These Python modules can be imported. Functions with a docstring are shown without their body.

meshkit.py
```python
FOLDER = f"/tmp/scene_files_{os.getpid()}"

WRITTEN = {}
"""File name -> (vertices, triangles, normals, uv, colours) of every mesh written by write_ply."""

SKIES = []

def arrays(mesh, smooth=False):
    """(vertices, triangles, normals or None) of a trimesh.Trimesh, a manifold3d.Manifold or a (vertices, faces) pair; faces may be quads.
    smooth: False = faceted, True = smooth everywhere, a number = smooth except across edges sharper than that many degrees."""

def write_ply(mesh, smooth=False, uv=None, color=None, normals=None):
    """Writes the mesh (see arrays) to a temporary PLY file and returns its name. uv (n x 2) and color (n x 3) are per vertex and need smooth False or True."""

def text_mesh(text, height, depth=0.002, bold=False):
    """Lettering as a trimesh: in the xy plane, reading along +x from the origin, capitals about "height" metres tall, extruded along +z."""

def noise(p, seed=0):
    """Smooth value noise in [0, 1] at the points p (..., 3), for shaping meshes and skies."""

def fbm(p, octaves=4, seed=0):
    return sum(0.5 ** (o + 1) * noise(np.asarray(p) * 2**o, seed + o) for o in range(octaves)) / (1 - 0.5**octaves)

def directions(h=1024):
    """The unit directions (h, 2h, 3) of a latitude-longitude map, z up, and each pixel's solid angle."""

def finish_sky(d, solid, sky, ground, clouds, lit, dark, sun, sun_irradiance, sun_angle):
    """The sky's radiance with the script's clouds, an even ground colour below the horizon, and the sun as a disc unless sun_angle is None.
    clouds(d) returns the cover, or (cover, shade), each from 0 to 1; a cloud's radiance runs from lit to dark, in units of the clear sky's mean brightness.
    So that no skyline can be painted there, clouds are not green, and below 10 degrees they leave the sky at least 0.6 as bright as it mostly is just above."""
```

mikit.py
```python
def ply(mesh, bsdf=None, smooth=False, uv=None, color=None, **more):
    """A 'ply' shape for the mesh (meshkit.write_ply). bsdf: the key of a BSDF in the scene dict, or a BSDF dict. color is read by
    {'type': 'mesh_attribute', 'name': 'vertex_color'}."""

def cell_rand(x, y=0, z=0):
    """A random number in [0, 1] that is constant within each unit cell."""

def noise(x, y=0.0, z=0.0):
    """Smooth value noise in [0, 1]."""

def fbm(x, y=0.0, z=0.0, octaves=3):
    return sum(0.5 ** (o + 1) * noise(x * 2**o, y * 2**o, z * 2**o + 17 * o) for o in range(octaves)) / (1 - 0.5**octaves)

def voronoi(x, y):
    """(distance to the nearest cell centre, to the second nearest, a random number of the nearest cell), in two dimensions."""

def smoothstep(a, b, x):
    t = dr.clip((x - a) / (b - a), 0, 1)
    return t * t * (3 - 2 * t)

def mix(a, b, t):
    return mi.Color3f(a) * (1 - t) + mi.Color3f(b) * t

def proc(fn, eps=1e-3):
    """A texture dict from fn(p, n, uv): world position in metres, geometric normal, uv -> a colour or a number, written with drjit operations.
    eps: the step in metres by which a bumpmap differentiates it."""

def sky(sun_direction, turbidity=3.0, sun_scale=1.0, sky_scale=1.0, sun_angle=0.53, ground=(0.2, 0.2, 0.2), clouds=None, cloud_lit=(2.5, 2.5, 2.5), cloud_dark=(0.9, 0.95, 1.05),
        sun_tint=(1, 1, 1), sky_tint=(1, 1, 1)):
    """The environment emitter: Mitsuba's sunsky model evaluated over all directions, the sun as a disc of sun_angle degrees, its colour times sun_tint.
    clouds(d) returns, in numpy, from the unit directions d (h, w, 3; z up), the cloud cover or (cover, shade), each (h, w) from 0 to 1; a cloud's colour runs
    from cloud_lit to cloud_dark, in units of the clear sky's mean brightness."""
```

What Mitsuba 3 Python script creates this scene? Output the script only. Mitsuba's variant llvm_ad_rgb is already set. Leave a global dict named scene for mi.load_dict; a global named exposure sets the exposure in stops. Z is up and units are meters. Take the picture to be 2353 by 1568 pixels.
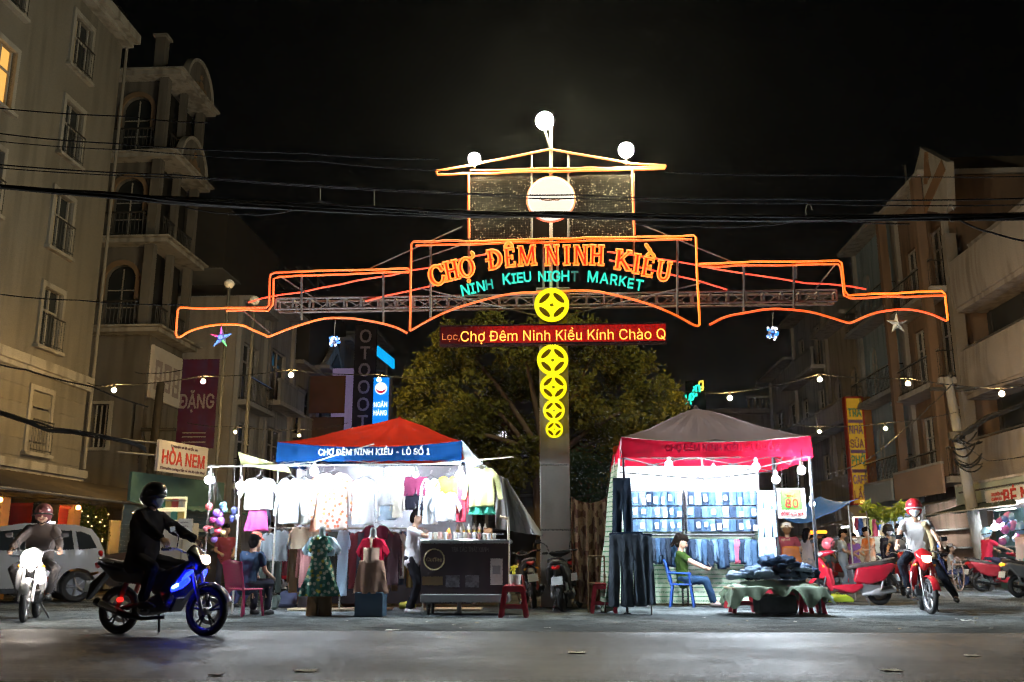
import math, random
import numpy as np, trimesh, drjit as dr, mitsuba as mi, mikit, meshkit, manifold3d as m3
from shapely.geometry import Polygon, LineString, Point, box as sbox, MultiPolygon
from shapely import affinity
from shapely.ops import unary_union

T = mi.ScalarTransform4f
scene, labels = {}, {}
rng = random.Random(7)
nrg = np.random.default_rng(7)

# ------------------------------------------------------------------ camera, sky, haze, exposure
EYE = np.array([0.0, 0.0, 0.93])
YAW, PITCH = math.radians(3.29), math.radians(12.99)
FWD = np.array([-math.sin(YAW) * math.cos(PITCH), math.cos(YAW) * math.cos(PITCH), math.sin(PITCH)])
RIGHT = np.array([math.cos(YAW), math.sin(YAW), 0.0])
UP = np.cross(RIGHT, FWD)
FL = 2150.0
scene['camera'] = {'type': 'perspective', 'fov': math.degrees(2 * math.atan(1176.5 / FL)), 'fov_axis': 'x', 'near_clip': 0.05, 'far_clip': 3000.0,
                   'medium': {'type': 'ref', 'id': 'air'}, 'to_world': T().look_at(origin=EYE.tolist(), target=(EYE + FWD).tolist(), up=[0, 0, 1])}
exposure = 4.0          # a night exposure: the lamps below are given in units of LUM
LUM = 2.0 ** -exposure
SKY = mikit.sky((0.2, -1.0, 0.12), turbidity=4, sun_scale=0.0, sky_scale=0.015 * LUM, sky_tint=(1.15, 1.0, 0.85))
SKY['sampling_weight'] = 3.0
scene['night_sky'] = SKY
scene['air'] = {'type': 'homogeneous', 'albedo': 0.95, 'sigma_t': 0.0002, 'phase': {'type': 'hg', 'g': 0.85}}
scene['haze'] = {'type': 'cube', 'to_world': T().translate([0, 70, 13.0]).scale([110, 110, 14.4]), 'bsdf': {'type': 'null'}, 'interior': {'type': 'ref', 'id': 'air'}}
labels['haze'] = {'label': 'thin humid night air glowing around the lamps', 'kind': 'stuff'}


def ray(px, py):
    d = FWD + RIGHT * (px - 1176.5) / FL + UP * (784 - py) / FL
    return d


# survey helpers: a sight line measured on the photograph (2353 x 1568) meets a wall or the ground of the place
def P(px, py, y):          # on the upright plane y = const
    d = ray(px, py)
    return EYE + d * (y - EYE[1]) / d[1]


def PX(px, py, x):         # on the upright plane x = const
    d = ray(px, py)
    return EYE + d * (x - EYE[0]) / d[0]


def G(px, py, z=0.0):      # on the ground
    d = ray(px, py)
    return EYE + d * (z - EYE[2]) / d[2]
# ------------------------------------------------------------------ helpers
def new_key(base):
    k, i = base, 0
    while k in scene or k in labels or k in used:
        i += 1
        k = f'{base}_{i:03d}'
    used.add(k)
    return k


used = set()


def thing(name, label, cat, group=None):
    k = new_key(name)
    labels[k] = {'label': label, 'category': cat}
    if group:
        labels[k]['group'] = group
    return k


PAL, ROWS = {}, []      # material key -> (family, row); one row per paint, all read by three shared BSDFs


def put(name, mesh, mat, parent=None, smooth=False, emit=None, weight=0.05, label=None, cat=None, group=None, kind=None):
    k = new_key(name if parent is None else f'{parent}__{name}')
    m = mesh if isinstance(mesh, tuple) or hasattr(mesh, 'vertices') else join(mesh)
    if hasattr(m, 'vertices'):
        m = (np.asarray(m.vertices), np.asarray(m.faces))
    if mat in PAL:
        fam, row = PAL[mat]
        uv = np.zeros((len(m[0]), 2)); uv[:, 0] = row
        d = mikit.ply(m, fam, bool(smooth), uv=uv)
    else:
        d = mikit.ply(m, mat, bool(smooth))
    if emit is not None:
        d['emitter'] = {'type': 'area', 'radiance': {'type': 'rgb', 'value': [float(x) * LUM for x in emit]}, 'sampling_weight': weight}
    scene[k] = d
    e = {a: b for a, b in (('label', label), ('category', cat), ('group', group), ('kind', kind)) if b}
    if e:
        labels[k] = e
    return k


def bulb(name, c, r, emit, weight, parent):
    k = new_key(f'{parent}__{name}')
    scene[k] = {'type': 'sphere', 'center': list(map(float, c)), 'radius': float(r), 'bsdf': {'type': 'ref', 'id': 'lamp_glass'},
                'emitter': {'type': 'area', 'radiance': {'type': 'rgb', 'value': [float(x) * LUM for x in emit]}, 'sampling_weight': weight}}
    return k


scene['lamp_glass'] = {'type': 'diffuse', 'reflectance': {'type': 'rgb', 'value': .8}}
TABLE = []


def cell(i, k):
    return dr.gather(mi.Float, TABLE[0], i * 12 + k)


def row_of(uv):
    return mi.UInt32(mi.Int32(dr.floor(uv.x + .5)))


def paint(p, n, uv):
    i = row_of(uv)
    A = mi.Color3f(cell(i, 0), cell(i, 1), cell(i, 2)); B = mi.Color3f(cell(i, 3), cell(i, 4), cell(i, 5))
    amp, sc, streak, fine = cell(i, 6), cell(i, 7), cell(i, 8), cell(i, 9)
    t = mikit.fbm(p.x * sc, p.y * sc, p.z * sc, 3)
    st = mikit.fbm(p.x * 5, p.y * 5, p.z * .35, 2)
    k = mikit.smoothstep(.45, .8, st * .6 + t * .5) * streak
    return (A * (1 - k) + B * k) * (1 + amp * (2 * t - 1)) * (1 + fine * (mikit.noise(p.x * 45, p.y * 45, p.z * 45) - .5))


def paint_rough(p, n, uv):
    return cell(row_of(uv), 10)


def paint_metal(p, n, uv):
    return cell(row_of(uv), 11)


scene['paint_matt'] = {'type': 'twosided', 'bsdf': {'type': 'diffuse', 'reflectance': mikit.proc(paint)}}
scene['paint_satin'] = {'type': 'twosided', 'bsdf': {'type': 'principled', 'base_color': mikit.proc(paint), 'roughness': mikit.proc(paint_rough), 'metallic': mikit.proc(paint_metal), 'specular': .5}}
scene['paint_gloss'] = {'type': 'twosided', 'bsdf': {'type': 'principled', 'base_color': mikit.proc(paint), 'roughness': mikit.proc(paint_rough), 'metallic': mikit.proc(paint_metal), 'specular': .5, 'clearcoat': .8, 'clearcoat_gloss': .92}}


def mat(name, col, rough=None, metal=0.0, coat=0.0, amp=.10, sc=3.0, B=None, streak=0.0, fine=.10):
    k = 'm_' + name
    if k not in PAL:
        PAL[k] = ('paint_matt' if rough is None else 'paint_gloss' if coat else 'paint_satin', len(ROWS))
        ROWS.append([*col, *(B or col), amp, sc, streak, fine, rough if rough is not None else .6, metal])
    return k


def pmat(name, fn, rough=None, bump=None, bscale=.004, metal=0.0, spec=.5):
    if isinstance(fn, dict):
        return mat(name, fn['A'], rough, metal, 0, fn['amp'], fn['sc'], fn.get('B'), fn.get('streak', 0), fn.get('fine', .15))
    k = 'm_' + name
    if k not in scene:
        tex = mikit.proc(fn)
        b = {'type': 'diffuse', 'reflectance': tex} if rough is None else {'type': 'principled', 'base_color': tex, 'roughness': rough if isinstance(rough, dict) else float(rough), 'metallic': float(metal), 'specular': spec}
        if bump is not None:
            b = {'type': 'bumpmap', 'arbitrary': mikit.proc(bump, eps=.004), 'scale': bscale, 'bsdf': b}
        scene[k] = {'type': 'twosided', 'bsdf': b}
    return k


scene['paint_leaf'] = {'type': 'principledthin', 'base_color': mikit.proc(paint), 'roughness': .45, 'diff_trans': .8, 'spec_trans': 0.0, 'eta': 1.4}


def leafy(name, col, amp):
    k = mat(name, col, amp=amp, sc=2.2, fine=.7)
    PAL[k] = ('paint_leaf', PAL[k][1])
    return k


def col(c, amp=.08):      # cloth
    return mat('c_%02d_%02d_%02d' % tuple(int(round(x * 99)) for x in c), c, amp=amp, sc=5)


def gloss(c, rough=.3):
    return mat('g_%02d_%02d_%02d_%d' % (*[int(round(x * 99)) for x in c], int(rough * 100)), c, rough, 0, .6, amp=.03, fine=.02)


# ---- meshes: (vertices, triangles)
def join(ms):
    v, f, n = [], [], 0
    for a in ms:
        if hasattr(a, 'vertices'):
            a = (np.asarray(a.vertices), np.asarray(a.faces))
        v.append(np.asarray(a[0], float)); f.append(np.asarray(a[1], int) + n); n += len(a[0])
    return np.vstack(v), np.vstack(f)


BOXF = np.array([[0, 2, 1], [0, 3, 2], [4, 5, 6], [4, 6, 7], [0, 1, 5], [0, 5, 4], [1, 2, 6], [1, 6, 5], [2, 3, 7], [2, 7, 6], [3, 0, 4], [3, 4, 7]])


def quadbox(lo4, hi4):
    return np.array(list(lo4) + list(hi4), float), BOXF


def box(c, s, rz=0.0, rx=0.0, ry=0.0, bev=0.0):
    h = np.array(s, float) / 2
    if bev:
        pts = []
        for sx in (-1, 1):
            for sy in (-1, 1):
                for sz in (-1, 1):
                    for k in range(3):
                        q = h.copy(); q[k] = h[k]
                        p = np.array([sx, sy, sz]) * (h - bev); p[k] = np.array([sx, sy, sz])[k] * h[k]
                        pts.append(p)
        v, f = hullpts(np.array(pts))
    else:
        x, y, z = h
        v = np.array([[-x, -y, -z], [x, -y, -z], [x, y, -z], [-x, y, -z], [-x, -y, z], [x, -y, z], [x, y, z], [-x, y, z]]); f = BOXF
    return xf((v, f), c, rz, rx, ry)


def bx(x0, x1, y0, y1, z0, z1):
    return box(((x0 + x1) / 2, (y0 + y1) / 2, (z0 + z1) / 2), (abs(x1 - x0), abs(y1 - y0), abs(z1 - z0)))


def rot(rz=0., rx=0., ry=0.):
    a, b, c = math.cos(rz), math.sin(rz), 0
    Rz = np.array([[a, -b, 0], [b, a, 0], [0, 0, 1]])
    a, b = math.cos(rx), math.sin(rx)
    Rx = np.array([[1, 0, 0], [0, a, -b], [0, b, a]])
    a, b = math.cos(ry), math.sin(ry)
    Ry = np.array([[a, 0, b], [0, 1, 0], [-b, 0, a]])
    return Rz @ Ry @ Rx


def xf(m, c=(0, 0, 0), rz=0., rx=0., ry=0., s=1.0):
    if hasattr(m, 'vertices'):
        m = (np.asarray(m.vertices), np.asarray(m.faces))
    return (np.asarray(m[0]) * s) @ rot(rz, rx, ry).T + np.asarray(c, float), m[1]


def hullpts(p):
    mm = m3.Manifold.hull_points(np.asarray(p, np.float64)).to_mesh()
    return np.array(mm.vert_properties[:, :3], float), np.array(mm.tri_verts, int)


ICO = np.array(trimesh.creation.icosphere(1).vertices)
ICO2 = np.array(trimesh.creation.icosphere(2).vertices)


def hull(sp, fine=False):     # hull of spheres (x,y,z,r)
    I = ICO2 if fine else ICO
    return hullpts(np.vstack([I * s[3] + np.array(s[:3]) for s in sp]))


def man(m):
    v, f = m
    return m3.Manifold(m3.Mesh(np.asarray(v, np.float32), np.asarray(f, np.uint32)))


def unman(M):
    mm = M.to_mesh()
    return np.array(mm.vert_properties[:, :3], float), np.array(mm.tri_verts, int)


def blend(hulls, edge=.03, it=8):     # one smooth continuous skin over several hulls
    M = m3.Manifold.batch_boolean([man(h) for h in hulls], m3.OpType.Add)
    v, f = unman(M.refine_to_length(edge))
    t = trimesh.Trimesh(v, f, process=True)
    trimesh.smoothing.filter_taubin(t, lamb=.5, nu=.52, iterations=it)
    return np.array(t.vertices), np.array(t.faces)


def tube(pts, r, n=8, cap=True, closed=False):
    p = np.asarray(pts, float)
    if closed:
        t = np.roll(p, -1, 0) - np.roll(p, 1, 0)
    else:
        t = np.gradient(p, axis=0)
    t /= np.linalg.norm(t, axis=1, keepdims=True) + 1e-12
    a = np.zeros_like(p)
    ref = np.array([0, 0, 1.0]) if abs(t[0, 2]) < .9 else np.array([1.0, 0, 0])
    for i in range(len(p)):
        x = ref - t[i] * np.dot(ref, t[i]); x /= np.linalg.norm(x) + 1e-12
        a[i] = x; ref = x
    b = np.cross(t, a)
    an = np.arange(n) * 2 * np.pi / n
    rr = np.broadcast_to(r, (len(p),))[:, None, None]
    v = (p[:, None] + rr * (np.cos(an)[None, :, None] * a[:, None] + np.sin(an)[None, :, None] * b[:, None])).reshape(-1, 3)
    m = len(p)
    f = []
    for i in range(m if closed else m - 1):
        for j in range(n):
            q = [i * n + j, i * n + (j + 1) % n, ((i + 1) % m) * n + (j + 1) % n, ((i + 1) % m) * n + j]
            f += [[q[0], q[1], q[2]], [q[0], q[2], q[3]]]
    if cap and not closed:
        f += [[0, j + 1, j] for j in range(1, n - 1)]
        f += [[(m - 1) * n, (m - 1) * n + j, (m - 1) * n + j + 1] for j in range(1, n - 1)]
    return v, np.array(f)


def rod(a, b, r, n=8):
    return tube([a, b], r, n)


def curve(pts, n=6):      # Catmull-Rom through the points
    p = np.asarray(pts, float)
    q = np.vstack([2 * p[0] - p[1], p, 2 * p[-1] - p[-2]])
    out = []
    for i in range(1, len(q) - 2):
        for s in np.linspace(0, 1, n, endpoint=False):
            out.append(.5 * (2 * q[i] + (q[i + 1] - q[i - 1]) * s + (2 * q[i - 1] - 5 * q[i] + 4 * q[i + 1] - q[i + 2]) * s * s + (3 * q[i] - q[i - 1] - 3 * q[i + 1] + q[i + 2]) * s ** 3))
    out.append(p[-1])
    return np.array(out)


def sag(a, b, d, n=14):
    a, b = np.asarray(a, float), np.asarray(b, float)
    s = np.linspace(0, 1, n)[:, None]
    p = a + (b - a) * s
    p[:, 2] -= (4 * d * s * (1 - s))[:, 0]
    return p


def lathe(prof, n=24, c=(0, 0, 0), axis='z'):
    pr = np.asarray(prof, float)
    an = np.arange(n) * 2 * np.pi / n
    v = np.stack([pr[:, None, 0] * np.cos(an), pr[:, None, 0] * np.sin(an), np.broadcast_to(pr[:, None, 1], (len(pr), n))], -1).reshape(-1, 3)
    f = []
    for i in range(len(pr) - 1):
        for j in range(n):
            q = [i * n + j, i * n + (j + 1) % n, (i + 1) * n + (j + 1) % n, (i + 1) * n + j]
            f += [[q[0], q[1], q[2]], [q[0], q[2], q[3]]]
    if axis == 'y':
        v = v[:, [0, 2, 1]] * [1, 1, -1]
    if axis == 'x':
        v = v[:, [2, 1, 0]] * [1, 1, -1]
    return v + np.asarray(c, float), np.array(f)


def polys(g):
    return [x for x in getattr(g, 'geoms', [g]) if x.geom_type == 'Polygon' and x.area > 1e-7]


def extr(shape, depth):      # shapely shape in xy -> solid along +z
    return join([trimesh.creation.extrude_polygon(g, depth, engine='earcut') for g in polys(shape)])


def upright(m, flip=False):       # xy plane -> xz plane, thickness towards -y (towards the viewer)
    v, f = m
    return np.stack([v[:, 0], -v[:, 2], v[:, 1]], -1), f


def text(s, h, depth=.01, bold=False):
    t = meshkit.text_mesh(s, h, depth, bold)
    v = np.array(t.vertices)
    w = v[:, 0].max()
    v[:, 0] -= (v[:, 0].min() + w) / 2
    return v, np.array(t.faces)


def sheet(fn, nu, nv, th=0.0):      # grid surface fn(u,v)->xyz, u,v in 0..1, optionally thickened along its normals
    u, v = np.meshgrid(np.linspace(0, 1, nu), np.linspace(0, 1, nv), indexing='ij')
    p = np.asarray(fn(u, v), float)
    p = np.moveaxis(p, 0, -1) if p.shape[0] == 3 and p.ndim == 3 else p
    g = p.reshape(-1, 3)
    i, j = np.meshgrid(np.arange(nu - 1), np.arange(nv - 1), indexing='ij')
    a = (i * nv + j).ravel(); b = a + nv; c = b + 1; d = a + 1
    f = np.vstack([np.stack([a, b, c], 1), np.stack([a, c, d], 1)])
    if not th:
        return g, f
    n = np.cross(np.gradient(p, axis=0), np.gradient(p, axis=1)); n /= np.linalg.norm(n, axis=-1, keepdims=True) + 1e-12
    g2 = (p - n * th).reshape(-1, 3); N = len(g)
    ring = list(range(0, nv)) + [k * nv + nv - 1 for k in range(1, nu)] + [(nu - 1) * nv + k for k in range(nv - 2, -1, -1)] + [k * nv for k in range(nu - 2, 0, -1)]
    sd = []
    for k in range(len(ring)):
        x, y = ring[k], ring[(k + 1) % len(ring)]
        sd += [[x, y, y + N], [x, y + N, x + N]]
    return np.vstack([g, g2]), np.vstack([f, f[:, ::-1] + N, np.array(sd)])


def flatdiff(a, b):
    return a.difference(b)


def emesh(m, amp, sc, seed=0):      # crumple
    v, f = m
    d = np.stack([meshkit.fbm(v * sc + 13.1 * k, 3, seed + k) - .5 for k in range(3)], -1)
    return v + d * amp, f


# ---- paint recipes
def grain(base, amp=.25, sc=3.0):
    return dict(A=base, amp=amp * .8, sc=sc, fine=.18)


def stained(base, dirt, sc=.8):      # render with rain streaks of its own
    return dict(A=tuple(.62 * x for x in base), B=tuple(.58 * x for x in dirt), amp=.12, sc=sc, streak=1.0, fine=.2)
# ------------------------------------------------------------------ ground
def road_fn(p, n, uv):
    t = mikit.fbm(p.x * .6, p.y * .9, 0, 4)
    g = mikit.noise(p.x * 95, p.y * 95, 3)
    w = mikit.smoothstep(.55, .75, mikit.fbm(p.x * .25 + 9, p.y * 1.3, 2, 3))
    return mikit.mix((.018, .018, .019), (.050, .048, .045), mikit.smoothstep(.3, .7, t)) * .52 * (.2 + .6 * g + .6 * mikit.noise(p.x * 24, p.y * 24, 11) + .45 * mikit.noise(p.x * 8, p.y * 17, 2)) * (1 - .4 * w) * (1 - .35 * mikit.smoothstep(.5, .68, mikit.fbm(p.x * .22, p.y * 3.6, 6, 2)))


def road_rough(p, n, uv):
    return .42 + .25 * mikit.fbm(p.x * 1.1, p.y * 1.7, 5, 3) + .12 * mikit.noise(p.x * 60, p.y * 60, 9)


def pave_fn(p, n, uv):
    t = mikit.fbm(p.x * .9, p.y * .9, 4, 4)
    g = mikit.noise(p.x * 70, p.y * 70, 3)
    s = mikit.smoothstep(.62, .72, mikit.fbm(p.x * 2.3, p.y * 2.3, 8, 3))
    return mikit.mix((.036, .043, .045), (.105, .116, .118), mikit.smoothstep(.3, .7, t)) * (.15 + .6 * g + .7 * mikit.noise(p.x * 19, p.y * 19, 7) + .5 * mikit.noise(p.x * 6, p.y * 11, 3)) * (1 - .5 * s)


def bump_fn(p, n, uv):
    return mikit.noise(p.x * 70, p.y * 70, 1) + .6 * mikit.noise(p.x * 31, p.y * 31, 4)


m_road = pmat('road', road_fn, mikit.proc(road_rough), bump_fn, .005, spec=.30)
m_pave = pmat('pave', pave_fn, .92, bump_fn, .006, spec=.15)
put('ground', (np.array([[-109, -39, 0], [109, -39, 0], [109, 179, 0], [-109, 179, 0.]]), np.array([[0, 1, 2], [0, 2, 3]])), m_pave, kind='structure', label='worn grey asphalt of the market square reaching down the street')
xs = np.linspace(-60, 60, 241)
edge = 12.35 + .10 * (meshkit.fbm(np.stack([xs * 1.4, xs * 0, xs * 0], 1), 4) - .5) + .004 * xs
top = np.stack([xs, edge, xs * 0 + .012], 1); bot = np.stack([xs, xs * 0 - 38, xs * 0 + .012], 1); low = top + [0, .02, -.02]
i = np.arange(240)
put('road', (np.vstack([bot, top, low]), np.vstack([np.stack([i, i + 1, i + 242], 1), np.stack([i, i + 242, i + 241], 1), np.stack([i + 241, i + 242, i + 483], 1), np.stack([i + 241, i + 483, i + 482], 1)])), m_road, kind='structure', label='dark smooth asphalt road crossing in front of the market')

for k, (px, py, sz, c, lab) in enumerate([(1325, 1497, .13, (.75, .72, .66), 'pale crumpled paper scrap on the road below the middle column'),
                                 (703, 1538, .13, (.6, .58, .52), 'flat paper scrap on the road below the pinafore mannequin'),
                                 (2047, 1537, .12, (.62, .6, .55), 'curled paper scrap on the road below the red motorbike'),
                                 (2235, 1504, .10, (.6, .57, .52), 'small paper scrap on the road at the right, below the braced foot'),
                                 (902, 1446, .14, (.7, .7, .68), 'white litter strip on the paving left of the drinks cart'),
                                 (2222, 1424, .12, (.72, .72, .7), 'white litter scrap beside the rider foot'),
                                 (1258, 1441, .07, (.5, .5, .48), 'tiny grey scrap in front of the first stool'),
                                 (497, 1548, .08, (.08, .08, .08), 'dark scrap on the road under the blue motorbike')]):
    q = G(px, py, .02 if py < 1450 else .03)
    m = sheet(lambda u, v: (q[0] + (u - .5) * sz * 1.3, q[1] + (v - .5) * sz, q[2] - .008 + .003 * np.sin(u * 4 + k) * np.sin(v * 3 + 1) + .002 * np.sin(u * 9)), 7, 6, .003)
    put('paper_scrap', m, col(c), label=lab, cat='litter')
for k in range(26):
    q = G(rng.uniform(300, 2300), rng.uniform(1418, 1452), .006)
    m = xf(hullpts(np.array([[rng.uniform(-1, 1) * .035, rng.uniform(-1, 1) * .03, rng.uniform(0, .012)] for _ in range(9)])), q)
    put('litter_crumb', m, col(rng.choice([(.5, .48, .44), (.25, .24, .22), (.62, .6, .58), (.35, .28, .18)])), cat='litter', label='small crumb of litter strewn over the paving in front of the stalls', group='litter crumbs on the paving')

# ------------------------------------------------------------------ the market gate: column, truss, neon, letters
YA = 18.2          # plane of the gate
steel = mat('steel', (.42, .40, .36), .45, .3)
dark_steel = mat('dark_steel', (.10, .10, .10), .5, .2)
galv = mat('galv', (.32, .31, .28), .5, .2)


def A(px, py, dy=0.0):
    q = P(px, py, YA); q[1] += dy
    return q


gate = thing('market_gate', 'neon outlined night market gate on one square column spanning the street', 'gate')
c0, c1 = A(1241, 1200), A(1311, 1200)
cx, cw = (c0[0] + c1[0]) / 2, c1[0] - c0[0]
ztop = A(1275, 668)[2]
m_col = mat('column', (.42, .40, .35), .42, .25, amp=.25, sc=1.6, B=(.26, .24, .20), streak=.9)
zs = [0.0, A(1275, 1218)[2], A(1275, 1068)[2], A(1275, 900)[2], A(1275, 760)[2], ztop]
put('column_core', bx(cx - cw / 2 + .02, cx + cw / 2 - .02, YA + .07, YA + .5, 0, ztop), dark_steel, gate)
for a, b in zip(zs[:-1], zs[1:]):
    put('column_panel', box((cx, YA + .285, (a + b) / 2), (cw, .47, b - a - .018), bev=.012), m_col, gate)
put('column_cap', box((cx, YA + .28, ztop + .03), (cw + .1, .6, .06), bev=.01), galv, gate)

NEON = {'orange': (2.0, .14, .006), 'amber': (2.4, .27, .008), 'red': (1.5, .07, .035)}
ENT = mat('neon_tube', (.8, .4, .2))


def neon(pts, colr, r=.0245, name='neon_tube', dy=0.0, parent=None, wob=.012):
    q = np.array([A(x, y, dy) for x, y in pts])
    dense = [q[0]]
    for a, b in zip(q[:-1], q[1:]):
        m = max(1, int(np.linalg.norm(b - a) / .35))
        for s in range(1, m + 1):
            e = a + (b - a) * s / m
            if s < m:
                e = e + np.array([nrg.normal(0, wob * .3), nrg.normal(0, wob * .5), nrg.normal(0, wob)])
            dense.append(e)
    dense = np.array(dense); n = len(dense); parts = 3 if n > 14 else 1      # runs of tube with their own age and brightness
    for c in range(parts):
        i0, i1 = c * (n - 1) // parts, (c + 1) * (n - 1) // parts
        t = nrg.uniform(.55, 1.1) if parts > 1 else 1.0
        e = np.array(NEON[colr]) * t * [1, nrg.uniform(.6, 1.25) if parts > 1 else 1, 1]
        put(name, tube(dense[i0:i1 + 1], r, 6), ENT, parent or gate, smooth=True, emit=e, weight=.06)


def arcp(pts, n=4):
    return curve(np.array([[x, y, 0] for x, y in pts], float), n)[:, :2]


# outline of the three fields (two parallel runs, as on the gate)
L1 = [(937, 617), (780, 621), (632, 627), (622, 631), (620, 640), (618, 702), (612, 707), (520, 708), (414, 707), (408, 714), (404, 768), (408, 775), (414, 775)]
L1b = list(arcp([(414, 775), (440, 760), (481, 749), (521, 746), (556, 748), (577, 757), (610, 771), (620, 773), (669, 754), (736, 734), (776, 731), (816, 733), (870, 742), (910, 753), (936, 766)]))
R1 = [(1605, 607), (1780, 602), (1926, 599), (1934, 604), (1941, 668), (1950, 679), (2050, 675), (2164, 669), (2171, 676), (2178, 736), (2173, 737)]
R1b = list(arcp([(2173, 737), (2141, 723), (2107, 714), (2071, 711), (2028, 716), (1995, 725), (1958, 741), (1944, 741), (1902, 728), (1860, 717), (1804, 711), (1762, 711), (1720, 718), (1669, 728), (1630, 747)]))
Cc = [(942, 761), (944, 640), (945, 561), (950, 556), (1270, 549), (1594, 541), (1599, 546), (1602, 640), (1608, 746), (1604, 750)]
Cb = list(arcp([(942, 761), (995, 731), (1047, 709), (1114, 689), (1172, 676), (1224, 672), (1300, 669), (1361, 669), (1407, 677), (1484, 697), (1545, 721), (1590, 745), (1604, 750)]))
neon(L1, 'amber'); neon(L1b, 'amber')
neon([(937, 626), (780, 631), (640, 637), (629, 641), (627, 700), (616, 715), (520, 715)], 'orange')
neon(R1, 'amber'); neon(R1b, 'orange')
neon([(1612, 613), (1780, 610), (1926, 607), (1932, 616), (1940, 680), (1955, 686), (2080, 683), (2172, 679)], 'orange')
neon(Cc, 'amber'); neon(Cb, 'orange')
neon([(955, 564), (1270, 557), (1590, 550)], 'orange')
neon([(936, 617), (942, 622), (936, 628)], 'orange', wob=0)
for pts in ([(568, 694), (600, 684), (780, 652), (940, 620), (1085, 588), (1130, 580)], [(838, 691), (940, 667), (1000, 653), (1075, 630)],
            [(1395, 577), (1440, 582), (1600, 607), (1800, 640), (1960, 657), (1992, 663)], [(1400, 596), (1480, 615), (1600, 642), (1672, 664)]):
    neon(pts, 'red', .02, dy=.06)
# gable frame above
neon([(1003, 393), (1076, 381), (1265, 343), (1450, 376), (1529, 381)], 'amber', .026)
neon([(1003, 393), (1006, 402), (1080, 399), (1270, 395), (1455, 390), (1527, 388), (1529, 381)], 'amber', .026)
neon([(1080, 391), (1270, 387), (1527, 384)], 'orange', .022)
neon([(1077, 400), (1077, 470), (1078, 547)], 'orange', .025)
neon([(1453, 388), (1455, 470), (1458, 540)], 'orange', .025)

# steel behind the tubes
def bar(a, b, r=.03, dy=.09, name='strut', m=None):
    put(name, rod(A(*a, dy), A(*b, dy), r, 6), m or galv, gate, smooth=True)


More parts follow.
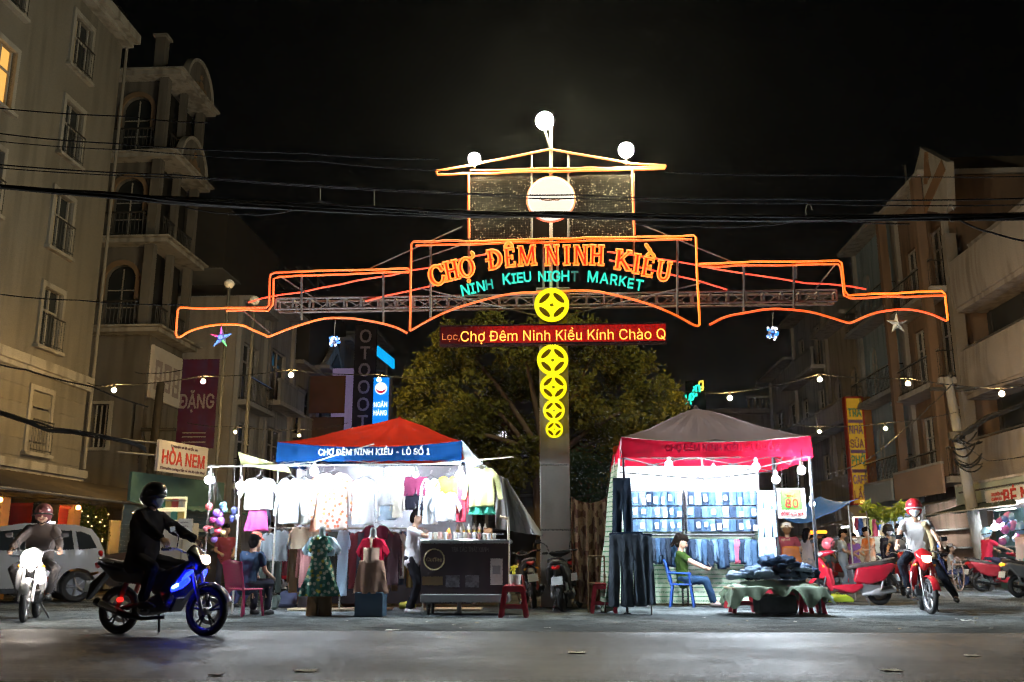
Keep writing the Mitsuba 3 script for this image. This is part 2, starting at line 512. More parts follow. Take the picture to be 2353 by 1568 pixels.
zt, zb = A(1275, 673)[2], A(1275, 698)[2]
xl, xr = A(630, 690)[0], A(1925, 665)[0]
chords = [rod((xl, YA + dy, z), (xr, YA + dy, z), .024, 6) for dy in (.12, .38) for z in (zt, zb)]
put('truss_chord', join(chords[:2]), galv, gate, smooth=True)
put('truss_chord', join(chords[2:]), galv, gate, smooth=True)
nb = 32
for k in range(nb + 1):
    x = xl + (xr - xl) * k / nb
    put('truss_frame', join([bx(x - .02, x + .02, YA + .11, YA + .14, zb, zt), bx(x - .02, x + .02, YA + .37, YA + .40, zb, zt), bx(x - .012, x + .012, YA + .14, YA + .37, zt - .03, zt)]), galv, gate)
    if k < nb:
        x2 = xl + (xr - xl) * (k + 1) / nb
        a, b = (zb, zt) if k % 2 else (zt, zb)
        put('truss_brace', rod((x, YA + .125, a), (x2, YA + .125, b), .012, 5), galv, gate); put('truss_brace', rod((x, YA + .39, b), (x2, YA + .39, a), .012, 5), galv, gate)
for px, a, b in ((692, 628, 735), (880, 622, 745), (1710, 605, 718), (1825, 604, 712), (1830, 606, 640), (989, 556, 735), (1557, 545, 725)):
    bar((px, a), (px, b), .025, .03)
for a, b in (((640, 632), (730, 690)), ((1920, 608), (1868, 672)), ((560, 715), (620, 765)), ((960, 660), (1235, 725)), ((1610, 650), (1310, 722)), ((1100, 548), (945, 600)),
             ((1060, 520), (850, 615)), ((1475, 515), (1690, 603))):
    bar(a, b, .014, .05, 'stay_wire')
for px, a, b in ((1222, 355, 547), (1306, 355, 545), (1077, 400, 640), (1457, 388, 640), (1249, 548, 668), (1281, 548, 668)):
    bar((px, a), (px, b), .022, .02, 'upright')
put('upright', rod(A(1266, 290, .05), A(1266, 672, .05), .035, 8), mat('pale_pole', (.7, .66, .55), .5), gate, smooth=True)

# dark mesh panels with small glints left and right of the disc, and the dark sign backing nets
def net(x0, y0, x1, y1, n, dy=.12, step=.085):
    a, b = A(x0, y0, dy), A(x1, y1, dy)
    w = [bx(x - .004, x + .004, a[1] - .004, a[1] + .004, b[2], a[2]) for x in np.arange(a[0], b[0], step)]
    w += [bx(a[0], b[0], a[1] + .006, a[1] + .012, z - .004, z + .004) for z in np.arange(b[2], a[2], step)]
    put('wire_net', join(w), mat('net', (.06, .052, .04), .6), gate, kind='stuff')
    if n:
        dots = []
        for _ in range(n):
            c = (nrg.uniform(a[0], b[0]), a[1] - .02, nrg.uniform(b[2], a[2])); s = nrg.uniform(.006, .016)
            dots.append(box(c, (s, s, s), nrg.uniform(0, 3), nrg.uniform(0, 3)))
        put('net_bulbs', join(dots), mat('net_bulb', (.85, .8, .6), .3), gate, kind='stuff')


net(1080, 402, 1221, 545, 330, step=.055); net(1308, 398, 1455, 542, 330, step=.055)
put('net_backing', bx(A(1080, 400)[0], A(1455, 400)[0], YA + .2, YA + .21, A(1266, 545)[2], A(1266, 400)[2]), pmat('backing', grain((.018, .016, .012), .3, 6)), gate)
for a, b in (((632, 735), (936, 760)), ((1612, 700), (1940, 735))):
    pass

# white glowing disc
dc = A(1266, 463, -.12); dr_ = abs(A(1319, 463)[0] - dc[0])
put('glowing_disc', lathe([(0, -.05), (dr_ * .96, -.05), (dr_, -.03), (dr_, .03), (0, .05)], 48, dc, 'y'), mat('disc_white', (.85, .8, .72)), gate, emit=(1.05, .86, .68), weight=.8)
an = np.linspace(0, 2 * np.pi, 50)[:-1]
put('disc_rim', tube(np.stack([dc[0] + dr_ * 1.02 * np.cos(an), an * 0 + dc[1], dc[2] + dr_ * 1.02 * np.sin(an)], 1), .022, 6, closed=True), ENT, gate, True, emit=NEON['red'], weight=.05)
s_ = curve([(-.22, 0, .03), (-.18, 0, -.01), (-.05, 0, -.03), (.05, 0, -.02), (.14, 0, -.03), (.2, 0, .0)], 6)
put('disc_mark', tube(s_ + dc + np.array([0, -.065, -.02]), .012, 6), mat('brown_mark', (.25, .09, .03)), gate)

# round coin ornaments, glowing yellow
for k, (px, py, r) in enumerate(((1268, 706, 40), (1270, 831, 35.5), (1272, 893, 30.5), (1273, 946, 24.5), (1274, 989, 19.5))):
    c = A(px, py); R = r / FL * 18.6
    disc = Point(0, 0).buffer(R, 40)
    for q in range(4):
        e = affinity.scale(Point(0, 0).buffer(1, 20), R * .42, R * .165)
        e = affinity.translate(affinity.rotate(e, 45 + 90 * q + 90, origin=(0, 0)), R * .585 * math.cos(math.radians(45 + 90 * q)), R * .585 * math.sin(math.radians(45 + 90 * q)))
        disc = disc.difference(e)
    disc = disc.difference(Point(0, 0).buffer(R * .11, 12))
    put('coin_ornament', xf(upright(extr(disc, .05)), c + np.array([0, -.12 if k else -.14, 0])), mat('coin_yellow', (.75, .65, .05)), gate, emit=(1.25, 1.02, .0), weight=.5, label='large glowing yellow coin ornament' if k == 0 else None)
    put('coin_back', lathe([(0, .01), (R * .97, .01), (R * .97, -.01), (0, -.01)], 32, c + np.array([0, -.03, 0]), 'y'), mat('coin_dark', (.10, .07, .02)), gate)
    put('coin_mount', bx(c[0] - .06, c[0] + .06, c[1] - .10, c[1] + .05, c[2] - .05, c[2] + .05), dark_steel, gate)


# ---- slab serif capitals for the big neon words
def stem(x0, y0, x1, y1, w):
    return LineString([(x0, y0), (x1, y1)]).buffer(w / 2, cap_style=2)


def ser(x, y, w=.30, h=.09):
    return sbox(x - w / 2, y - h / 2, x + w / 2, y + h / 2)


def glyph(ch):
    w, b, t = .19, .045, .955
    S = unary_union
    if ch == 'I':
        return S([stem(.2, 0, .2, 1, w), ser(.2, b, .4), ser(.2, t, .4)]), .42
    if ch == 'H':
        return S([stem(.2, 0, .2, 1, w), stem(.68, 0, .68, 1, w), ser(.2, b, .38), ser(.2, t, .38), ser(.68, b, .38), ser(.68, t, .38), sbox(.2, .44, .68, .57)]), .9
    if ch == 'N':
        return S([stem(.17, 0, .17, 1, .15), stem(.72, 0, .72, 1, .15), Polygon([(.10, 1), (.32, 1), (.79, 0), (.60, 0)]), ser(.17, b, .34), ser(.13, t, .26), ser(.72, t, .34)]), .92
    if ch == 'M':
        return S([stem(.16, 0, .16, 1, .14), stem(.92, 0, .92, 1, .17), Polygon([(.09, 1), (.30, 1), (.6, .12), (.48, .0)]), Polygon([(1, 1), (.8, 1), (.46, .12), (.56, .0)]), ser(.16, b, .32), ser(.92, b, .36), ser(.13, t, .24), ser(.95, t, .24)]), 1.1
    if ch == 'E':
        return S([stem(.2, 0, .2, 1, w), sbox(.05, 0, .68, .11), sbox(.05, .89, .66, 1), sbox(.2, .45, .52, .56), sbox(.6, 0, .68, .26), sbox(.58, .76, .66, 1), sbox(.47, .38, .53, .63)]), .74
    if ch == 'D':
        o = affinity.translate(affinity.scale(Point(0, 0).buffer(1, 16), .56, .5), .26, .5).intersection(sbox(.2, 0, 2, 1))
        i = affinity.translate(affinity.scale(Point(0, 0).buffer(1, 16), .37, .385), .26, .5).intersection(sbox(.29, 0, 2, 1))
        return S([o.difference(i), stem(.2, 0, .2, 1, w), sbox(.04, 0, .3, .1), sbox(.04, .9, .3, 1), sbox(-.06, .45, .36, .56)]), .88
    if ch == 'C':
        o = affinity.translate(affinity.scale(Point(0, 0).buffer(1, 16), .44, .52), .46, .5)
        i = affinity.translate(affinity.scale(Point(0, 0).buffer(1, 16), .255, .41), .47, .5)
        return S([o.difference(i).difference(Polygon([(.5, .5), (1.2, .82), (1.2, .2)])), sbox(.70, .62, .79, .98)]), .88
    if ch == 'O':
        o = affinity.translate(affinity.scale(Point(0, 0).buffer(1, 16), .44, .52), .46, .5)
        i = affinity.translate(affinity.scale(Point(0, 0).buffer(1, 16), .245, .41), .46, .5)
        return o.difference(i), .92
    if ch == 'K':
        return S([stem(.2, 0, .2, 1, w), ser(.2, b, .38), ser(.2, t, .38), stem(.24, .4, .74, .97, .12), stem(.36, .52, .76, .03, .19), ser(.74, t, .3), ser(.78, b, .32)]), .92
    if ch == 'U':
        u = LineString([(.18, 1), (.18, .34), (.24, .16), (.36, .07), (.5, .06), (.62, .12), (.7, .28), (.7, 1)]).buffer(.075, cap_style=2)
        return S([u, stem(.19, .3, .19, 1, .17), ser(.19, t, .36), ser(.71, t, .3)]), .9
    return None, .45


def add_marks(ch):
    if ch == 'Ơ':
        g, w = glyph('O'); return unary_union([g, LineString([(.72, .88), (.9, .95), (.96, 1.08), (.9, 1.18)]).buffer(.055), Point(.46, -.2).buffer(.075)]), w
    if ch == 'Đ':
        return glyph('D')
    if ch in 'ÊỀ':
        g, w = glyph('E'); m = [LineString([(.14, 1.09), (.36, 1.28), (.58, 1.09)]).buffer(.05)]
        if ch == 'Ề':
            m = [LineString([(.22, 1.12), (.4, 1.27), (.62, 1.1)]).buffer(.05), LineString([(.06, 1.62), (.34, 1.36)]).buffer(.06)]
        return unary_union([g] + m), w
    return glyph(ch)


def outline_tubes(shape, place, r):
    out = []
    for g in polys(shape):
        for ringc in [g.exterior] + list(g.interiors):
            c = np.array(ringc.segmentize(.1).simplify(.004).coords)[:-1]
            if len(c) > 3:
                out.append(tube(place(c), r, 5, closed=True))
    return out


# baseline of the arched words, read on the gate: (px along, py of the baseline, height px, tilt)
letters = [('C', 1011, 658, 46, 17), ('H', 1044, 647, 45, 13), ('Ơ', 1077, 640, 45, 11), ('Đ', 1141, 622, 46, 8), ('Ê', 1174, 617, 44, 5), ('M', 1213, 614, 46, 3),
           ('N', 1270, 613, 46, 1), ('I', 1303, 613, 46, 0), ('N', 1335, 613, 46, -1), ('H', 1371, 613, 46, -3), ('K', 1429, 624, 46, -8), ('I', 1460, 632, 45, -9), ('Ề', 1485, 639, 44, -11), ('U', 1521, 649, 46, -12)]
halfw = {'C': 19, 'H': 18, 'Ơ': 19, 'Đ': 19, 'Ê': 14, 'M': 22, 'N': 18, 'I': 9, 'K': 20, 'Ề': 15, 'U': 18}
NAMES = {'Ơ': 'o', 'Đ': 'd', 'Ê': 'e', 'Ề': 'e'}
for ch, px, py, h, tilt in letters:
    g, w = add_marks(ch)
    g = affinity.scale(affinity.translate(g, -w / 2, 0), 2 * halfw[ch] / w, h, origin=(0, 0))
    g = affinity.rotate(g, tilt, origin=(0, 0))
    o = A(px, py, -.08); k = (A(px + 100, py)[0] - A(px, py)[0]) / 100; kz = (A(px, py - 50)[2] - A(px, py)[2]) / 50
    pl = lambda c: np.stack([o[0] + c[:, 0] * k, np.full(len(c), o[1]), o[2] + c[:, 1] * kz], 1)
    gs = affinity.scale(g, k, kz, origin=(0, 0))
    lk = put('letter_' + NAMES.get(ch, ch.lower()), xf(upright(extr(gs, .03)), o + np.array([0, .03, 0])), mat('letter_red', (.6, .06, .03)), gate, emit=(.36, .022, .008), weight=.05)
    put('neon_outline', join(outline_tubes(gs.buffer(0), lambda c: np.stack([o[0] + c[:, 0], np.full(len(c), o[1] - .02), o[2] + c[:, 1]], 1), 0.02)), ENT, lk, emit=(2.6, .34, .012), weight=.08)
green = [('N', 1073, 682, 24, 12), ('I', 1090, 678, 23, 11), ('N', 1108, 673, 23, 10), ('H', 1127, 668, 21, 9), ('K', 1166, 657, 24, 5), ('I', 1182, 655, 22, 4), ('E', 1196, 653, 22, 3), ('U', 1213, 651, 22, 3),
         ('N', 1246, 650, 22, 1), ('I', 1262, 650, 22, 0), ('G', 1278, 650, 23, 0), ('H', 1299, 650, 23, -1), ('T', 1320, 650, 22, -2), ('M', 1361, 652, 24, -5), ('A', 1387, 655, 23, -6), ('R', 1409, 658, 23, -7), ('K', 1429, 661, 22, -8), ('E', 1447, 666, 22, -9), ('T', 1466, 671, 24, -11)]
for k_, (ch, px, py, h, tilt) in enumerate(green):
    o = A(px, py, -.1); kz = (A(px, py - 50)[2] - A(px, py)[2]) / 50
    v, f = text(ch, h * kz, .03, True)
    v[:, 0] *= .9
    dim = (ch == 'T' and px == 1320); weak = px in (1127, 1247)
    put('small_letter_' + ch.lower(), xf(upright((v, f)), o, ry=-math.radians(tilt)), mat('letter_green', (.1, .5, .4)), gate, emit=(.02, .05, .03) if dim else (.0, .35, .25) if weak else (.02, .85, .55), weight=.04,
        label='dead unlit green letter T' if dim else None)

# LED ticker below
a, b = A(1014, 754, -.25), A(1530, 795, -.25)
bd = thing('led_ticker_board', 'long red running LED text board on the gate column', 'led board')
put('case', bx(a[0], b[0], a[1] + .012, a[1] + .2, A(1270, 797, -.25)[2], A(1270, 751, -.25)[2]), mat('led_case', (.05, .02, .02), .4), bd)
zz0, zz1 = A(1270, 793, -.25)[2], A(1270, 755, -.25)[2]
def led(p, n, uv):
    gx, gz = p.x / .016, p.z / .016
    fx, fz = gx - dr.floor(gx) - .5, gz - dr.floor(gz) - .5
    dot = mikit.smoothstep(.45, .2, dr.sqrt(fx * fx + fz * fz))
    glow = mikit.smoothstep(-2.02, -1.2, p.x)
    return mi.Color3f(.75, .012, .008) * LUM * (.10 + .90 * glow) * (.25 + 1.3 * dot * mikit.smoothstep(.25, .6, mikit.cell_rand(gx, gz)))
scene[new_key(bd + '__led_face')] = {'type': 'rectangle', 'to_world': T().translate([(a[0] + b[0]) / 2, a[1], (zz0 + zz1) / 2]).rotate([1, 0, 0], 90).scale([(b[0] - a[0]) / 2 - .02, (zz1 - zz0) / 2, 1]),
    'bsdf': {'type': 'diffuse', 'reflectance': {'type': 'rgb', 'value': [.06, .01, .01]}}, 'emitter': {'type': 'area', 'radiance': mikit.proc(led), 'sampling_weight': .5}}
v, f = text('Chợ Đêm Ninh Kiều Kính Chào Q', .205, .012, False)
x0, x1 = A(1062, 775, -.25)[0], A(1526, 775, -.25)[0]
v[:, 0] = x0 + (v[:, 0] - v[:, 0].min()) / np.ptp(v[:, 0]) * (x1 - x0)
v, f = upright((v, f)); v[:, 1] += a[1] - .003; v[:, 2] += A(1270, 789, -.25)[2]
put('running_text', (v, f), mat('led_text', (.6, .4, .1)), bd, emit=(2.8, .80, .10), weight=.4)
v, f = text('Lọc,', .14, .008); v, f = upright((v, f)); 
put('fading_text', xf((v, f), (A(1040, 775, -.25)[0], a[1] - .001, A(1040, 788, -.25)[2])), mat('led_text', (.6, .4, .1)), bd, emit=(.5, .02, .02), weight=.02)

# floodlights on the gable
for px, py, r, foot, lab in ((1091, 370, .13, 384, 'leftmost and lowest glaring round floodlight on the gate gable'), (1252, 283, .19, 345, 'topmost and biggest glaring floodlight on the pole above the gate'), (1438, 350, .16, 378, 'rightmost glaring round floodlight on the gate gable')):
    c = A(px, py, -.1)
    fl = thing('floodlight', lab, 'floodlight')
    bulb('glowing_globe', c, r, (720, 665, 430) if r > .18 else (690, 635, 400), 16.0, fl)
    put('bracket', rod(c + [0, .05, -r], A(px + (14 if px == 1252 else 0), foot, .03), .025, 6), dark_steel, fl)
    put('housing', lathe([(r * .5, -.02), (r * .62, .02), (r * .5, .10), (0, .13)], 20, c + np.array([0, r * .9, 0]), 'y'), dark_steel, fl)

# star lanterns and sparkling balls that hang from the wings
def star(R, r, d):
    p = [(R * math.cos(math.pi / 2 + k * math.pi / 5), R * math.sin(math.pi / 2 + k * math.pi / 5)) if k % 2 == 0 else (r * math.cos(math.pi / 2 + k * math.pi / 5), r * math.sin(math.pi / 2 + k * math.pi / 5)) for k in range(10)]
    v = [(x, 0, z) for x, z in p] + [(0, -d, 0), (0, d, 0)]
    f = []
    for k in range(10):
        f += [[k, (k + 1) % 10, 10], [(k + 1) % 10, k, 11]]
    return np.array(v), np.array(f)[:, ::-1]


c = A(511, 778, -.05)
st = thing('star_lantern', 'multicoloured lit star lantern hanging under the left end of the gate', 'lantern')
put('hanger', rod(c, A(511, 747, -.05), .008, 5), dark_steel, st)
put('star_body', xf(star(.20, .085, .05), c), mat('c_star', (.3, .3, .5)), st)
for k, e in enumerate([(1.6, .1, 1.1), (1.7, .04, .25), (.15, .6, 1.9), (.2, 1.7, .15), (.1, .5, 2.0)]):
    for s in (0, 1):
        t = math.pi / 2 + (0, 1, 4, 3, 2)[k] * 2 * math.pi / 5
        w = [hull([(math.cos(t) * d, -.05, math.sin(t) * d, .030 - .02 * d / .25), (math.cos(t) * (d + .05), -.04, math.sin(t) * (d + .05), .022 - .02 * d / .25)]) for d in (.07 + .02 * s, .15 + .02 * s)]
    put('lit_arm', xf(join(w), c), mat('c_star', (.3, .3, .5)), st, emit=e, weight=.03)
put('lit_heart', xf(hull([(0, -.07, 0, .05)]), c), mat('c_star', (.3, .3, .5)), st, emit=(.25, .45, 2.0), weight=.03)
c = A(2060, 745, -.05)
st = thing('star_lantern', 'unlit cream star lantern hanging under the right end of the gate', 'lantern')
put('hanger', rod(c, A(2060, 714, -.05), .008, 5), dark_steel, st)
put('star_body', xf(star(.225, .085, .06), c), mat('cream_star', (.75, .66, .48)), st)
for px, py, lab in ((768, 785, 'sparkling blue and white light ball hanging from the left wing of the gate'), (1773, 767, 'sparkling blue and white light ball hanging from the right wing of the gate')):
    c = A(px, py, -.03); R = .115 if px < 1000 else .135
    bl = thing('light_ball', lab, 'light ball')
    put('hanger', rod(c, A(px + 3, 720 if px > 1000 else 737, -.03), .008, 5), galv, bl)
    put('core', hull([(*c, R * .6)]), mat('ball_core', (.2, .22, .3), .3), bl)
    wh, bu = [], []
    for k in range(42):
        d = nrg.normal(size=3); d /= np.linalg.norm(d)
        (wh if k % 5 < 3 else bu).append(hull([(*(c + d * R * nrg.uniform(.6, 1.05)), nrg.uniform(.014, .03))]))
    put('white_sparks', join(wh), mat('ball_core', (.2, .22, .3), .3), bl, emit=(1.5, 1.6, 1.8), weight=.04, kind='stuff')
    put('blue_sparks', join(bu), mat('ball_core', (.2, .22, .3), .3), bl, emit=(.05, .45, 1.8), weight=.03, kind='stuff')
# ------------------------------------------------------------------ buildings
dark_glass = mat('dark_glass', (.02, .024, .026), .12)
iron = mat('iron', (.03, .028, .026), .5)
white_trim = pmat('white_trim', stained((.50, .48, .44), (.30, .28, .25)))
rail_steel = mat('rail_steel', (.55, .55, .55), .25, .9)
void = mat('void', (.012, .012, .012))


def onx(X, d, shape, proud=0.0):      # (y,z) shape on the plane x=X, thickness d towards the street (d>0: +x)
    v, f = join([extr(shape, abs(d))]) if not isinstance(shape, tuple) else shape
    w = np.stack([v[:, 2] * (1 if d > 0 else -1), v[:, 0], v[:, 1]], -1)
    w[:, 0] += X + proud
    return w, (f if d > 0 else f[:, ::-1])


def arch_shape(y0, y1, z0, z1):
    r = (y1 - y0) / 2
    return unary_union([sbox(y0, z0, y1, z1 - r), affinity.translate(Point(0, 0).buffer(r, 12), (y0 + y1) / 2, z1 - r).intersection(sbox(y0, z1 - r - .01, y1, z1))])


def railing(parent, pts, z0, h, mtl=None, step=.13, name='railing', r=.014):
    m = []
    for a, b in zip(pts[:-1], pts[1:]):
        a, b = np.array(a, float), np.array(b, float)
        L = np.linalg.norm(b - a); n = max(2, int(L / step))
        m += [rod((*a, z0 + h), (*b, z0 + h), r * 1.7, 6), rod((*a, z0 + .06), (*b, z0 + .06), r, 5)]
        m += [rod((*(a + (b - a) * k / n), z0), (*(a + (b - a) * k / n), z0 + h), r * .7, 4) for k in range(n + 1)]
    return put(name, join(m), mtl or iron, parent)


def window_x(b, X, sg, yc, zc, w, h, rail=True, lit=None, frame=None, curtain=False):
    """window on the street side of a wall whose outer face is x = X; sg: +1 the street lies towards +x"""
    y0, y1, z0, z1 = yc - w / 2, yc + w / 2, zc - h / 2, zc + h / 2
    sh = sbox
    k = put('window', onx(X, .10 * sg, sh(y0 - .13, z0 - .02, y1 + .13, z1 + .14).difference(sh(y0, z0, y1, z1)), -.03 * sg), frame or white_trim, b)
    put('pane', onx(X, .03 * sg, sh(y0 - .02, z0 - .02, y1 + .02, z1 + .02), -.17 * sg), dark_glass if not lit else mat('lit_pane', (.6, .4, .2)), k, emit=lit, weight=.08)
    put('sash', onx(X, .05 * sg, unary_union([sbox(yc - .03, z0, yc + .03, z1), sbox(y0, z0, y0 + .05, z1), sbox(y1 - .05, z0, y1, z1), sbox(y0, z0 + h * .62, y1, z0 + h * .62 + .05)]).intersection(sh(y0, z0, y1, z1)), -.13 * sg), frame or white_trim, k)
    put('sill', bx(X, X + .16 * sg, y0 - .2, y1 + .2, z0 - .12, z0 - .03), frame or white_trim, k)
    if curtain:
        put('curtain', onx(X, .02 * sg, sbox(y0 + .05, z0 + .1, y0 + w * .38, z1 - .05), -.125 * sg), col((.35, .30, .22)), k)
    if rail:
        railing(k, [(X + .17 * sg, y0 - .02), (X + .17 * sg, y1 + .02)], z0 - .02, h * .52)
    return k


def wall_with_holes(b, X, sg, y0, y1, z0, z1, holes, mtl, depth=.25, name='wall'):
    p = sbox(y0, z0, y1, z1)
    for h in holes:
        p = p.difference(h)
    return put(name, onx(X - depth * sg, depth * sg, p), mtl, b)


# ---- left: tall pale hotel
H = thing('hotel_building', 'tall pale plastered building with iron window guards at the left edge', 'building')
XL = -14.0
m_hotel = pmat('hotel_wall', stained((.30, .28, .245), (.235, .22, .19), .5))
cells = [(yc, zc, w) for zc in (4.42, 7.25, 10.0, 12.75, 15.45) for yc, w in ((23.95, .95), (20.55, .95), (17.2, .95))]
wall_with_holes(H, XL, 1, 14, 26.3, 0, 17.0, [sbox(y - w / 2, z - .8, y + w / 2, z + .8) for y, z, w in cells], m_hotel)
put('core', bx(-27, XL - .26, 14, 26.3, 0, 16.95), mat('hotel_core', (.30, .26, .20)), H)
for y, z, w in cells:
    window_x(H, XL, 1, y, z, w, 1.6, lit=(.85, .42, .08) if (abs(y - 20.55) < .1 and z == 12.75) else None, curtain=(z in (10.0, 15.45, 4.42)), rail=not (abs(y - 20.55) < .1 and z == 12.75))
for z, d, h, nm in ((5.78, .22, .26, 'cornice'), (3.12, .30, .22, 'cornice'), (17.0, .62, .30, 'roof_cornice')):
    put(nm, join([bx(XL - .1, XL + d * .8, 13.9, 26.3 + d * .3, z, z + h), bx(XL - .1, XL + d * .5, 13.9, 26.3 + d * .2, z - h * .5, z - .003)]), white_trim, H)
for z in np.arange(3.45, 5.7, .45):
    put('wall_course', bx(XL - .01, XL + .018, 14, 26.28, z, z + .40), m_hotel, H)
put('roof_parapet', bx(-26, XL + .1, 14, 26.3, 17.302, 17.9), void, H)
put('corner_downpipe', rod((XL + .1, 26.4, 3.4), (XL + .1, 26.4, 16.9), .05), mat('pipe_grey', (.2, .19, .17), .5), H)
aw = thing('shop_awning', 'long dark grey fabric awning sloping over the shopfront of the pale building', 'awning')
put('fabric', sheet(lambda u, v: (XL + .3 + 2.6 * v, 15 + 14.5 * u, 3.0 - .72 * v - .05 * np.sin(u * 3.14 * 9) ** 2 * v + .02 * np.sin(u * 60) * v), 120, 8, .012), pmat('awning_grey', grain((.085, .072, .060), .25, 2)), aw)
put('front_bar', rod((XL + 2.9, 15, 2.26), (XL + 2.9, 29.5, 2.26), .03), dark_steel, aw)
for y in (16, 19, 22, 25, 28.6):
    put('arm', rod((XL, y, 2.35), (XL + 2.85, y, 2.24), .02), dark_steel, aw)
warm_post = mat('orange_post', (.62, .36, .16))
for y, w in ((20.9, .35), (24.1, .38)):
    pst = thing('shop_pillar', 'orange lit square pillar under the dark awning, ' + ('left one at the frame edge' if y < 22 else 'right one beside the fairy light hedge'), 'pillar')
    put('shaft', box((-12.9, y, 1.13), (.34, w, 2.26), bev=.02), warm_post, pst); put('foot', box((-12.9, y, .1), (.44, w + .1, .2)), warm_post, pst)
for y, lab in ((19.6, 'warm lamp under the dark awning at the left edge'), (22.9, 'warm lamp under the dark awning between the orange pillars'), (26.0, 'warm lamp under the dark awning above the hedge')):
    k = thing('awning_lamp', lab, 'lamp'); c = np.array([-12.1, y, 2.12])
    bulb('glass_bulb', c, .05, (420, 190, 40), .5, k); put('socket', lathe([(.02, .04), (.03, .05), (.03, .12), (.01, .14)], 10, c), iron, k)
ls = thing('letter_sign', 'white lit letter L sign under the awning', 'sign')
lp = PX(105, 1190, -12.5)
put('letter_l', onx(-12.5, .05, unary_union([sbox(lp[1], 1.66, lp[1] + .14, 2.10), sbox(lp[1], 1.66, lp[1] + .38, 1.77)])), mat('sign_white', (.8, .8, .85)), ls, emit=(1.2, 1.25, 1.6), weight=.1)
put('backing', bx(-12.64, -12.52, lp[1] - .35, lp[1] + .6, 1.35, 2.2), void, ls)
put('leg', bx(-12.62, -12.54, lp[1] - .3, lp[1] - .22, 0, 1.35), dark_steel, ls); put('leg', bx(-12.62, -12.54, lp[1] + .5, lp[1] + .58, 0, 1.35), dark_steel, ls)


def leaves(centers, n, size, spread, seed):
    r = np.random.default_rng(seed); c = centers[r.integers(0, len(centers), n)] + r.normal(size=(n, 3)) * spread
    a = r.normal(size=(n, 3)); a /= np.linalg.norm(a, axis=1, keepdims=True)
    b = np.cross(a, r.normal(size=(n, 3))); b /= np.linalg.norm(b, axis=1, keepdims=True)
    L = size * r.uniform(.6, 1.3, (n, 1)); W = L * r.uniform(.35, .55, (n, 1))
    v = np.stack([c - a * L, c + b * W, c + a * L, c - b * W], 1).reshape(-1, 3)
    k = np.arange(n)[:, None] * 4
    return v, np.vstack([k + [0, 1, 2], k + [0, 2, 3]])


m_leaf = mat('leaf', (.065, .09, .025), amp=.7, sc=3.1, fine=.6)
hg = thing('fairy_light_hedge', 'green hedge wall with small fairy lights beside the orange pillar', 'hedge')
g_ = np.stack([np.full(600, -12.95), nrg.uniform(24.4, 26.15, 600), nrg.uniform(.1, 2.25, 600)], 1)
put('foliage', leaves(g_, 5000, .05, .06, 3), m_leaf, hg)
put('stems', join([rod((-13.0, y, 0), (-12.95, y + .1, 2.2), .025, 5) for y in np.arange(24.5, 26.1, .3)]), mat('bark', (.10, .075, .05)), hg)
put('fairy_lights', join([hull([(-12.84, y, z, .022)]) for y, z in zip(nrg.uniform(24.4, 26.1, 16), nrg.uniform(.9, 2.15, 16))]), 'lamp_glass', hg, emit=(2.5, 1.7, .6), weight=.05)
put('shop_board', box((-12.9, 27.0, 1.0), (.08, 1.5, 1.9), bev=.02), mat('board_grey', (.50, .54, .50)), None, label='plain pale grey board standing right of the fairy light hedge', cat='board')

# ---- left: narrow balcony house on the corner
B = thing('balcony_house', 'narrow four storey house with arched pediments over open balconies', 'house')
m_bal = pmat('balcony_wall', stained((.23, .215, .195), (.15, .14, .125), .7))
XB = -13.6; Y0, Y1 = 29.2, 31.9
for k, (z0, z1) in enumerate(((0, 8.05), (8.25, 11.1), (11.35, 14.15), (14.4, 17.2))):
    hw = [] if k == 0 else [affinity.translate(arch_shape(-.52, .52, 0, 2.1), -14.75, z0 + .12)]
    if k == 0:
        hw = [sbox(-15.3, 4.35, -14.72, 5.75), sbox(-13.98, 4.2, -13.86, 5.8)]
    p = sbox(-16.4 if k else -17, z0, -13.95 if k else XB, z1)
    for h in hw:
        p = p.difference(h)
    put('side_wall', xf(upright(extr(p, .22)), (0, Y0 + .22, 0)), m_bal, B)
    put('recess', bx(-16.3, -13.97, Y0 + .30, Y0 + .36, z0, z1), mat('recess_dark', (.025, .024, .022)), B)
    if k:
        put('arch_trim', xf(upright(extr(affinity.translate(arch_shape(-.66, .66, .9, 2.26).difference(arch_shape(-.52, .52, .8, 2.1)), -14.75, z0 + .12), .08)), (0, Y0 - .002, 0)), mat('arch_brown', (.20, .14, .09)), B)
        gl = put('arched_window', xf(upright(extr(affinity.translate(arch_shape(-.5, .5, .02, 2.08), -14.75, z0 + .12), .03)), (0, Y0 + .18, 0)), dark_glass, B)
        put('glazing_bar', join([bx(-14.77, -14.73, Y0 + .11, Y0 + .145, z0 + .15, z0 + 2.1)] + [bx(-15.25, -14.25, Y0 + .112, Y0 + .142, z0 + q, z0 + q + .03) for q in (.75, 1.35)]), white_trim, gl)
        railing(B, [(-15.4, Y0 - .32), (-14.05, Y0 - .32), (-14.05, Y0)], z0 + .02, .85, r=.02)
        put('corner_pillar', bx(-13.93, -13.62, Y0 - .28, Y0 + .02, z0, z1), m_bal, B)
        put('pillar', bx(-13.72, -13.45, Y1 - .3, Y1 - .02, z0, z1), m_bal, B)
        put('pillar', bx(-13.70, -13.47, Y0 + .9, Y0 + 1.1, z0, z1), m_bal, B)
        railing(B, [(-13.5, Y0 + .05), (-13.5, Y1 - .1)], z0 + .02, .8, r=.02)
    put('floor_slab', join([bx(-16.6, XB + .5, Y0 - .5, Y1 + .1, z1, z1 + .14), bx(-16.6, XB + .62, Y0 - .62, Y1 + .2, z1 + .143, z1 + .21)]), white_trim, B)
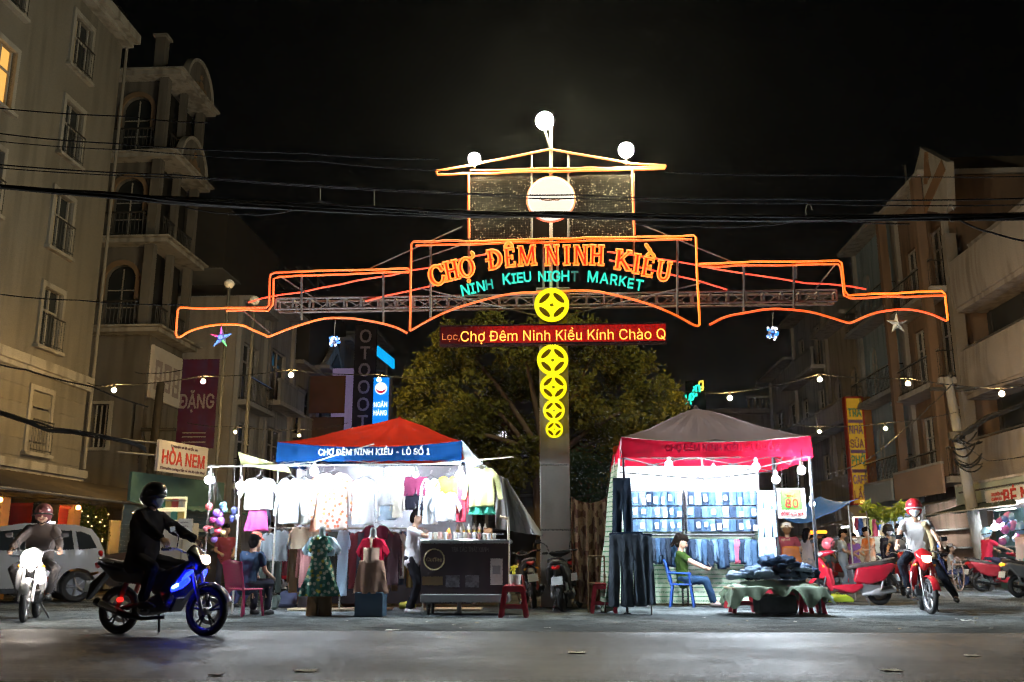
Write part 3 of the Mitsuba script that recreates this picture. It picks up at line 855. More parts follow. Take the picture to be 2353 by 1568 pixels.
for zb in (14.37, 17.42):
    sh = arch_shape(-1.12, 1.12, 0, 1.12)
    pm = put('pediment', onx(XB + .25, .18, affinity.translate(sh, Y0 + 1.35, zb)), m_bal, B)
    put('pediment_rim', onx(XB + .25, .24, affinity.translate(arch_shape(-1.22, 1.22, 0, 1.24).difference(sh), Y0 + 1.35, zb)), white_trim, pm)
    put('ornament', onx(XB + .43, .05, affinity.translate(unary_union([Point(0, .25).buffer(.2), Point(-.35, .15).buffer(.14), Point(.35, .15).buffer(.14), Point(0, .62).buffer(.1)]), Y0 + 1.35, zb)), mat('arch_brown', (.20, .14, .09)), pm)
put('roof_post', bx(-14.2, -13.85, Y0 - .3, Y0 + .05, 17.42, 18.75), m_bal, B); put('roof_post_cap', bx(-14.28, -13.77, Y0 - .38, Y0 + .13, 18.753, 18.85), white_trim, B)
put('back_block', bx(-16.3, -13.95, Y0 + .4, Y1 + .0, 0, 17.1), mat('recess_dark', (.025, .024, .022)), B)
put('street_wall', onx(XB - .2, .2, sbox(Y0 + .23, 0, Y1, 8.04)), m_bal, B)
put('window_frame', xf(upright(extr(sbox(-15.42, 4.25, -14.60, 5.85).difference(sbox(-15.3, 4.35, -14.72, 5.75)), .06)), (0, Y0 - .001, 0)), white_trim, B)
for x in (-15.18, -15.01, -14.84):
    put('window_bar', bx(x - .02, x + .02, Y0 + .05, Y0 + .09, 4.36, 5.74), white_trim, B)
sg_ = put('sign_panel', onx(XB + .003, .09, sbox(29.35, 6.0, 31.75, 7.75)), mat('panel_white', (.52, .50, .49)), B)
marks = [sbox(y, z, y + w, z + h) for y, z, w, h in ((29.6, 6.3, .5, 1.0), (30.3, 6.35, .55, .95), (31.05, 6.3, .5, 1.0))]
mk = unary_union([m.difference(affinity.translate(affinity.scale(m, .5, .35), 0, .12)).difference(affinity.translate(affinity.scale(m, .5, .2), 0, -.25)) for m in marks])
put('faded_letters', onx(XB + .095, .015, mk), mat('faded_red', (.30, .26, .27)), sg_)
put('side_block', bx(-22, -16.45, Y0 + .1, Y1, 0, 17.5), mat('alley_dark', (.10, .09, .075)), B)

hs = thing('shop_sign', 'white slanted shop sign with red lettering beside the left utility pole', 'sign')
a, b_ = P(367, 1010, 23.2), P(474, 1098, 25.2); a2 = P(367, 1082, 23.2); 
ang = math.atan2(b_[1] - a[1], b_[0] - a[0]); Lh = math.hypot(b_[1] - a[1], b_[0] - a[0]); hz = a[2] - a2[2]
def onsign(m, off=0.0):
    return xf(m, (a[0], a[1], a2[2]), rz=ang)
put('panel', onsign(bx(0, Lh, 0, .08, 0, hz)), mat('sign_face', (.46, .44, .43)), hs)
v, f = text('HÒA NEM', hz * .42, .012, True); v[:, 0] = v[:, 0] * (Lh * .86 / np.ptp(v[:, 0])) + Lh * .5
put('lettering', onsign(xf(upright((v, f)), (0, -.003, hz * .27))), mat('sign_red', (.45, .06, .05)), hs)
for z, w, s_ in ((.82, .55, .07), (.08, .9, .06)):
    v, f = text('Chuyên sỉ lẻ quần áo' if s_ == .07 else 'Chuyên cung cấp sỉ và lẻ các loại', hz * .08, .01, True); v[:, 0] = v[:, 0] * (Lh * w / np.ptp(v[:, 0])) + Lh * .5
    put('small_lettering', onsign(xf(upright((v, f)), (0, -.003, hz * z))), mat('sign_dark', (.12, .08, .1)), hs)
put('bracket', onsign(join([rod((.1, .1, hz * .5), (-.9, .5, hz * .5), .025), rod((.1, .1, hz * .9), (-.9, .5, hz * .9), .025)])), dark_steel, hs)
sf = thing('green_shopfront', 'teal painted shop canopy and shutter below the white slanted sign', 'shopfront')
teal = pmat('teal', grain((.07, .13, .12), .25, 2))
put('fascia', onsign(bx(-.3, Lh + 1.6, .5, .58, -.75, -.03)), teal, sf)
put('canopy', onsign(sheet(lambda u, v: (-.3 + (Lh + 1.9) * u, .5 - .9 * v, -.78 - .18 * v + .02 * np.sin(u * 70)), 60, 4, .02)), mat('teal_dark', (.05, .12, .12), .5), sf)
put('shutter', onsign(join([bx(-.2, Lh + 1.5, .75, .78, z, z + .095) for z in np.arange(-a2[2] + .02, -.85, .1)])), mat('shutter', (.09, .125, .125), .5), sf)
put('lit_shelf', onsign(bx(.2, Lh + .6, .2, .6, -1.45, -1.38)), mat('shelf_cream', (.6, .6, .45)), sf)


# ---- tube houses along both sides
def tube_house(name, lab, X, sg, y0, y1, top, floors, wall, trim, kind='rail', proj=.9, arch=False, pane=None, front=True, depth=9.0, dw=.52):
    """sg +1: the street lies towards +x (left side of the street)"""
    b = thing(name, lab, 'house')
    fl = floors + [top]
    holes = []; op = []
    w = (y1 - y0)
    for z0, z1 in zip(fl[:-1], fl[1:]):
        h = min(2.35, z1 - z0 - .6)
        n = 1 if w < 4.6 else 2
        for k in range(n):
            yc = y0 + w * (k + .5) / n; ww = w / n * dw
            s = arch_shape(yc - ww / 2, yc + ww / 2, z0 + .05, z0 + .05 + h) if arch else sbox(yc - ww / 2, z0 + .05, yc + ww / 2, z0 + .05 + h)
            holes.append(s); op.append((s, yc, ww, z0 + .05, h))
    wall_with_holes(b, X, sg, y0, y1, 0 if front else floors[0], top, holes, wall)
    put('block', bx(X - .26 * sg, X - depth * sg, y0 + .02, y1 - .02, 0, top - .05), wall, b)
    for s, yc, ww, z0, h in op:
        k = put('balcony_door', onx(X, .03 * sg, s.buffer(.02), -.2 * sg), pane or dark_glass, b)
        put('door_frame', onx(X, .06 * sg, s.difference(s.buffer(-.07)).union(sbox(yc - .03, z0, yc + .03, z0 + h).intersection(s)).union(sbox(yc - ww / 2, z0 + h * .68, yc + ww / 2, z0 + h * .68 + .05).intersection(s)), -.16 * sg), trim, k)
    for i, z in enumerate(fl[:-1]):
        put('balcony_slab', join([bx(X + .002 * sg, X + proj * sg, y0 + .03, y1 - .03, z - .17, z - .02), bx(X + .002 * sg, X + (proj + .07) * sg, y0 + .01, y1 - .01, z - .23, z - .173)]), trim, b)
        xo = X + (proj - .06) * sg
        if kind == 'rail':
            railing(b, [(X, y0 + .08), (xo, y0 + .08), (xo, y1 - .08), (X, y1 - .08)], z - .02, .92, step=.16, r=.013, mtl=iron)
            put('handrail', rod((xo, y0 + .06, z + .93), (xo, y1 - .06, z + .93), .028), rail_steel, b)
        else:
            put('parapet', join([bx(xo - .06, xo + .06, y0 + .05, y1 - .05, z - .018, z + .80), bx(xo - .10, xo + .10, y0 + .03, y1 - .03, z + .803, z + .90)]), wall, b)
    for y in (y0 + .1, y1 - .1):
        put('edge_pilaster', bx(X - .02 * sg, X + .16 * sg, y - .1, y + .1, 0, top), trim, b)
    put('roof_slab', bx(X - depth * sg, X + (proj + .05) * sg, y0 - .02, y1 + .02, top + .002, top + .18), trim, b)
    return b


w_blue = pmat('w_blue', stained((.42, .55, .68), (.32, .42, .52)))
w_brown = pmat('w_brown', stained((.38, .25, .18), (.25, .17, .12)))
w_grey = pmat('w_grey', stained((.48, .48, .51), (.32, .32, .34)))
w_cream = pmat('w_cream', stained((.60, .50, .36), (.42, .35, .25)))
w_beige = pmat('w_beige', stained((.52, .48, .45), (.36, .33, .31)))
t_pale = pmat('t_pale', stained((.72, .68, .67), (.50, .46, .45)))
t_grey = pmat('t_grey', stained((.55, .56, .60), (.37, .38, .41)))

# left row
b3 = tube_house('tube_house', 'grey house with the tall purple banner behind the left utility pole', -12.5, 1, 34.2, 37.6, 10.6, [3.6, 6.75], w_grey, t_grey, 'rail', .5)
put('gable_wall', bx(-16.5, -12.5, 34.05, 34.18, 0, 10.7), w_beige, b3)
put('roof_awning', xf(box((-14.6, 33.2, 11.25), (4.2, 2.0, .06)), rx=0), mat('zinc', (.16, .17, .17), .5, .4), b3)
bn = thing('purple_banner', 'tall dark purple vertical banner with pale capitals on the grey gable', 'banner')
q0, q1 = P(414, 826, 33.9), P(489, 1030, 33.9)
put('cloth', sheet(lambda u, v: (q0[0] + (q1[0] - q0[0]) * u, 33.95 + .02 * np.sin(v * 9), q0[2] + (q1[2] - q0[2]) * v), 6, 24, .02), mat('purple', (.14, .03, .08), amp=.2, B=(.10,.05,.14), streak=1.), bn)
v, f = text('ĐẶNG', .52, .02, True); v[:, 0] *= (q1[0] - q0[0]) * .9 / np.ptp(v[:, 0])
put('lettering', xf(upright((v, f)), ((q0[0] + q1[0]) / 2, 33.91, P(450, 938, 33.9)[2])), mat('banner_letters', (.42, .33, .36)), bn)
put('small_print', join([bx(q0[0] + .3, q1[0] - .3, 33.915, 33.925, z, z + .05) for z in (5.05, 5.25, 5.4)]), mat('banner_letters', (.42, .33, .36)), bn)
tube_house('tube_house', 'grey house with a pale balcony edge, fourth from the left', -12.5, 1, 37.7, 41.4, 11.4, [3.9, 7.3], w_grey, t_pale, 'parapet', .7)
b5 = tube_house('tube_house', 'cream house behind the bulb, with brown boards on its front', -12.5, 1, 41.5, 45.6, 9.6, [3.4, 6.4], w_cream, w_beige, 'parapet', .5)
bb = thing('brown_signboard', 'stack of brown shop boards on the cream house', 'signboard')
for z0, z1, c in ((7.6, 9.4, (.16, .07, .04)), (5.6, 7.4, (.12, .07, .05)), (3.8, 5.3, (.18, .08, .04))):
    put('board', box((-11.35, 43.6, (z0 + z1) / 2), (1.7, .12, z1 - z0), bev=.01), pmat('brd%d' % (z0 * 10), grain(c, .3, 2)), bb)
put('post', bx(-12.3, -12.2, 43.6, 43.7, 0, 9.4), dark_steel, bb)
b6 = tube_house('gabled_house', 'grey house with a small white gable, left of the purple lit wall', -12.5, 1, 45.7, 50.5, 10.2, [3.6, 6.8], w_grey, t_pale, 'rail', .6)
put('gable', onx(-12.35, .25, Polygon([(45.8, 10.4), (48.1, 12.0), (50.4, 10.4)])), t_pale, b6)
put('gable_panel', onx(-12.09, .05, Polygon([(46.9, 10.55), (48.1, 11.45), (49.3, 10.55)])), mat('gable_dark', (.14, .14, .15)), b6)
for k, (y0, y1, top, wl) in enumerate(((50.6, 56.0, 12.8, w_beige), (56.1, 61.5, 14.5, w_grey), (61.6, 68.0, 12.0, w_cream))):
    tube_house('tube_house', ('beige', 'tall grey', 'cream')[k] + ' house far down the left side of the street', -12.5 + .4 * k, 1, y0, y1, top, [3.6, 7.0], wl, t_grey, 'parapet', .5)
# rooftops behind the left row
rt = thing('rooftop_house', 'dark house set back behind the left row with a rooftop pergola', 'house')
put('block', bx(-20, -13.9, 36, 43, 0, 15.2), mat('far_dark', (.06, .055, .05)), rt)
put('upper_block', bx(-19, -12.6, 44.5, 52, 0, 14.0), mat('far_dark', (.06, .055, .05)), rt)
for x in (-15.2, -12.4):
    put('pergola_post', bx(x, x + .1, 44.6, 44.7, 14.0, 15.0), dark_steel, rt)
for x in np.arange(-15.2, -12.3, .6):
    put('pergola_slat', bx(x, x + .07, 44.2, 48.4, 15.05, 15.13), mat('pergola', (.2, .19, .17), .5), rt)
put('pergola_beam', bx(-15.4, -12.2, 44.5, 44.65, 14.92, 15.04), mat('pergola', (.2, .19, .17), .5), rt)
# vertical signs beyond
pw = thing('lilac_wall_sign', 'plain lilac lit tall wall panel left of the black vertical sign', 'signboard')
q0, q1 = P(765, 847, 46), P(814, 1004, 46)
put('panel', bx(q0[0], q1[0], 46, 46.12, q1[2], q0[2]), pmat('lilac', grain((.55, .45, .72), .12, .8)), pw, emit=(.075, .058, .12), weight=.2)
put('lower_panel', bx(q0[0], q1[0] - .1, 45.96, 46.1, q1[2] - 1.6, q1[2] - .05), mat('lilac', (.55, .45, .72)), pw, emit=(.13, .10, .2), weight=.05)
put('post', bx(q0[0], q0[0] + .12, 46.2, 46.3, 0, q0[2]), dark_steel, pw)
v, f = text('ATM', .5, .03, True)
put('lit_letters', xf(upright((v, f)), ((q0[0] + q1[0]) / 2 - .05, 45.9, q1[2] - .55)), mat('sign_white', (.8, .8, .85)), pw, emit=(1.2, 1.4, 1.8), weight=.05)
lv = thing('vertical_letter_sign', 'black vertical sign of stacked round grey letters beside the lilac wall', 'sign')
q0, q1 = P(817, 745, 45), P(858, 1002, 45)
put('board', bx(q0[0], q1[0], 45, 45.15, q1[2], q0[2]), mat('black_board', (.03, .025, .035)), lv)
for k, ch in enumerate('OTOOOTO'):
    v, f = text(ch, .62, .03, True)
    put('letter_' + ch.lower(), xf(upright((v, f)), ((q0[0] + q1[0]) / 2, 44.95, q0[2] - .95 - k * .86)), mat('letter_grey', (.30, .26, .33)), lv)
put('post', bx(q0[0] + .2, q0[0] + .3, 45.2, 45.3, 0, q0[2]), dark_steel, lv)
bk = thing('bank_sign', 'bright blue lit vertical sign with white words and a round emblem', 'sign')
q0, q1 = P(859, 868, 44), P(890, 1010, 44)
put('face', bx(q0[0], q1[0], 44, 44.2, q1[2], q0[2]), mat('bank_blue', (.05, .3, .7)), bk, emit=(.0, .23, .95), weight=.4)
cxs = (q0[0] + q1[0]) / 2
put('emblem', lathe([(0, -.015), (.30, -.015), (.30, .02), (0, .02)], 24, (cxs, 43.97, P(875, 893, 44)[2]), 'y'), mat('sign_white', (.8, .8, .85)), bk, emit=(1.0, 1.0, 1.1), weight=.05)
put('emblem_swoosh', xf(upright(extr(Point(0, 0).buffer(.24).difference(affinity.translate(Point(0, 0).buffer(.3), 0, .16)), .02)), (cxs, 43.94, P(875, 893, 44)[2])), mat('swoosh', (.5, .05, .1)), bk, emit=(.5, .02, .06), weight=.02)
for s_, py in (('NGÂN', 936), ('HÀNG', 955)):
    v, f = text(s_, .24, .02, True); v[:, 0] *= (q1[0] - q0[0]) * .86 / np.ptp(v[:, 0])
    put('lit_word', xf(upright((v, f)), (cxs, 43.97, P(875, py, 44)[2])), mat('sign_white', (.8, .8, .85)), bk, emit=(1.2, 1.3, 1.5), weight=.04)
put('post', bx(q1[0], q1[0] + .15, 44.05, 44.2, 0, q0[2]), dark_steel, bk)
cs = thing('cyan_sign', 'slanted cyan lit sign strip above the blue sign', 'sign')
q0, q1 = PX(866, 800, -9.5), PX(901, 846, -9.5)
put('face', onx(-9.5, .12, Polygon([(PX(864, 795, -9.5)[1], PX(864, 795, -9.5)[2]), (PX(902, 826, -9.5)[1], PX(902, 826, -9.5)[2]), (PX(902, 848, -9.5)[1], PX(902, 848, -9.5)[2]), (PX(864, 817, -9.5)[1], PX(864, 817, -9.5)[2])])), mat('cyan', (.1, .5, .7)), cs, emit=(.0, .42, .95), weight=.2)
put('bracket', bx(-12.2, -9.5, (q0[1] + q1[1]) / 2, (q0[1] + q1[1]) / 2 + .1, q0[2] - .8, q0[2] - .7), dark_steel, cs)

# ---- right row
XR = 13.2
r1 = thing('terrace_house', 'near right building with broad pale balcony bands and dark glass', 'building')
m_r1 = pmat('r1_wall', stained((.50, .44, .42), (.34, .29, .27), .6))
for k, (z0, z1) in enumerate(((8.95, 10.55), (6.05, 7.45), (3.15, 4.5))):
    put('balcony_band', sheet(lambda u, v: (XR - .12 - .05 * np.sin(v * 3.14), 14 + 16.8 * u, z0 + (z1 - z0) * v + (.55 * np.maximum(0, u - .8) * 5) * (k == 0) * 0), 40, 9, .14), m_r1, r1)
    for zz, hh in ((z0 + .02, .12), (z0 + .22, .05), (z1 - .14, .13)):
        put('band_ledge', bx(XR - .26, XR + .05, 14, 30.8, zz, zz + hh), t_pale, r1)
    put('balcony_slab', bx(XR - .2, XR + 1.2, 14, 30.8, z0 - .16, z0 - .003), m_r1, r1)
    put('handrail', rod((XR - .12, 14, z1 + .12 if k else z1 + .05), (XR - .12, 30.7, z1 + .12 if k else z1 + .05), .03), rail_steel, r1)
    put('painted_patch', onx(XR - .20, -.02, sbox(22.6 + k, z0 + .35, 27.2 - k * .6, z0 + .95), 0), pmat('patch', grain((.36, .27, .20), .2, 1.5)), r1)
for k, (z0, z1) in enumerate(((7.5, 8.78), (4.55, 5.88))):
    put('glass_band', bx(XR + .75, XR + .8, 14, 30.8, z0, z1), dark_glass, r1)
    for y in np.arange(15, 30.6, 2.2):
        put('mullion', bx(XR + .68, XR + .745, y, y + .07, z0, z1), iron, r1)
put('block', bx(XR + 1.0, 24, 14, 30.8, 0, 10.7), mat('r1_block', (.16, .13, .11)), r1)
put('roof_band', sheet(lambda u, v: (XR + .1 + .5 * v, 14 + 16.0 * u, 10.72 + (.25 + 1.1 * np.clip((.97 - u) * 1.6, 0, 1) ** 1.3) * v), 50, 6, .2), m_r1, r1)
put('roof_box', bx(P(2176, 400, 33.5)[0], 24, 33.5, 39, 10, P(2264, 360, 33.5)[2]), pmat('brownbox', grain((.16, .125, .10), .2, .8)), r1)
put('end_pillar', bx(XR - .32, XR + .05, 30.82, 31.1, 0, 11.6), pmat('pilgrey', grain((.24, .21, .19), .2, 1)), r1)
put('tube_light', rod((XR - .4, 24.3, 8.7), (XR - .4, 23.6, 8.75), .035), 'lamp_glass', r1, emit=(.5, .7, .65), weight=.05)
r2 = tube_house('brown_house', 'brown fronted house with steel handrails behind the right utility pole', XR, -1, 31.2, 36.0, 13.9, [3.5, 6.75, 9.9], w_brown, t_pale, 'rail', .8, dw=.42)
for y in (31.6, 35.4):
    put('column', bx(XR - .95, XR - .65, y - .15, y + .15, 3.5, 13.9), w_brown, r2)
sr = thing('rooftop_sign', 'white angular rooftop panel with brown marks above the brown house', 'sign')
pp = [PX(x, y, XR - .6) for x, y in ((2115, 340), (2174, 372), (2178, 480), (2160, 490), (2087, 478), (2086, 455))]
put('panel', onx(XR - .6, .25, Polygon([(q[1], q[2]) for q in pp])), pmat('roofsign', stained((.55, .50, .46), (.42, .37, .34))), sr)
ctr = np.mean(pp, axis=0)
put('brown_marks', onx(XR - .603, -.03, unary_union([affinity.rotate(sbox(ctr[1] - 1.6, ctr[2] - .5, ctr[1] + 1.1, ctr[2] + .0), -22), affinity.translate(affinity.rotate(sbox(-.35, 0, -.05, 1.1), 18), ctr[1] + .1, ctr[2] + .2), affinity.translate(affinity.rotate(sbox(.25, 0, .5, .9), -10), ctr[1] - .6, ctr[2] + .3)])), mat('brown_marks', (.22, .13, .08)), sr)
for y in (31.8, 33.4):
    put('strut', rod((XR - .4, y, 13.9), (XR - .4, y, 15.2), .05), dark_steel, sr)
tube_house('blue_house', 'pale blue house with arched doors between the brown house and the yellow sign', XR, -1, 36.1, 41.4, 14.2, [3.8, 7.3, 10.6], w_blue, t_grey, 'rail', .7, arch=True, pane=mat('bluepane', (.20, .28, .35), .4), dw=.34)
tube_house('tube_house', 'cream house with dark arches behind the yellow sign', XR, -1, 41.5, 46.8, 11.6, [3.6, 7.0], w_cream, w_beige, 'parapet', .8, arch=True, dw=.38)
tube_house('tube_house', 'tall grey house with pale balconies past the yellow sign', XR, -1, 46.9, 53.5, 13.8, [3.6, 7.0, 10.4], w_grey, t_pale, 'parapet', .8, dw=.36)
tube_house('tube_house', 'dark grey house at the far right end of the row', XR + .2, -1, 53.6, 61, 12.0, [3.6, 7.4], w_beige, t_grey, 'parapet', .8)
fb = thing('balustrade_house', 'pale flat roofed house with a white balustrade closing the street behind the right stall', 'house')
q0, q1 = P(1722, 975, 70), P(1828, 1000, 70)
zt_ = P(1760, 928, 70)[2]; zm = P(1760, 952, 70)[2]
put('block', bx(q0[0] - 4, q1[0] + .5, 70, 80, 0, zm), w_beige, fb)
put('cornice', bx(q0[0] - 4.3, q1[0] + .8, 69.5, 70.3, zm, zm + .35), t_pale, fb)
put('lower_cornice', bx(q0[0] - 4.3, q1[0] + .8, 69.6, 70.0, zm - 1.4, zm - 1.1), t_pale, fb)
for x in np.arange(q0[0], q1[0] + .5, .42):
    put('baluster', lathe([(.06, 0), (.13, .15), (.07, .45), (.12, .7), (.07, .8)], 8, (x, 69.8, zm + .35)), t_pale, fb)
put('balustrade_rail', bx(q0[0] - .2, q1[0] + .7, 69.65, 69.95, zm + 1.15, zm + 1.35), t_pale, fb)
put('lit_window', bx(14.6, 15.6, 69.93, 69.98, zm - 4.2, zm - 2.6), mat('lit_pane', (.6, .4, .2)), fb, emit=(.9, .55, .18), weight=.05)
put('awning', sheet(lambda u, v: (16.2 + 2.6 * u, 70 - 1.6 * v, zm - 3.2 - .8 * v), 4, 3, .05), mat('brass', (.3, .2, .06), .5), fb)
gs_ = thing('green_neon_sign', 'slanted turquoise neon letters above the right canopy', 'sign')
q0 = P(1600, 912, 52)
for k, ch in enumerate('Hoàng'):
    v, f = text(ch, .55, .05, True)
    put('neon_letter_' + ('a' if ch == 'à' else ch.lower()), xf(xf((v, f), (0, 0, 0)), P(1583 + k * 7.2, 930 - k * 9.5, 52), rx=math.pi / 2, rz=-.9), mat('letter_green', (.1, .5, .4)), gs_, emit=(.02, 1.1, .75) if k < 4 else (1.2, .8, .05), weight=.03)
put('backing', bx(q0[0] - .5, q0[0] + .6, 52.5, 52.7, q0[2] - 1.2, q0[2] + 1.0), void, gs_)
put('mast', bx(q0[0], q0[0] + .2, 52.6, 52.8, 0, q0[2] - 1.0), dark_steel, gs_)
for k, (x0, x1, y, h, lab) in enumerate(((-9, -2.5, 92, 10.5, 'left'), (-2.4, 5, 96, 12.5, 'middle'), (5.1, 11, 88, 9.0, 'right'))):
    fbk = thing('far_house', f'dark far house closing the street end, {lab} one behind the tree', 'house')
    put('block', bx(x0, x1, y, y + 8, 0, h), mat('far_dark', (.09, .08, .075)), fbk)
    for z in np.arange(3.4, h - 1, 3.2):
        put('ledge', bx(x0 - .1, x1 + .1, y - .5, y, z, z + .25), mat('far_ledge', (.16, .15, .14)), fbk)
        for x in np.arange(x0 + .8, x1 - 1, 2.1):
            put('window', bx(x, x + 1.1, y - .03, y - .003, z + .9, z + 2.3), dark_glass, fbk)

# yellow vertical signboard
ys = thing('yellow_signboard', 'tall yellow and violet vertical signboard with red frame on the right row', 'signboard')
q0, q1 = P(1941, 925, 40.5), P(2004, 1160, 40.5)
q0[2] += .25
put('box', bx(q0[0], q1[0], 40.5, 40.9, q1[2], q0[2]), mat('sign_red_frame', (.42, .06, .03)), ys)
put('face', bx(q0[0] + .06, q1[0] - .1, 40.46, 40.495, q1[2] + .06, q0[2] - .08), mat('ysign', (.60, .38, .03), amp=.15), ys, label='yellow printed face of the board', emit=(.16, .085, .008), weight=.1)
hgt = q0[2] - q1[2]
for fr, s_, c in ((.14, 'TRÀ', (.10, .30, .22)), (.30, 'NHÀ', (.24, .12, .30)), (.43, 'SỮA', (.3, .12, .12)), (.58, 'PHỞ', (.10, .30, .22)), (.76, 'CAFÉ', (.24, .12, .30)), (.90, 'LẨU', (.32, .10, .05))):
    v, f = text(s_, hgt * .075, .02, True); v[:, 0] *= (q1[0] - q0[0]) * .72 / np.ptp(v[:, 0])
    put('printed_word', xf(upright((v, f)), ((q0[0] + q1[0]) / 2 - .03, 40.455, q0[2] - hgt * (fr + .05))), mat('yw_%d' % int(fr * 100), c), ys)
for fr in (.22, .50, .68):
    put('violet_band', bx(q0[0] + .07, q1[0] - .11, 40.44, 40.459, q0[2] - hgt * (fr + .03), q0[2] - hgt * fr), mat('ys_violet', (.24, .14, .26)), ys)
put('side_face', bx(q1[0] + .002, q1[0] + .32, 40.55, 40.9, q1[2] + .1, q0[2]), mat('ys_side', (.32, .14, .03)), ys)
put('footlight', bx(q0[0] + .3, q0[0] + .6, 40.40, 40.45, q1[2] + .05, q1[2] + .17), 'lamp_glass', ys, emit=(1.6, 1.0, .15), weight=.05)
put('mount', bx(q1[0], XR, 40.7, 40.8, 5.0, 5.1), dark_steel, ys)

# shop fronts right: banner with red letters, awnings, lower fascias
bs = thing('shop_banner', 'white hanging shop banner with red capitals at the right edge', 'banner')
put('cloth', onx(XR - 1.0, .03, Polygon([(PX(x, y, XR - 1.0)[1], PX(x, y, XR - 1.0)[2]) for x, y in ((2262, 1130), (2420, 1100), (2420, 1158), (2268, 1175))])), mat('banner_white', (.55, .52, .50)), bs)
qs = PX(2310, 1145, XR - 1.03)
v, f = text('BÉ NA', .40, .01, True); v[:, 0] -= v[:, 0].min()
w_ = np.stack([np.full(len(v), XR - 1.003) - v[:, 2], qs[1] + .15 - v[:, 0] * 1.25, qs[2] - .17 + v[:, 1] + v[:, 0] * .0], -1)
put('red_letters', (w_, f[:, ::-1]), mat('sign_red', (.45, .06, .05)), bs)
for k, s_ in enumerate(('CHUYÊN BÁN', 'QUẦN ÁO', 'TRẺ EM')):
    v, f = text(s_, .085, .01, True); v[:, 0] -= v[:, 0].min(); y_ = PX(2272, 1140, XR - 1.03)[1]
    put('small_letters', (np.stack([np.full(len(v), XR - 1.003) - v[:, 2], y_ - .1 - v[:, 0] * 1.2, qs[2] + .10 - .13 * k + v[:, 1]], -1), f[:, ::-1]), mat('sign_red', (.45, .06, .05)), bs)
put('rod', rod((XR - 1, 14, qs[2] + .35), (XR - 1, 30.2, qs[2] + .35), .025), dark_steel, bs)
for nm, lab, y0, y1, z0, z1, c, pr in (('shop_awning', 'grey sloping awning on the right row left of the utility pole', 31.4, 36.2, 2.9, 2.35, (.22, .20, .17), 2.6), ('shop_awning', 'brown sloping awning on the right row beside the yellow sign', 36.4, 42.6, 2.75, 2.2, (.30, .24, .17), 2.6),
                                ('shop_awning', 'dark awning over the near right shop', 20, 30.6, 2.75, 2.2, (.06, .075, .07), 2.0)):
    aw = thing(nm, lab, 'awning')
    put('fabric', sheet(lambda u, v: (XR - pr * v, y0 + (y1 - y0) * u, z0 + (z1 - z0) * v - .06 * v * np.sin(u * 15) ** 2), 40, 6, .012), pmat('aw%d' % int(c[0] * 100 + y0), grain(c, .2, 2)), aw)
    put('front_bar', rod((XR - pr, y0, z1), (XR - pr, y1, z1), .025), galv, aw)
    put('post', join([rod((XR - pr, y0 + .1, 0), (XR - pr, y0 + .1, z1), .03)]), galv, aw); put('post', rod((XR - pr, y1 - .1, 0), (XR - pr, y1 - .1, z1), .03), galv, aw)
for nm, lab, y0, y1, z0, z1, c in (('fascia_board', 'pale blue blank fascia board on the right row', 36.3, 39.6, 3.0, 3.75, (.42, .47, .52)), ('fascia_board', 'faded salmon fascia board behind the right utility pole', 31.4, 36.0, 2.95, 3.9, (.45, .32, .26)), ('fascia_board', 'green edged fascia over the near right shop', 15, 30.5, 2.5, 3.05, (.32, .36, .33))):
    fbd = thing(nm, lab, 'board'); put('panel', box((XR - .95, (y0 + y1) / 2, (z0 + z1) / 2), (.08, y1 - y0, z1 - z0), bev=.01), pmat('fas%d' % int(y0 * 10), grain(c, .15, 1.2)), fbd)
    put('edge', bx(XR - 1.0, XR - .9, y0, y1, z1 + .002, z1 + .08), t_pale, fbd)
for y0, y1, lab, c in ((15, 30.5, 'near right shop interior with teal back wall', (.10, .17, .17)), (31.3, 36, 'dim shop interior behind the right utility pole', (.12, .12, .11)), (36.1, 46, 'dim shop interior beside the yellow sign', (.16, .14, .11))):
    si = thing('shop_interior', lab, 'shopfront')
    put('back_wall', bx(XR + .1, XR + .2, y0, y1, 0, 2.9), pmat('si%d' % int(y0), grain(c, .2, 1.5)), si)
    put('shelf', join([bx(XR - .3, XR + .098, y0 + .3, y1 - .3, z, z + .05) for z in (.6, 1.2, 1.8)]), mat('shelf_grey', (.3, .3, .28)), si)
for (x, y, z, L_, lab) in ((11.9, 33.6, 2.2, 1.2, 'white tube lamp under the grey awning by the right utility pole'), (11.8, 38.6, 2.1, 1.4, 'white tube lamp under the brown awning beside the yellow sign'), (12.3, 27.4, 2.25, 1.2, 'white tube lamp in the near right shop under the banner'), (12.2, 42.5, 2.2, 1.2, 'white tube lamp in the shop beyond the yellow sign'), (11.6, 24.6, 2.3, 1.0, 'white tube lamp over the goods at the right edge')):
    k = thing('tube_lamp', lab, 'lamp')
    put('tube', rod((x, y - L_ / 2, z), (x, y + L_ / 2, z), .03, 8), 'lamp_glass', k, smooth=True, emit=(190, 208, 220), weight=1.4)
    put('fixture', bx(x - .05, x + .05, y - L_ / 2 - .05, y + L_ / 2 + .05, z + .034, z + .09), mat('fixture', (.5, .5, .5), .5), k)
bt = thing('blue_tarpaulin', 'bright blue tarpaulin roof behind the right stall', 'tarpaulin')
q0, q1 = P(1866, 1207, 22), P(1952, 1161, 22)
put('sheet', sheet(lambda u, v: (q0[0] + (q1[0] - q0[0] + .2) * u, 22 + 3.2 * v, q0[2] + .08 + (.50 * u + .02 * np.sin(9 * u)) + .25 * v - .1 * np.sin(3.14 * v)), 14, 8, .01), mat('tarp_blue', (.03, .12, .42), .45), bt)
put('pole', rod((q0[0] + .1, 22.1, 0), (q0[0] + .1, 22.1, q0[2] + .1), .02), galv, bt); put('pole', rod((q1[0], 22.1, 0), (q1[0], 22.1, q1[2]), .02), galv, bt)
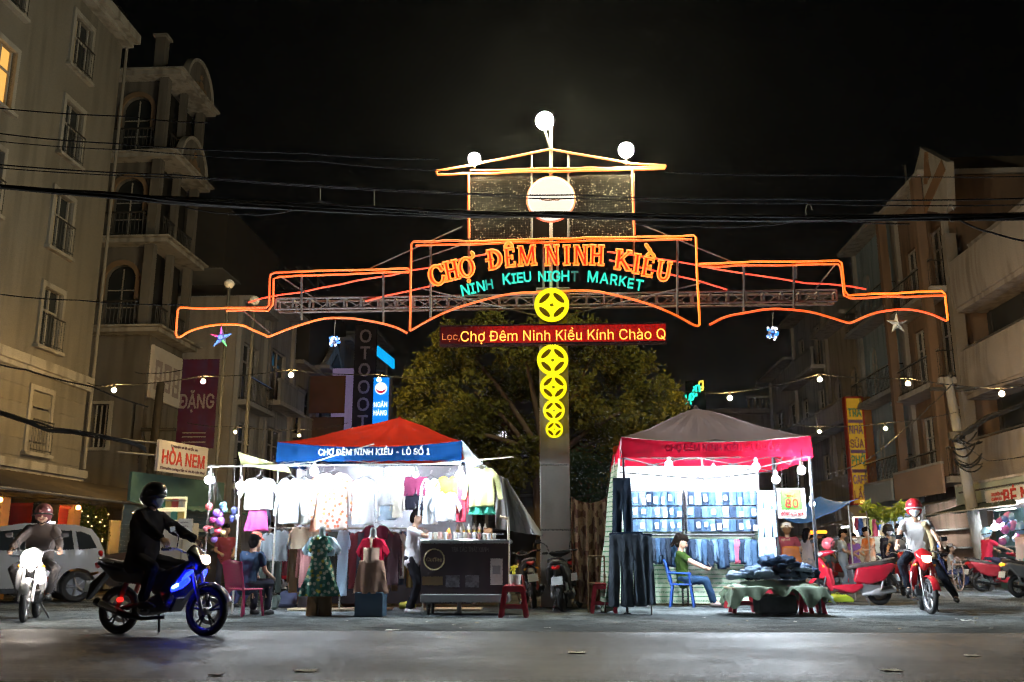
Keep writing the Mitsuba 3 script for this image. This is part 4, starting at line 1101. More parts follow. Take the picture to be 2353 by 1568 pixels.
ORD = ['first', 'second', 'third', 'fourth', 'fifth', 'sixth', 'seventh', 'eighth', 'ninth', 'tenth', 'eleventh', 'twelfth', 'thirteenth', 'fourteenth', 'fifteenth', 'sixteenth']
# ------------------------------------------------------------------ cloth
def cloth(poly, fold=.022, nf=4, seed=0, th=.025, edge=.05, puff=.03, flare=1.0):
    """hanging cloth solid from an (x,z) outline, hem folds growing downwards; faces -y"""
    out = []
    for g in polys(poly):
        cs = m3.CrossSection([np.array(g.exterior.coords)[:-1]] + [np.array(i.coords)[:-1] for i in g.interiors], m3.FillRule.EvenOdd)
        v, f = unman(m3.Manifold.extrude(cs, th).refine_to_length(edge))
        x, z, t = v[:, 0], v[:, 1], v[:, 2] / th
        x0, z0, x1, z1 = g.bounds
        dn = np.clip((z1 - z) / max(z1 - z0, 1e-6), 0, 1)
        nx = meshkit.noise(np.stack([x * 4 + seed, z * .9, x * 0], 1), seed)
        wave = np.sin((x - x0) / max(x1 - x0, 1e-6) * nf * 2 * np.pi + nx * 4 + seed)
        cr = meshkit.fbm(np.stack([x * 9, z * 7, x * 0 + seed], 1), 3, seed) - .5
        d = fold * (wave * (.25 + dn * flare) + 1.2 * cr)
        bulge = puff * (1 - np.clip(np.abs(2 * (x - x0) / max(x1 - x0, 1e-6) - 1), 0, 1) ** 2)
        y = -(d) + np.where(t > .5, -bulge - th / 2, bulge + th / 2)
        out.append((np.stack([x, y, z], 1), f[:, ::-1]))
    return join(out)


def outline(kind, w, h, sl=.28):
    """garment outlines, top at z=0"""
    s = w / 2
    if kind == 'tee':
        return Polygon([(-s * .22, -.02), (-s * .55, -.04), (-s, -sl), (-s * .80, -sl - .09), (-s * .60, -sl * .8), (-s * .62, -h), (s * .62, -h), (s * .60, -sl * .8), (s * .80, -sl - .09), (s, -sl), (s * .55, -.04), (s * .22, -.02), (0, -.07)])
    if kind == 'long':
        return Polygon([(-s * .2, -.02), (-s * .52, -.04), (-s * .82, -.16), (-s, -h * .82), (-s * .80, -h * .84), (-s * .60, -h * .30), (-s * .62, -h), (s * .62, -h), (s * .60, -h * .30), (s * .80, -h * .84), (s, -h * .82), (s * .82, -.16), (s * .52, -.04), (s * .2, -.02), (0, -.08)])
    if kind == 'dress':
        return Polygon([(-s * .15, -.02), (-s * .38, -.05), (-s * .62, -.24), (-s * .42, -.30), (-s * .34, -.2), (-s * .36, -h * .42), (-s, -h), (s, -h), (s * .36, -h * .42), (s * .34, -.2), (s * .42, -.30), (s * .62, -.24), (s * .38, -.05), (s * .15, -.02), (0, -.09)])
    if kind == 'skirt':
        return Polygon([(-s * .62, 0), (-s, -h), (s, -h), (s * .62, 0)])
    if kind == 'trousers':
        return Polygon([(-s * .8, 0), (-s, -h), (-s * .18, -h), (0, -h * .35), (s * .18, -h), (s, -h), (s * .8, 0)])
    if kind == 'shorts':
        return Polygon([(-s * .75, 0), (-s, -h), (-s * .1, -h), (0, -h * .5), (s * .1, -h), (s, -h), (s * .75, 0)])
    return Polygon([(-s, 0), (-s, -h), (s, -h), (s, 0)])


def hanger(parent, x, y, z, w=.2, name='hanger'):
    put(name, tube([(x - w, y, z - .06), (x, y, z + .035), (x + w, y, z - .06)], .008, 5), dark_steel, parent)
    put(name + '_hook', tube([(x, y, z + .03), (x, y, z + .09), (x + .02, y, z + .12), (x + .035, y, z + .095)], .005, 4), rail_steel, parent)


def printm(name, base, spots, sc=14, thr=.42, extra=None):
    def fn(p, n, uv):
        a, b, r = mikit.voronoi(p.x * sc + p.y * 3, p.z * sc)
        m = mikit.smoothstep(thr, thr - .12, a)
        c = mi.Color3f(base)
        s = mikit.mix(spots[0], spots[1], mikit.smoothstep(.45, .55, r))
        if len(spots) > 2:
            s = s * mikit.smoothstep(.72, .70, r) + mi.Color3f(spots[2]) * mikit.smoothstep(.70, .72, r)
        return c * (1 - m) + s * m
    return pmat(name, fn)


m_floral = printm('floral', (.05, .16, .12), [(.50, .52, .42), (.40, .35, .06), (.20, .35, .30)], 13, .40)
m_peach = printm('peachprint', (.62, .50, .44), [(.55, .14, .08), (.60, .26, .12), (.5, .3, .28)], 11, .34)


def stripefn(p, n, uv):
    s = mikit.smoothstep(.40, .46, dr.abs(p.z / .085 - dr.floor(p.z / .085) - .5) * 1.0 + .08 * mikit.noise(p.x * 2, p.y * 2, p.z * 5))
    return mikit.mix((.52, .58, .46), (.12, .30, .17), s) * (.85 + .3 * mikit.fbm(p.x * 2, p.y * 2, p.z * 2, 2))


m_stripe = pmat('stripe', stripefn)
LAMP = (1080, 1240, 1390)


def stall_lamp(c, lab, r=.075, cord=None, e=1.0, tone=LAMP):
    k = thing('stall_lamp', lab, 'lamp', None)
    bulb('glass_bulb', c, r, [x * e for x in tone], 2.2 * e, k)
    put('socket', lathe([(.02, r * .8), (.032, r * .9), (.032, r + .07), (.012, r + .1)], 10, c), mat('socket', (.6, .6, .6), .4), k)
    cd = cord if cord is not None else c + np.array([0.05, .1, .35])
    put('cord', tube(sag(np.array(c) + [0, 0, r + .09], cd, .02, 5), .006, 4), iron, k)
    return k


def canopy(name, lab, x0, x1, y0, y1, ze, zp, zv, top, val, seed, word, wcol, inner=None, lean=(0, 0)):
    k = thing(name, lab, 'canopy')
    cx, cy, hx, hy = (x0 + x1) / 2 + lean[0], (y0 + y1) / 2 + lean[1], (x1 - x0) / 2, (y1 - y0) / 2
    def roof(u, v):
        a, b = 2 * u - 1, 2 * v - 1
        m = np.maximum(np.abs(a), np.abs(b))
        ang = np.arctan2(b, a)
        s = np.clip(1 - m, 0, 1) ** 1.12
        edge_sag = -.10 * (1 - np.minimum(np.abs(a), np.abs(b)) ** 2) * m ** 3
        corner = np.minimum(np.abs(a), np.abs(b))
        wr = .030 * np.sin(ang * 23 + seed + 2 * np.sin(ang * 3)) * np.sin(np.clip(m, 0, 1) * 3.0) * (1.3 - .6 * m) + .07 * (meshkit.fbm(np.stack([a * 2.5, b * 2.5, a * 0 + seed], -1), 3) - .5)
        return ((x0 + x1) / 2 + a * hx + lean[0] * (1 - m), (y0 + y1) / 2 + b * hy + lean[1] * (1 - m), ze + (zp - ze) * s + edge_sag + wr * (1 - .7 * corner * m))
    put('roof_cloth', sheet(roof, 61, 61), top, k, smooth=True)
    put('peak_cap', hull([((x0 + x1) / 2 + lean[0], (y0 + y1) / 2 + lean[1], zp - .03, .05), ((x0 + x1) / 2 + lean[0], (y0 + y1) / 2 + lean[1], zp + .01, .025)]), top, k)
    def vz(u, top_):
        a = 2 * u - 1
        return (ze - .10 * (1 - 0 * a) * (1 - np.abs(a) ** 2) * 1.0) if top_ else zv + .012 * np.abs(np.sin(u * 14 * np.pi))
    def side(fn_xy, nm, m):
        put(nm, sheet(lambda u, v: (fn_xy(u, v)[0], fn_xy(u, v)[1], vz(u, True) * (1 - v) + vz(u, False) * v - .004), 85, 9), m, k, smooth=True)
    w_ = lambda u, v: .025 * np.sin(u * 21 + seed) * v + .015 * np.sin(u * 47) * v
    side(lambda u, v: (x0 + (x1 - x0) * u, y0 - .01 - .05 * v + w_(u, v)), 'front_valance', val)
    side(lambda u, v: (x0 + (x1 - x0) * u, y1 + .01 + .03 * v), 'back_valance', val)
    side(lambda u, v: (x0 - .01 - .04 * v + w_(u, v), y0 + (y1 - y0) * u), 'left_valance', val)
    side(lambda u, v: (x1 + .01 + .04 * v + w_(u, v), y0 + (y1 - y0) * u), 'right_valance', val)
    if word:
        v, f = text(word, (ze - zv) * .30, .004, True)
        v[:, 0] *= (x1 - x0) * .60 / np.ptp(v[:, 0])
        put('printed_words', xf(upright((v, f)), ((x0 + x1) / 2 + .1, y0 - .078, zv + (ze - zv) * .30)), wcol, k)
    return k


def thin(name, c, tr):      # one sheet of woven cloth that lets some light through
    k = 'm_' + name
    if k not in scene:
        scene[k] = {'type': 'principledthin', 'base_color': {'type': 'rgb', 'value': list(c)}, 'roughness': .5, 'diff_trans': tr, 'spec_trans': 0.0, 'eta': 1.35}
    return k


def frame_parts(k, x0, x1, y0, y1, zt, mtl, r=.022, skip=()):
    for i, (x, y) in enumerate(((x0, y0), (x1, y0), (x0, y1), (x1, y1))):
        if i not in skip:
            put('leg', box((x, y, zt / 2), (r * 1.9, r * 1.9, zt), bev=.004), mtl, k)
            put('foot_plate', box((x, y, .012), (.11, .11, .02)), mtl, k)
    def sciss(a, b, nm):
        a, b = np.array(a), np.array(b)
        for s in (0, .5):
            p, q = a + (b - a) * s, a + (b - a) * (s + .5)
            put(nm, rod(p, q + [0, 0, -.30], r * .5, 5), mtl, k); put(nm, rod(p + [0, 0, -.30], q, r * .5, 5), mtl, k)
    sciss((x0, y0, zt), (x1, y0, zt), 'truss_bar'); sciss((x0, y1, zt), (x1, y1, zt), 'truss_bar')
    sciss((x0, y0, zt), (x0, y1, zt), 'truss_bar'); sciss((x1, y0, zt), (x1, y1, zt), 'truss_bar')


# ------------------------------------------------------------------ left stall: women's clothes
YL = 16.25
lx0, lx1 = P(637, 1040, YL)[0], P(1062, 1040, YL)[0]
ze, zv = P(850, 1014, YL)[2], P(850, 1061, YL)[2]
zp = P(888, 962, YL + 1.5)[2]
m_redtop = thin('thin_red', (.50, .032, .016), .3)
m_blueval = thin('thin_blue', (.005, .035, .115), .3)
cl = canopy('market_canopy', 'red topped canopy with a blue printed valance over the left clothes stall', lx0, lx1, YL, YL + 3.0, ze, zp, zv, m_redtop, m_blueval, 2, 'CHỢ ĐÊM NINH KIỀU - LÔ SỐ 1', mat('print_white', (.7, .72, .72)), lean=(.25, 0))
frame_parts(cl, lx0 + .04, lx1 - .04, YL + .06, YL + 2.94, ze - .08, mat('frame_grey', (.35, .35, .36), .4, .5), skip=(0,))
put('grey_corner_flap', xf(cloth(Polygon([(0, 0), (.55, -.62), (.12, -.66)]), .02, 2, 3), (lx1 - .02, YL + .0, ze + .02)), mat('flap_grey', (.42, .42, .42), amp=.1), cl)

rz_ = P(800, 1078, YL - .1)[2]
rk = thing('hanging_rail', 'long steel pipe rail with clothes along the front of the left stall', 'rail')
r0, r1_ = P(478, 1072, YL - .1), P(1175, 1052, YL - .1)
put('pipe', rod(r0, (P(1060, 1066, YL - .1)), .018), galv, rk)
put('long_pole', rod(P(1000, 1066, YL - .15), P(1180, 1050, YL - .4), .014), mat('bamboo_pale', (.6, .58, .45), .5), rk)
for px in (486, 555, 640, 1062):
    a = P(px, 1070, YL - .1); put('post', rod((a[0], a[1], 0), (a[0], a[1], a[2]), .018), galv, rk)
put('roof_brace', join([rod(P(720, 1062, YL - .1), P(860, 1020, YL - .02), .012, 5), rod(P(720, 1062, YL - .1), P(600, 1072, YL - .1), .012, 5)]), galv, rk)
ylw = thing('yellow_bag_bundle', 'small pale yellow cloth tucked over the pipe left of the blue valance', 'cloth')
put('cloth', xf(cloth(Polygon([(-.42, .18), (.5, -.10), (.55, -.20), (-.35, -.05)]), .02, 3, 5), P(600, 1062, YL)), col((.55, .52, .25)), ylw)

white = mat('cloth_white', (.62, .62, .64), amp=.12)


def hang(kind, pxc, pyt, pyb, wpx, m, lab, name, cat, Y=YL - .12, fold=.02, nf=4, seed=1, extra=None, sl=.28, rz=0.0, group=None, hook=True):
    a, b = P(pxc, pyt, Y), P(pxc, pyb, Y)
    w = 1.22 * wpx / FL * (Y / .985)
    k = thing(name, lab, cat, group)
    put('cloth', xf(cloth(outline(kind, w, a[2] - b[2], sl), fold, nf, seed), a, rz=rz), m, k, smooth=True)
    if hook:
        hanger(k, a[0], a[1], a[2], min(.2, w * .3))
    for kk, (nm, kd, dx, dz, w2, h2, mm, dy) in enumerate(extra or []):
        put(nm, xf(cloth(outline(kd, w2, h2), fold, nf, seed + 3 + kk), (a[0] + dx, a[1] + dy, a[2] + dz), rz=rz), mm, k, smooth=True)
    return k


pink = col((.62, .10, .32))
hang('tee', 598, 1096, 1172, 86, white, 'white blouse over a bright pink pleated skirt, leftmost on the rail', 'hanging_outfit', 'outfit', seed=2, extra=[('skirt', 'skirt', -.02, -.53, .44, .40, pink, .02)])
put('printed_motif', xf(cloth(Point(0, 0).buffer(.055), .002, 1, 1, .006, puff=.0), P(604, 1142, YL - .19)), col((.62, .45, .48)), 'hanging_outfit')
hang('long', 668, 1096, 1204, 60, white, 'long white cardigan right of the pink skirt', 'hanging_cardigan', 'cardigan', seed=3, nf=3)
hang('long', 700, 1098, 1206, 50, mat('cloth_cream', (.70, .68, .62), amp=.05), 'cream buttoned shirt left of the peach floral dress', 'hanging_shirt', 'shirt', seed=4, Y=YL - .02)
hang('long', 742, 1090, 1222, 62, mat('peach', (.66, .33, .22), amp=.06), 'plain peach coat behind the floral dress', 'hanging_coat', 'coat', seed=5, nf=3, Y=YL + .02)
hang('long', 768, 1084, 1218, 92, m_peach, 'long peach floral dress with puffed sleeves in the rail middle', 'hanging_dress', 'dress', seed=6, nf=5)
hang('long', 838, 1098, 1205, 66, white, 'plain white long blouse right of the floral dress', 'hanging_blouse', 'blouse', seed=7, nf=3)
hang('tee', 892, 1096, 1162, 52, white, 'white crop top with a pale denim skirt below', 'hanging_outfit', 'outfit', seed=8, extra=[('skirt', 'skirt', 0, -.43, .33, .31, col((.38, .48, .58)), .02)])
hang('long', 915, 1098, 1190, 30, col((.55, .50, .42)), 'narrow oat coloured shirt seen edge on beside the burgundy top', 'hanging_shirt', 'shirt', seed=9)
burg = hang('shorts', 957, 1096, 1140, 54, col((.16, .03, .07)), 'burgundy lace top over black shorts', 'hanging_outfit', 'outfit', seed=10, extra=[('shorts', 'shorts', 0, -.29, .44, .27, col((.02, .02, .03)), .015)])
hang('long', 990, 1096, 1205, 46, mat('cloth_pale', (.62, .66, .70), amp=.05), 'pale blue white long shirt between the burgundy top and the yellow tee', 'hanging_shirt', 'shirt', seed=11, nf=3)
hang('tee', 1032, 1092, 1172, 62, col((.70, .42, .05)), 'golden yellow tee on the right part of the rail', 'hanging_shirt', 'shirt', seed=12, nf=3)
hang('tee', 1025, 1128, 1198, 62, white, 'white tee in front of the golden yellow one', 'hanging_shirt', 'shirt', seed=13, Y=YL - .22, hook=False)
hang('long', 1060, 1090, 1200, 30, col((.55, .06, .10)), 'red long shirt edge showing left of the khaki one', 'hanging_shirt', 'shirt', seed=14)
hang('long', 1108, 1072, 1164, 76, mat('khaki', (.44, .42, .19), amp=.08), 'olive khaki shirt with drawstring at the right end of the rail', 'hanging_shirt', 'shirt', seed=15, nf=3, Y=YL - .2, extra=[('under_skirt', 'skirt', 0, -.55, .48, .26, col((.05, .30, .20)), .05)])
# second row behind
for k, (px, t, b, w, c, lab) in enumerate(((648, 1215, 1290, 40, (.36, .44, .48), 'pale grey blue jacket on the lower rack behind the red cap'), (618, 1222, 1290, 34, (.42, .50, .55), 'light blue shirt on the lower rack, left end'), (612, 1160, 1224, 22, (.06, .07, .1), 'dark bag strap cloth beside the pink skirt'),
                                         (690, 1208, 1262, 50, (.60, .52, .38), 'beige shirt hem below the white cardigan'), (790, 1215, 1370, 30, (.38, .52, .66), 'light blue trousers right of the green floral dress'), (705, 1218, 1350, 34, (.60, .30, .30), 'salmon pink trousers left of the green floral dress'),
                                         (836, 1225, 1372, 26, (.07, .07, .09), 'black trousers between the two mannequins'), (905, 1222, 1345, 36, (.10, .06, .07), 'dark maroon coat right of the pinafore mannequin'), (922, 1222, 1330, 24, (.55, .53, .48), 'cream striped coat beside the standing man'),
                                         (865, 1205, 1240, 70, (.14, .03, .05), 'dark red folded cloth above the pinafore mannequin'), (725, 1210, 1250, 40, (.5, .45, .35), 'tan blouse behind the floral dress mannequin'), (948, 1225, 1350, 30, (.22, .16, .06), 'brown yellow dress beyond the standing man'))):
    hang('long' if k % 2 else 'trousers' if t > 1215 and b > 1340 else 'tee', px, t, b, w, col(c), lab, 'rack_garment', 'garment', Y=YL + .55 + .05 * (k % 3), seed=20 + k, nf=2)
for k in range(16):
    px = 612 + k * 22.5 + rng.uniform(-5, 5); c = rng.choice([(.03, .03, .04), (.12, .03, .05), (.05, .07, .12), (.20, .14, .08), (.30, .26, .22), (.08, .10, .09), (.22, .05, .06)])
    hang('trousers' if k % 3 else 'long', px, 1222, 1335 + rng.uniform(-25, 30), 24, col(c), ORD[k] + ' garment from the left in the dense back row of the low rack', 'back_row_garment', 'garment', Y=YL + .95 + .03 * (k % 3), seed=60 + k, nf=2, group='dense back row of the low rack', hook=False)
lr = thing('lower_rack', 'low garment rack behind the mannequins of the left stall', 'rack')
a, b = P(600, 1214, YL + .6), P(975, 1214, YL + .6)
put('bar', rod(a, b, .015), galv, lr)
for q in (a, (a + b) / 2, b):
    put('post', rod((q[0], q[1], 0), tuple(q), .015), galv, lr)
bw = thing('back_tarp', 'white tarpaulin closing the back of the left clothes stall', 'tarpaulin')
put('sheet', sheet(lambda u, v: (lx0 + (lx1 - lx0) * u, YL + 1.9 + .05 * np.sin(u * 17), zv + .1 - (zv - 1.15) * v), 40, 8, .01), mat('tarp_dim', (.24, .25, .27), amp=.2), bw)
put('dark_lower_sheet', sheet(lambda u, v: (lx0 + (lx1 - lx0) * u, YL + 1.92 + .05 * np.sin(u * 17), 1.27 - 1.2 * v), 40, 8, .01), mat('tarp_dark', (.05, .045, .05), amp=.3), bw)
for side, nx in (('left', lx0 + .02), ):
    st_ = thing('side_tarp', f'pale tarpaulin on the {side} side of the left clothes stall', 'tarpaulin')
    put('sheet', sheet(lambda u, v: (nx + .03 * np.sin(u * 14), YL + 1.2 + 1.6 * u, zv - (zv - .5) * v), 20, 8, .01), mat('tarp_pale', (.45, .48, .5), amp=.1), st_)
# boxes of goods, darkness low in the stall
for k, (px, py, w, h, c, lab) in enumerate(((640, 1392, 44, 40, (.10, .12, .20), 'dark blue bag of goods on the ground under the lower rack'), (604, 1398, 28, 36, (.16, .22, .20), 'greenish bag beside the seated woman'), (905, 1385, 44, 40, (.5, .42, .34), 'pale patterned carton behind the standing man'), (800, 1390, 60, 30, (.12, .05, .03), 'low dark carton between the mannequins'), (925, 1395, 40, 14, (.45, .45, .08), 'yellow crate edge behind the standing man'))):
    q = G(px, py + 8); w_ = w / FL * q[1]; h_ = h / FL * q[1]
    put('goods_bag', xf(emesh(blend([hull([(-w_ / 2 + .05, 0, .06, .06), (w_ / 2 - .05, 0, .06, .06), (-w_ / 3, .1, h_ - .08, .05), (w_ / 3, .1, h_ - .06, .05), (0, .2, h_ * .5, .08)])], .05, 3), .04, 9, k), (q[0], q[1] + .5, 0)), col(c), label=lab, cat='bag')
for k, (px, w) in enumerate(((700, 100), (780, 90), (860, 60), (1010, 90), (1075, 60))):
    q = G(px, 1406)
    put('floor_board', box((q[0], q[1] + .35, .03), (w / 143, .5, .03), rz=rng.uniform(-.05, .05), bev=.004), pmat('plywood', grain((.46, .37, .25), .2, 3)), label=('leftmost pale plywood board on the ground under the left stall', 'pale plywood board below the floral dress mannequin', 'pale plywood board left of the man', 'pale wooden board under the left half of the drinks cart', 'pale wooden board under the right half of the drinks cart')[k], cat='board')


def mannequin(lab, px, py_top, py_bot, parts, stand):
    k = thing('dressed_mannequin', lab, 'mannequin')
    Y = YL - .75
    a, g = P(px, py_top, Y), P(px, py_bot, Y)
    put('pole', rod((a[0], Y, .02), (a[0], Y, a[2] - .1), .02), galv, k)
    put('neck', blend([hull([(a[0], Y, a[2] - .02, .055), (a[0], Y, a[2] - .16, .06)]), hull([(a[0] - .13, Y, a[2] - .24, .05), (a[0] + .13, Y, a[2] - .24, .05), (a[0], Y, a[2] - .14, .06)]), hull([(a[0], Y, a[2] - .25, .13), (a[0], Y, a[2] - .5, .11)])], .03, 6), mat('mannequin_grey', (.12, .13, .13), .4), k, smooth=True)
    for nm, kd, dz, w, h, m, dy, fo in parts:
        v, f = cloth(outline(kd, w, h, .24), fo, 4, int(px) % 17 + len(nm), puff=.13)
        put(nm, xf((v, f), (a[0], Y + dy, a[2] + dz)), m, k, smooth=True)
    if stand:
        stand(k, a, Y)
    return k


mannequin('mannequin in a green floral dress over brown trousers', 741, 1214, 1412, [('floral_dress', 'dress', -.10, .68, .98, m_floral, -.02, .03), ('shirt_sleeves', 'tee', -.11, .66, .34, col((.45, .62, .70)), .03, .015), ('trousers', 'trousers', -.85, .42, .55, col((.16, .10, .05)), .02, .015)], None)
def crate_stand(k, a, Y):
    put('crate', box((a[0], Y, .19), (.46, .36, .38), bev=.015), mat('crate_blue', (.04, .08, .12), .45), k)
    for z in (.1, .28):
        put('crate_rib', box((a[0], Y - .185, z), (.44, .01, .03)), mat('crate_blue', (.04, .08, .12), .45), k)
mannequin('mannequin in a red tee under a tan pinafore dress on a dark blue crate', 858, 1216, 1412, [('red_tee', 'tee', -.12, .56, .62, col((.48, .02, .05)), .02, .012), ('pinafore_skirt', 'skirt', -.50, .58, .52, col((.36, .22, .16)), -.05, .03), ('pinafore_bib', 'rect', -.30, .26, .24, col((.44, .30, .23)), -.09, .008), ('strap', 'rect', -.12, .03, .2, col((.46, .33, .26)), -.12, .002)], crate_stand)

# lamps of the left stall
for px, py, e, lab in ((480, 1103, .9, 'glaring white bulb on the post left of the left stall, above the balloons'), (553, 1116, 1.1, 'glaring white bulb beside the leftmost white blouse'), (722, 1084, 1.0, 'glaring white bulb over the peach floral dress'), (955, 1091, .45, 'small bright bulb above the burgundy top'), (1057, 1092, 1.0, 'glaring white bulb left of the khaki shirt')):
    c = P(px, py, YL - (.62 if px > 500 else .1))
    stall_lamp(c, lab, .07 if e > .5 else .045, P(px + 4, 1068, YL - .1), e * .72)
c = np.array([(lx0 + lx1) / 2, YL + 1.4, 2.25]); stall_lamp(c, 'white bulb hanging inside the left stall behind the clothes', .06, c + [0, 0, .6], .8)

# balloons and toys at the left post
tb = thing('toy_bunch', 'bunch of red, pink, blue and purple inflated toys hanging on the left post', 'toys')
for k, (px, py, r, c) in enumerate(((480, 1165, 9, (.6, .12, .12)), (497, 1180, 10, (.14, .06, .30)), (512, 1162, 9, (.15, .35, .42)), (505, 1200, 11, (.20, .06, .30)), (488, 1195, 8, (.5, .08, .28)), (516, 1172, 7, (.25, .5, .45)), (485, 1218, 9, (.62, .08, .08)), (500, 1222, 10, (.55, .05, .08)), (474, 1215, 8, (.65, .22, .25)), (512, 1225, 7, (.65, .45, .2)), (492, 1240, 8, (.2, .1, .35)), (505, 1185, 8, (.30, .10, .40)))):
    q = P(px, py, YL - .2 + .05 * (k % 3)); R = r / 140
    put('toy', hull([(*q, R), (q[0] + R * .3, q[1], q[2] + R * .4, R * .7)], True), gloss(c), tb, smooth=True)
put('string', join([rod(P(490, 1085, YL - .1), P(492 + d, 1150, YL - .15), .004, 4) for d in (-8, 0, 9, 16)]), iron, tb)
gb = thing('toy_bunch', 'small bunch of dark blue toys hanging left of the white blouse', 'toys')
for px, py, r, c in ((538, 1172, 8, (.03, .04, .12)), (533, 1190, 7, (.04, .05, .15)), (545, 1186, 6, (.3, .32, .35))):
    q = P(px, py, YL - .1); put('toy', hull([(*q, r / 140), (q[0], q[1], q[2] - .05, r / 190)]), gloss(c), gb, smooth=True)
put('string', rod(P(540, 1075, YL - .1), P(538, 1165, YL - .1), .004, 4), iron, gb)

# ------------------------------------------------------------------ grey tarp bundle, drinks cart, stools
gt = thing('grey_tarp', 'crumpled grey silver tarpaulin draped from the right end of the left stall', 'tarpaulin')
q = P(1140, 1085, YL + .2)
def drape(u, v):
    x = -.02 + (.22 + .62 * v ** 1.1) * u
    z = -.02 - (.10 * u) * (1 - v) - v * (.95 - .15 * u) - .28 * u * v
    return (q[0] + x, q[1] + .1 + .10 * np.sin(u * 11 + v * 2) * (.3 + v) + .07 * np.sin(u * 23 + v * 5) * v, q[2] + z)
put('sheet', sheet(drape, 50, 40, .008), mat('silver_tarp', (.30, .30, .30), .5, .1, amp=.15), gt, smooth=True)
put('rope', rod(q + [-.1, 0, .05], q + [.05, .1, -.02], .01), iron, gt)
YC = 15.75
ct = thing('drinks_cart', 'dark brown printed drinks cart with a steel counter and wheels', 'cart')
k0, k1 = P(968, 1300, YC), P(1170, 1300, YC)
zc = P(1070, 1240, YC)[2]; X0, X1 = k0[0], k1[0]
put('counter_top', box(((X0 + X1) / 2, YC + .35, zc - .03), (X1 - X0 + .04, .80, .06), bev=.012), rail_steel, ct)
put('front_panel', bx(X0, X1 - .02, YC, YC + .02, .34, zc - .065), mat('cart_front', (.075, .055, .06), .35, 0, 0, amp=.25, sc=1.2, B=(.05, .035, .055), streak=.8), ct)
put('side_panel', bx(X0, X0 + .02, YC + .022, YC + .7, .34, zc - .065), mat('cart_front', (.07, .05, .045), .35), ct)
put('side_panel', bx(X1 - .04, X1 - .02, YC + .022, YC + .7, .34, zc - .065), mat('cart_front', (.07, .05, .045), .35), ct)
put('bottom_rail', box(((X0 + X1) / 2, YC + .35, .27), (X1 - X0, .74, .13), bev=.01), mat('cart_grey', (.26, .27, .27), .45), ct)
q = P(998, 1286, YC)
an = np.linspace(0, 2 * np.pi, 33)[:-1]
put('round_emblem', tube(np.stack([q[0] + .165 * np.cos(an), an * 0 + YC - .006, q[2] + .165 * np.sin(an)], 1), .014, 5, closed=True), mat('gold_ring', (.36, .29, .16), .5), ct)
v, f = text('Coffee', .06, .006, True); put('emblem_word', xf(upright((v, f)), (q[0], YC - .004, q[2] - .03)), mat('gold_ring', (.36, .29, .16), .5), ct)
v, f = text('TRÀ TẮC THÁI XANH', .075, .005, True); v[:, 0] *= .62 / np.ptp(v[:, 0]); put('printed_words', xf(upright((v, f)), (P(1080, 1262, YC)[0], YC - .004, P(1080, 1268, YC)[2])), mat('cart_print', (.20, .17, .17), .5), ct)
put('printed_strip', bx(X0 + .02, X0 + .36, YC - .004, YC - .001, P(1000, 1345, YC)[2], P(1000, 1325, YC)[2]), mat('cart_tan', (.20, .13, .06), .5), ct)
for px in (1040, 1085):
    put('printed_photo', bx(P(px - 16, 1336, YC)[0], P(px + 16, 1336, YC)[0], YC - .004, YC - .001, P(px, 1350, YC)[2], P(px, 1322, YC)[2]), mat('cart_photo%d' % px, (.14, .13, .15), .5, amp=.8, sc=14), ct)
put('placard', box((P(1141, 1313, YC)[0], YC - .012, P(1141, 1314, YC)[2]), (.20, .012, .42)), mat('placard_grey', (.50, .48, .48), .5), ct, label='pale blank payment placard on the cart front')
put('placard_field', box((P(1141, 1313, YC)[0], YC - .02, P(1141, 1310, YC)[2]), (.13, .004, .14)), mat('placard_dark', (.26, .25, .27), .5), ct)
for x in (X0 + .12, X1 - .14):
    for y in (YC + .1, YC + .6):
        w = put('wheel', lathe([(.03, -.02), (.075, -.02), (.085, -.01), (.085, .01), (.075, .02), (.03, .02)], 16, (x, y, .085), 'x'), iron, ct)
        put('fork', box((x, y, .15), (.07, .05, .11)), dark_steel, w)
for x in (X1 - .02,):
    put('corner_post', tube(curve([(x, YC + .05, .3), (x, YC + .05, zc + .25), (x - .03, YC + .05, zc + .34), (x - .14, YC + .05, zc + .37)], 5), .022, 8), mat('pale_pipe', (.62, .52, .38), .5), ct, smooth=True)
put('back_shelf', box((P(1100, 1215, YC)[0], YC + .6, zc + .10), (.75, .16, .02)), dark_steel, ct)
for k in range(6):
    x = P(1052 + k * 12.5, 1205, YC + .55)[0]
    put('sauce_bottle', lathe([(0, 0), (.03, 0), (.032, .02), (.032, .10), (.012, .135), (.010, .165), (0, .17)], 12, (x, YC + .55, zc + .112)), mat('bottle_white', (.7, .7, .68), .3), label=ORD[k] + ' white pump bottle from the left in the back row on the drinks cart', cat='bottle', group='white pump bottles on the cart shelf')
    put('bottle_band', lathe([(.0325, 0), (.0335, .005), (.0335, .04), (.0325, .045)], 12, (x, YC + .55, zc + .13)), col((.5, .38, .12)), list(scene)[-1])
cupc = [(.70, .70, .70), (.72, .70, .62), (.62, .42, .38), (.7, .7, .72), (.55, .25, .22), (.68, .66, .6)]
for k in range(14):
    x = P(990 + k * 11.2, 1225, YC + .18)[0]; h = rng.uniform(.08, .12)
    put('drink_cup', lathe([(0, 0), (.026, 0), (.036, h), (.039, h), (.039, h + .006), (.02, h + .015), (0, h + .016)], 12, (x, YC + .12 + .06 * (k % 2), zc + .001)), mat('cup%d' % (k % 6), cupc[k % 6], .3), label=ORD[k] + ' small cup from the left in the front row on the cart counter', cat='cup', group='cups on the cart counter')
q = P(1030, 1213, YC + .3)
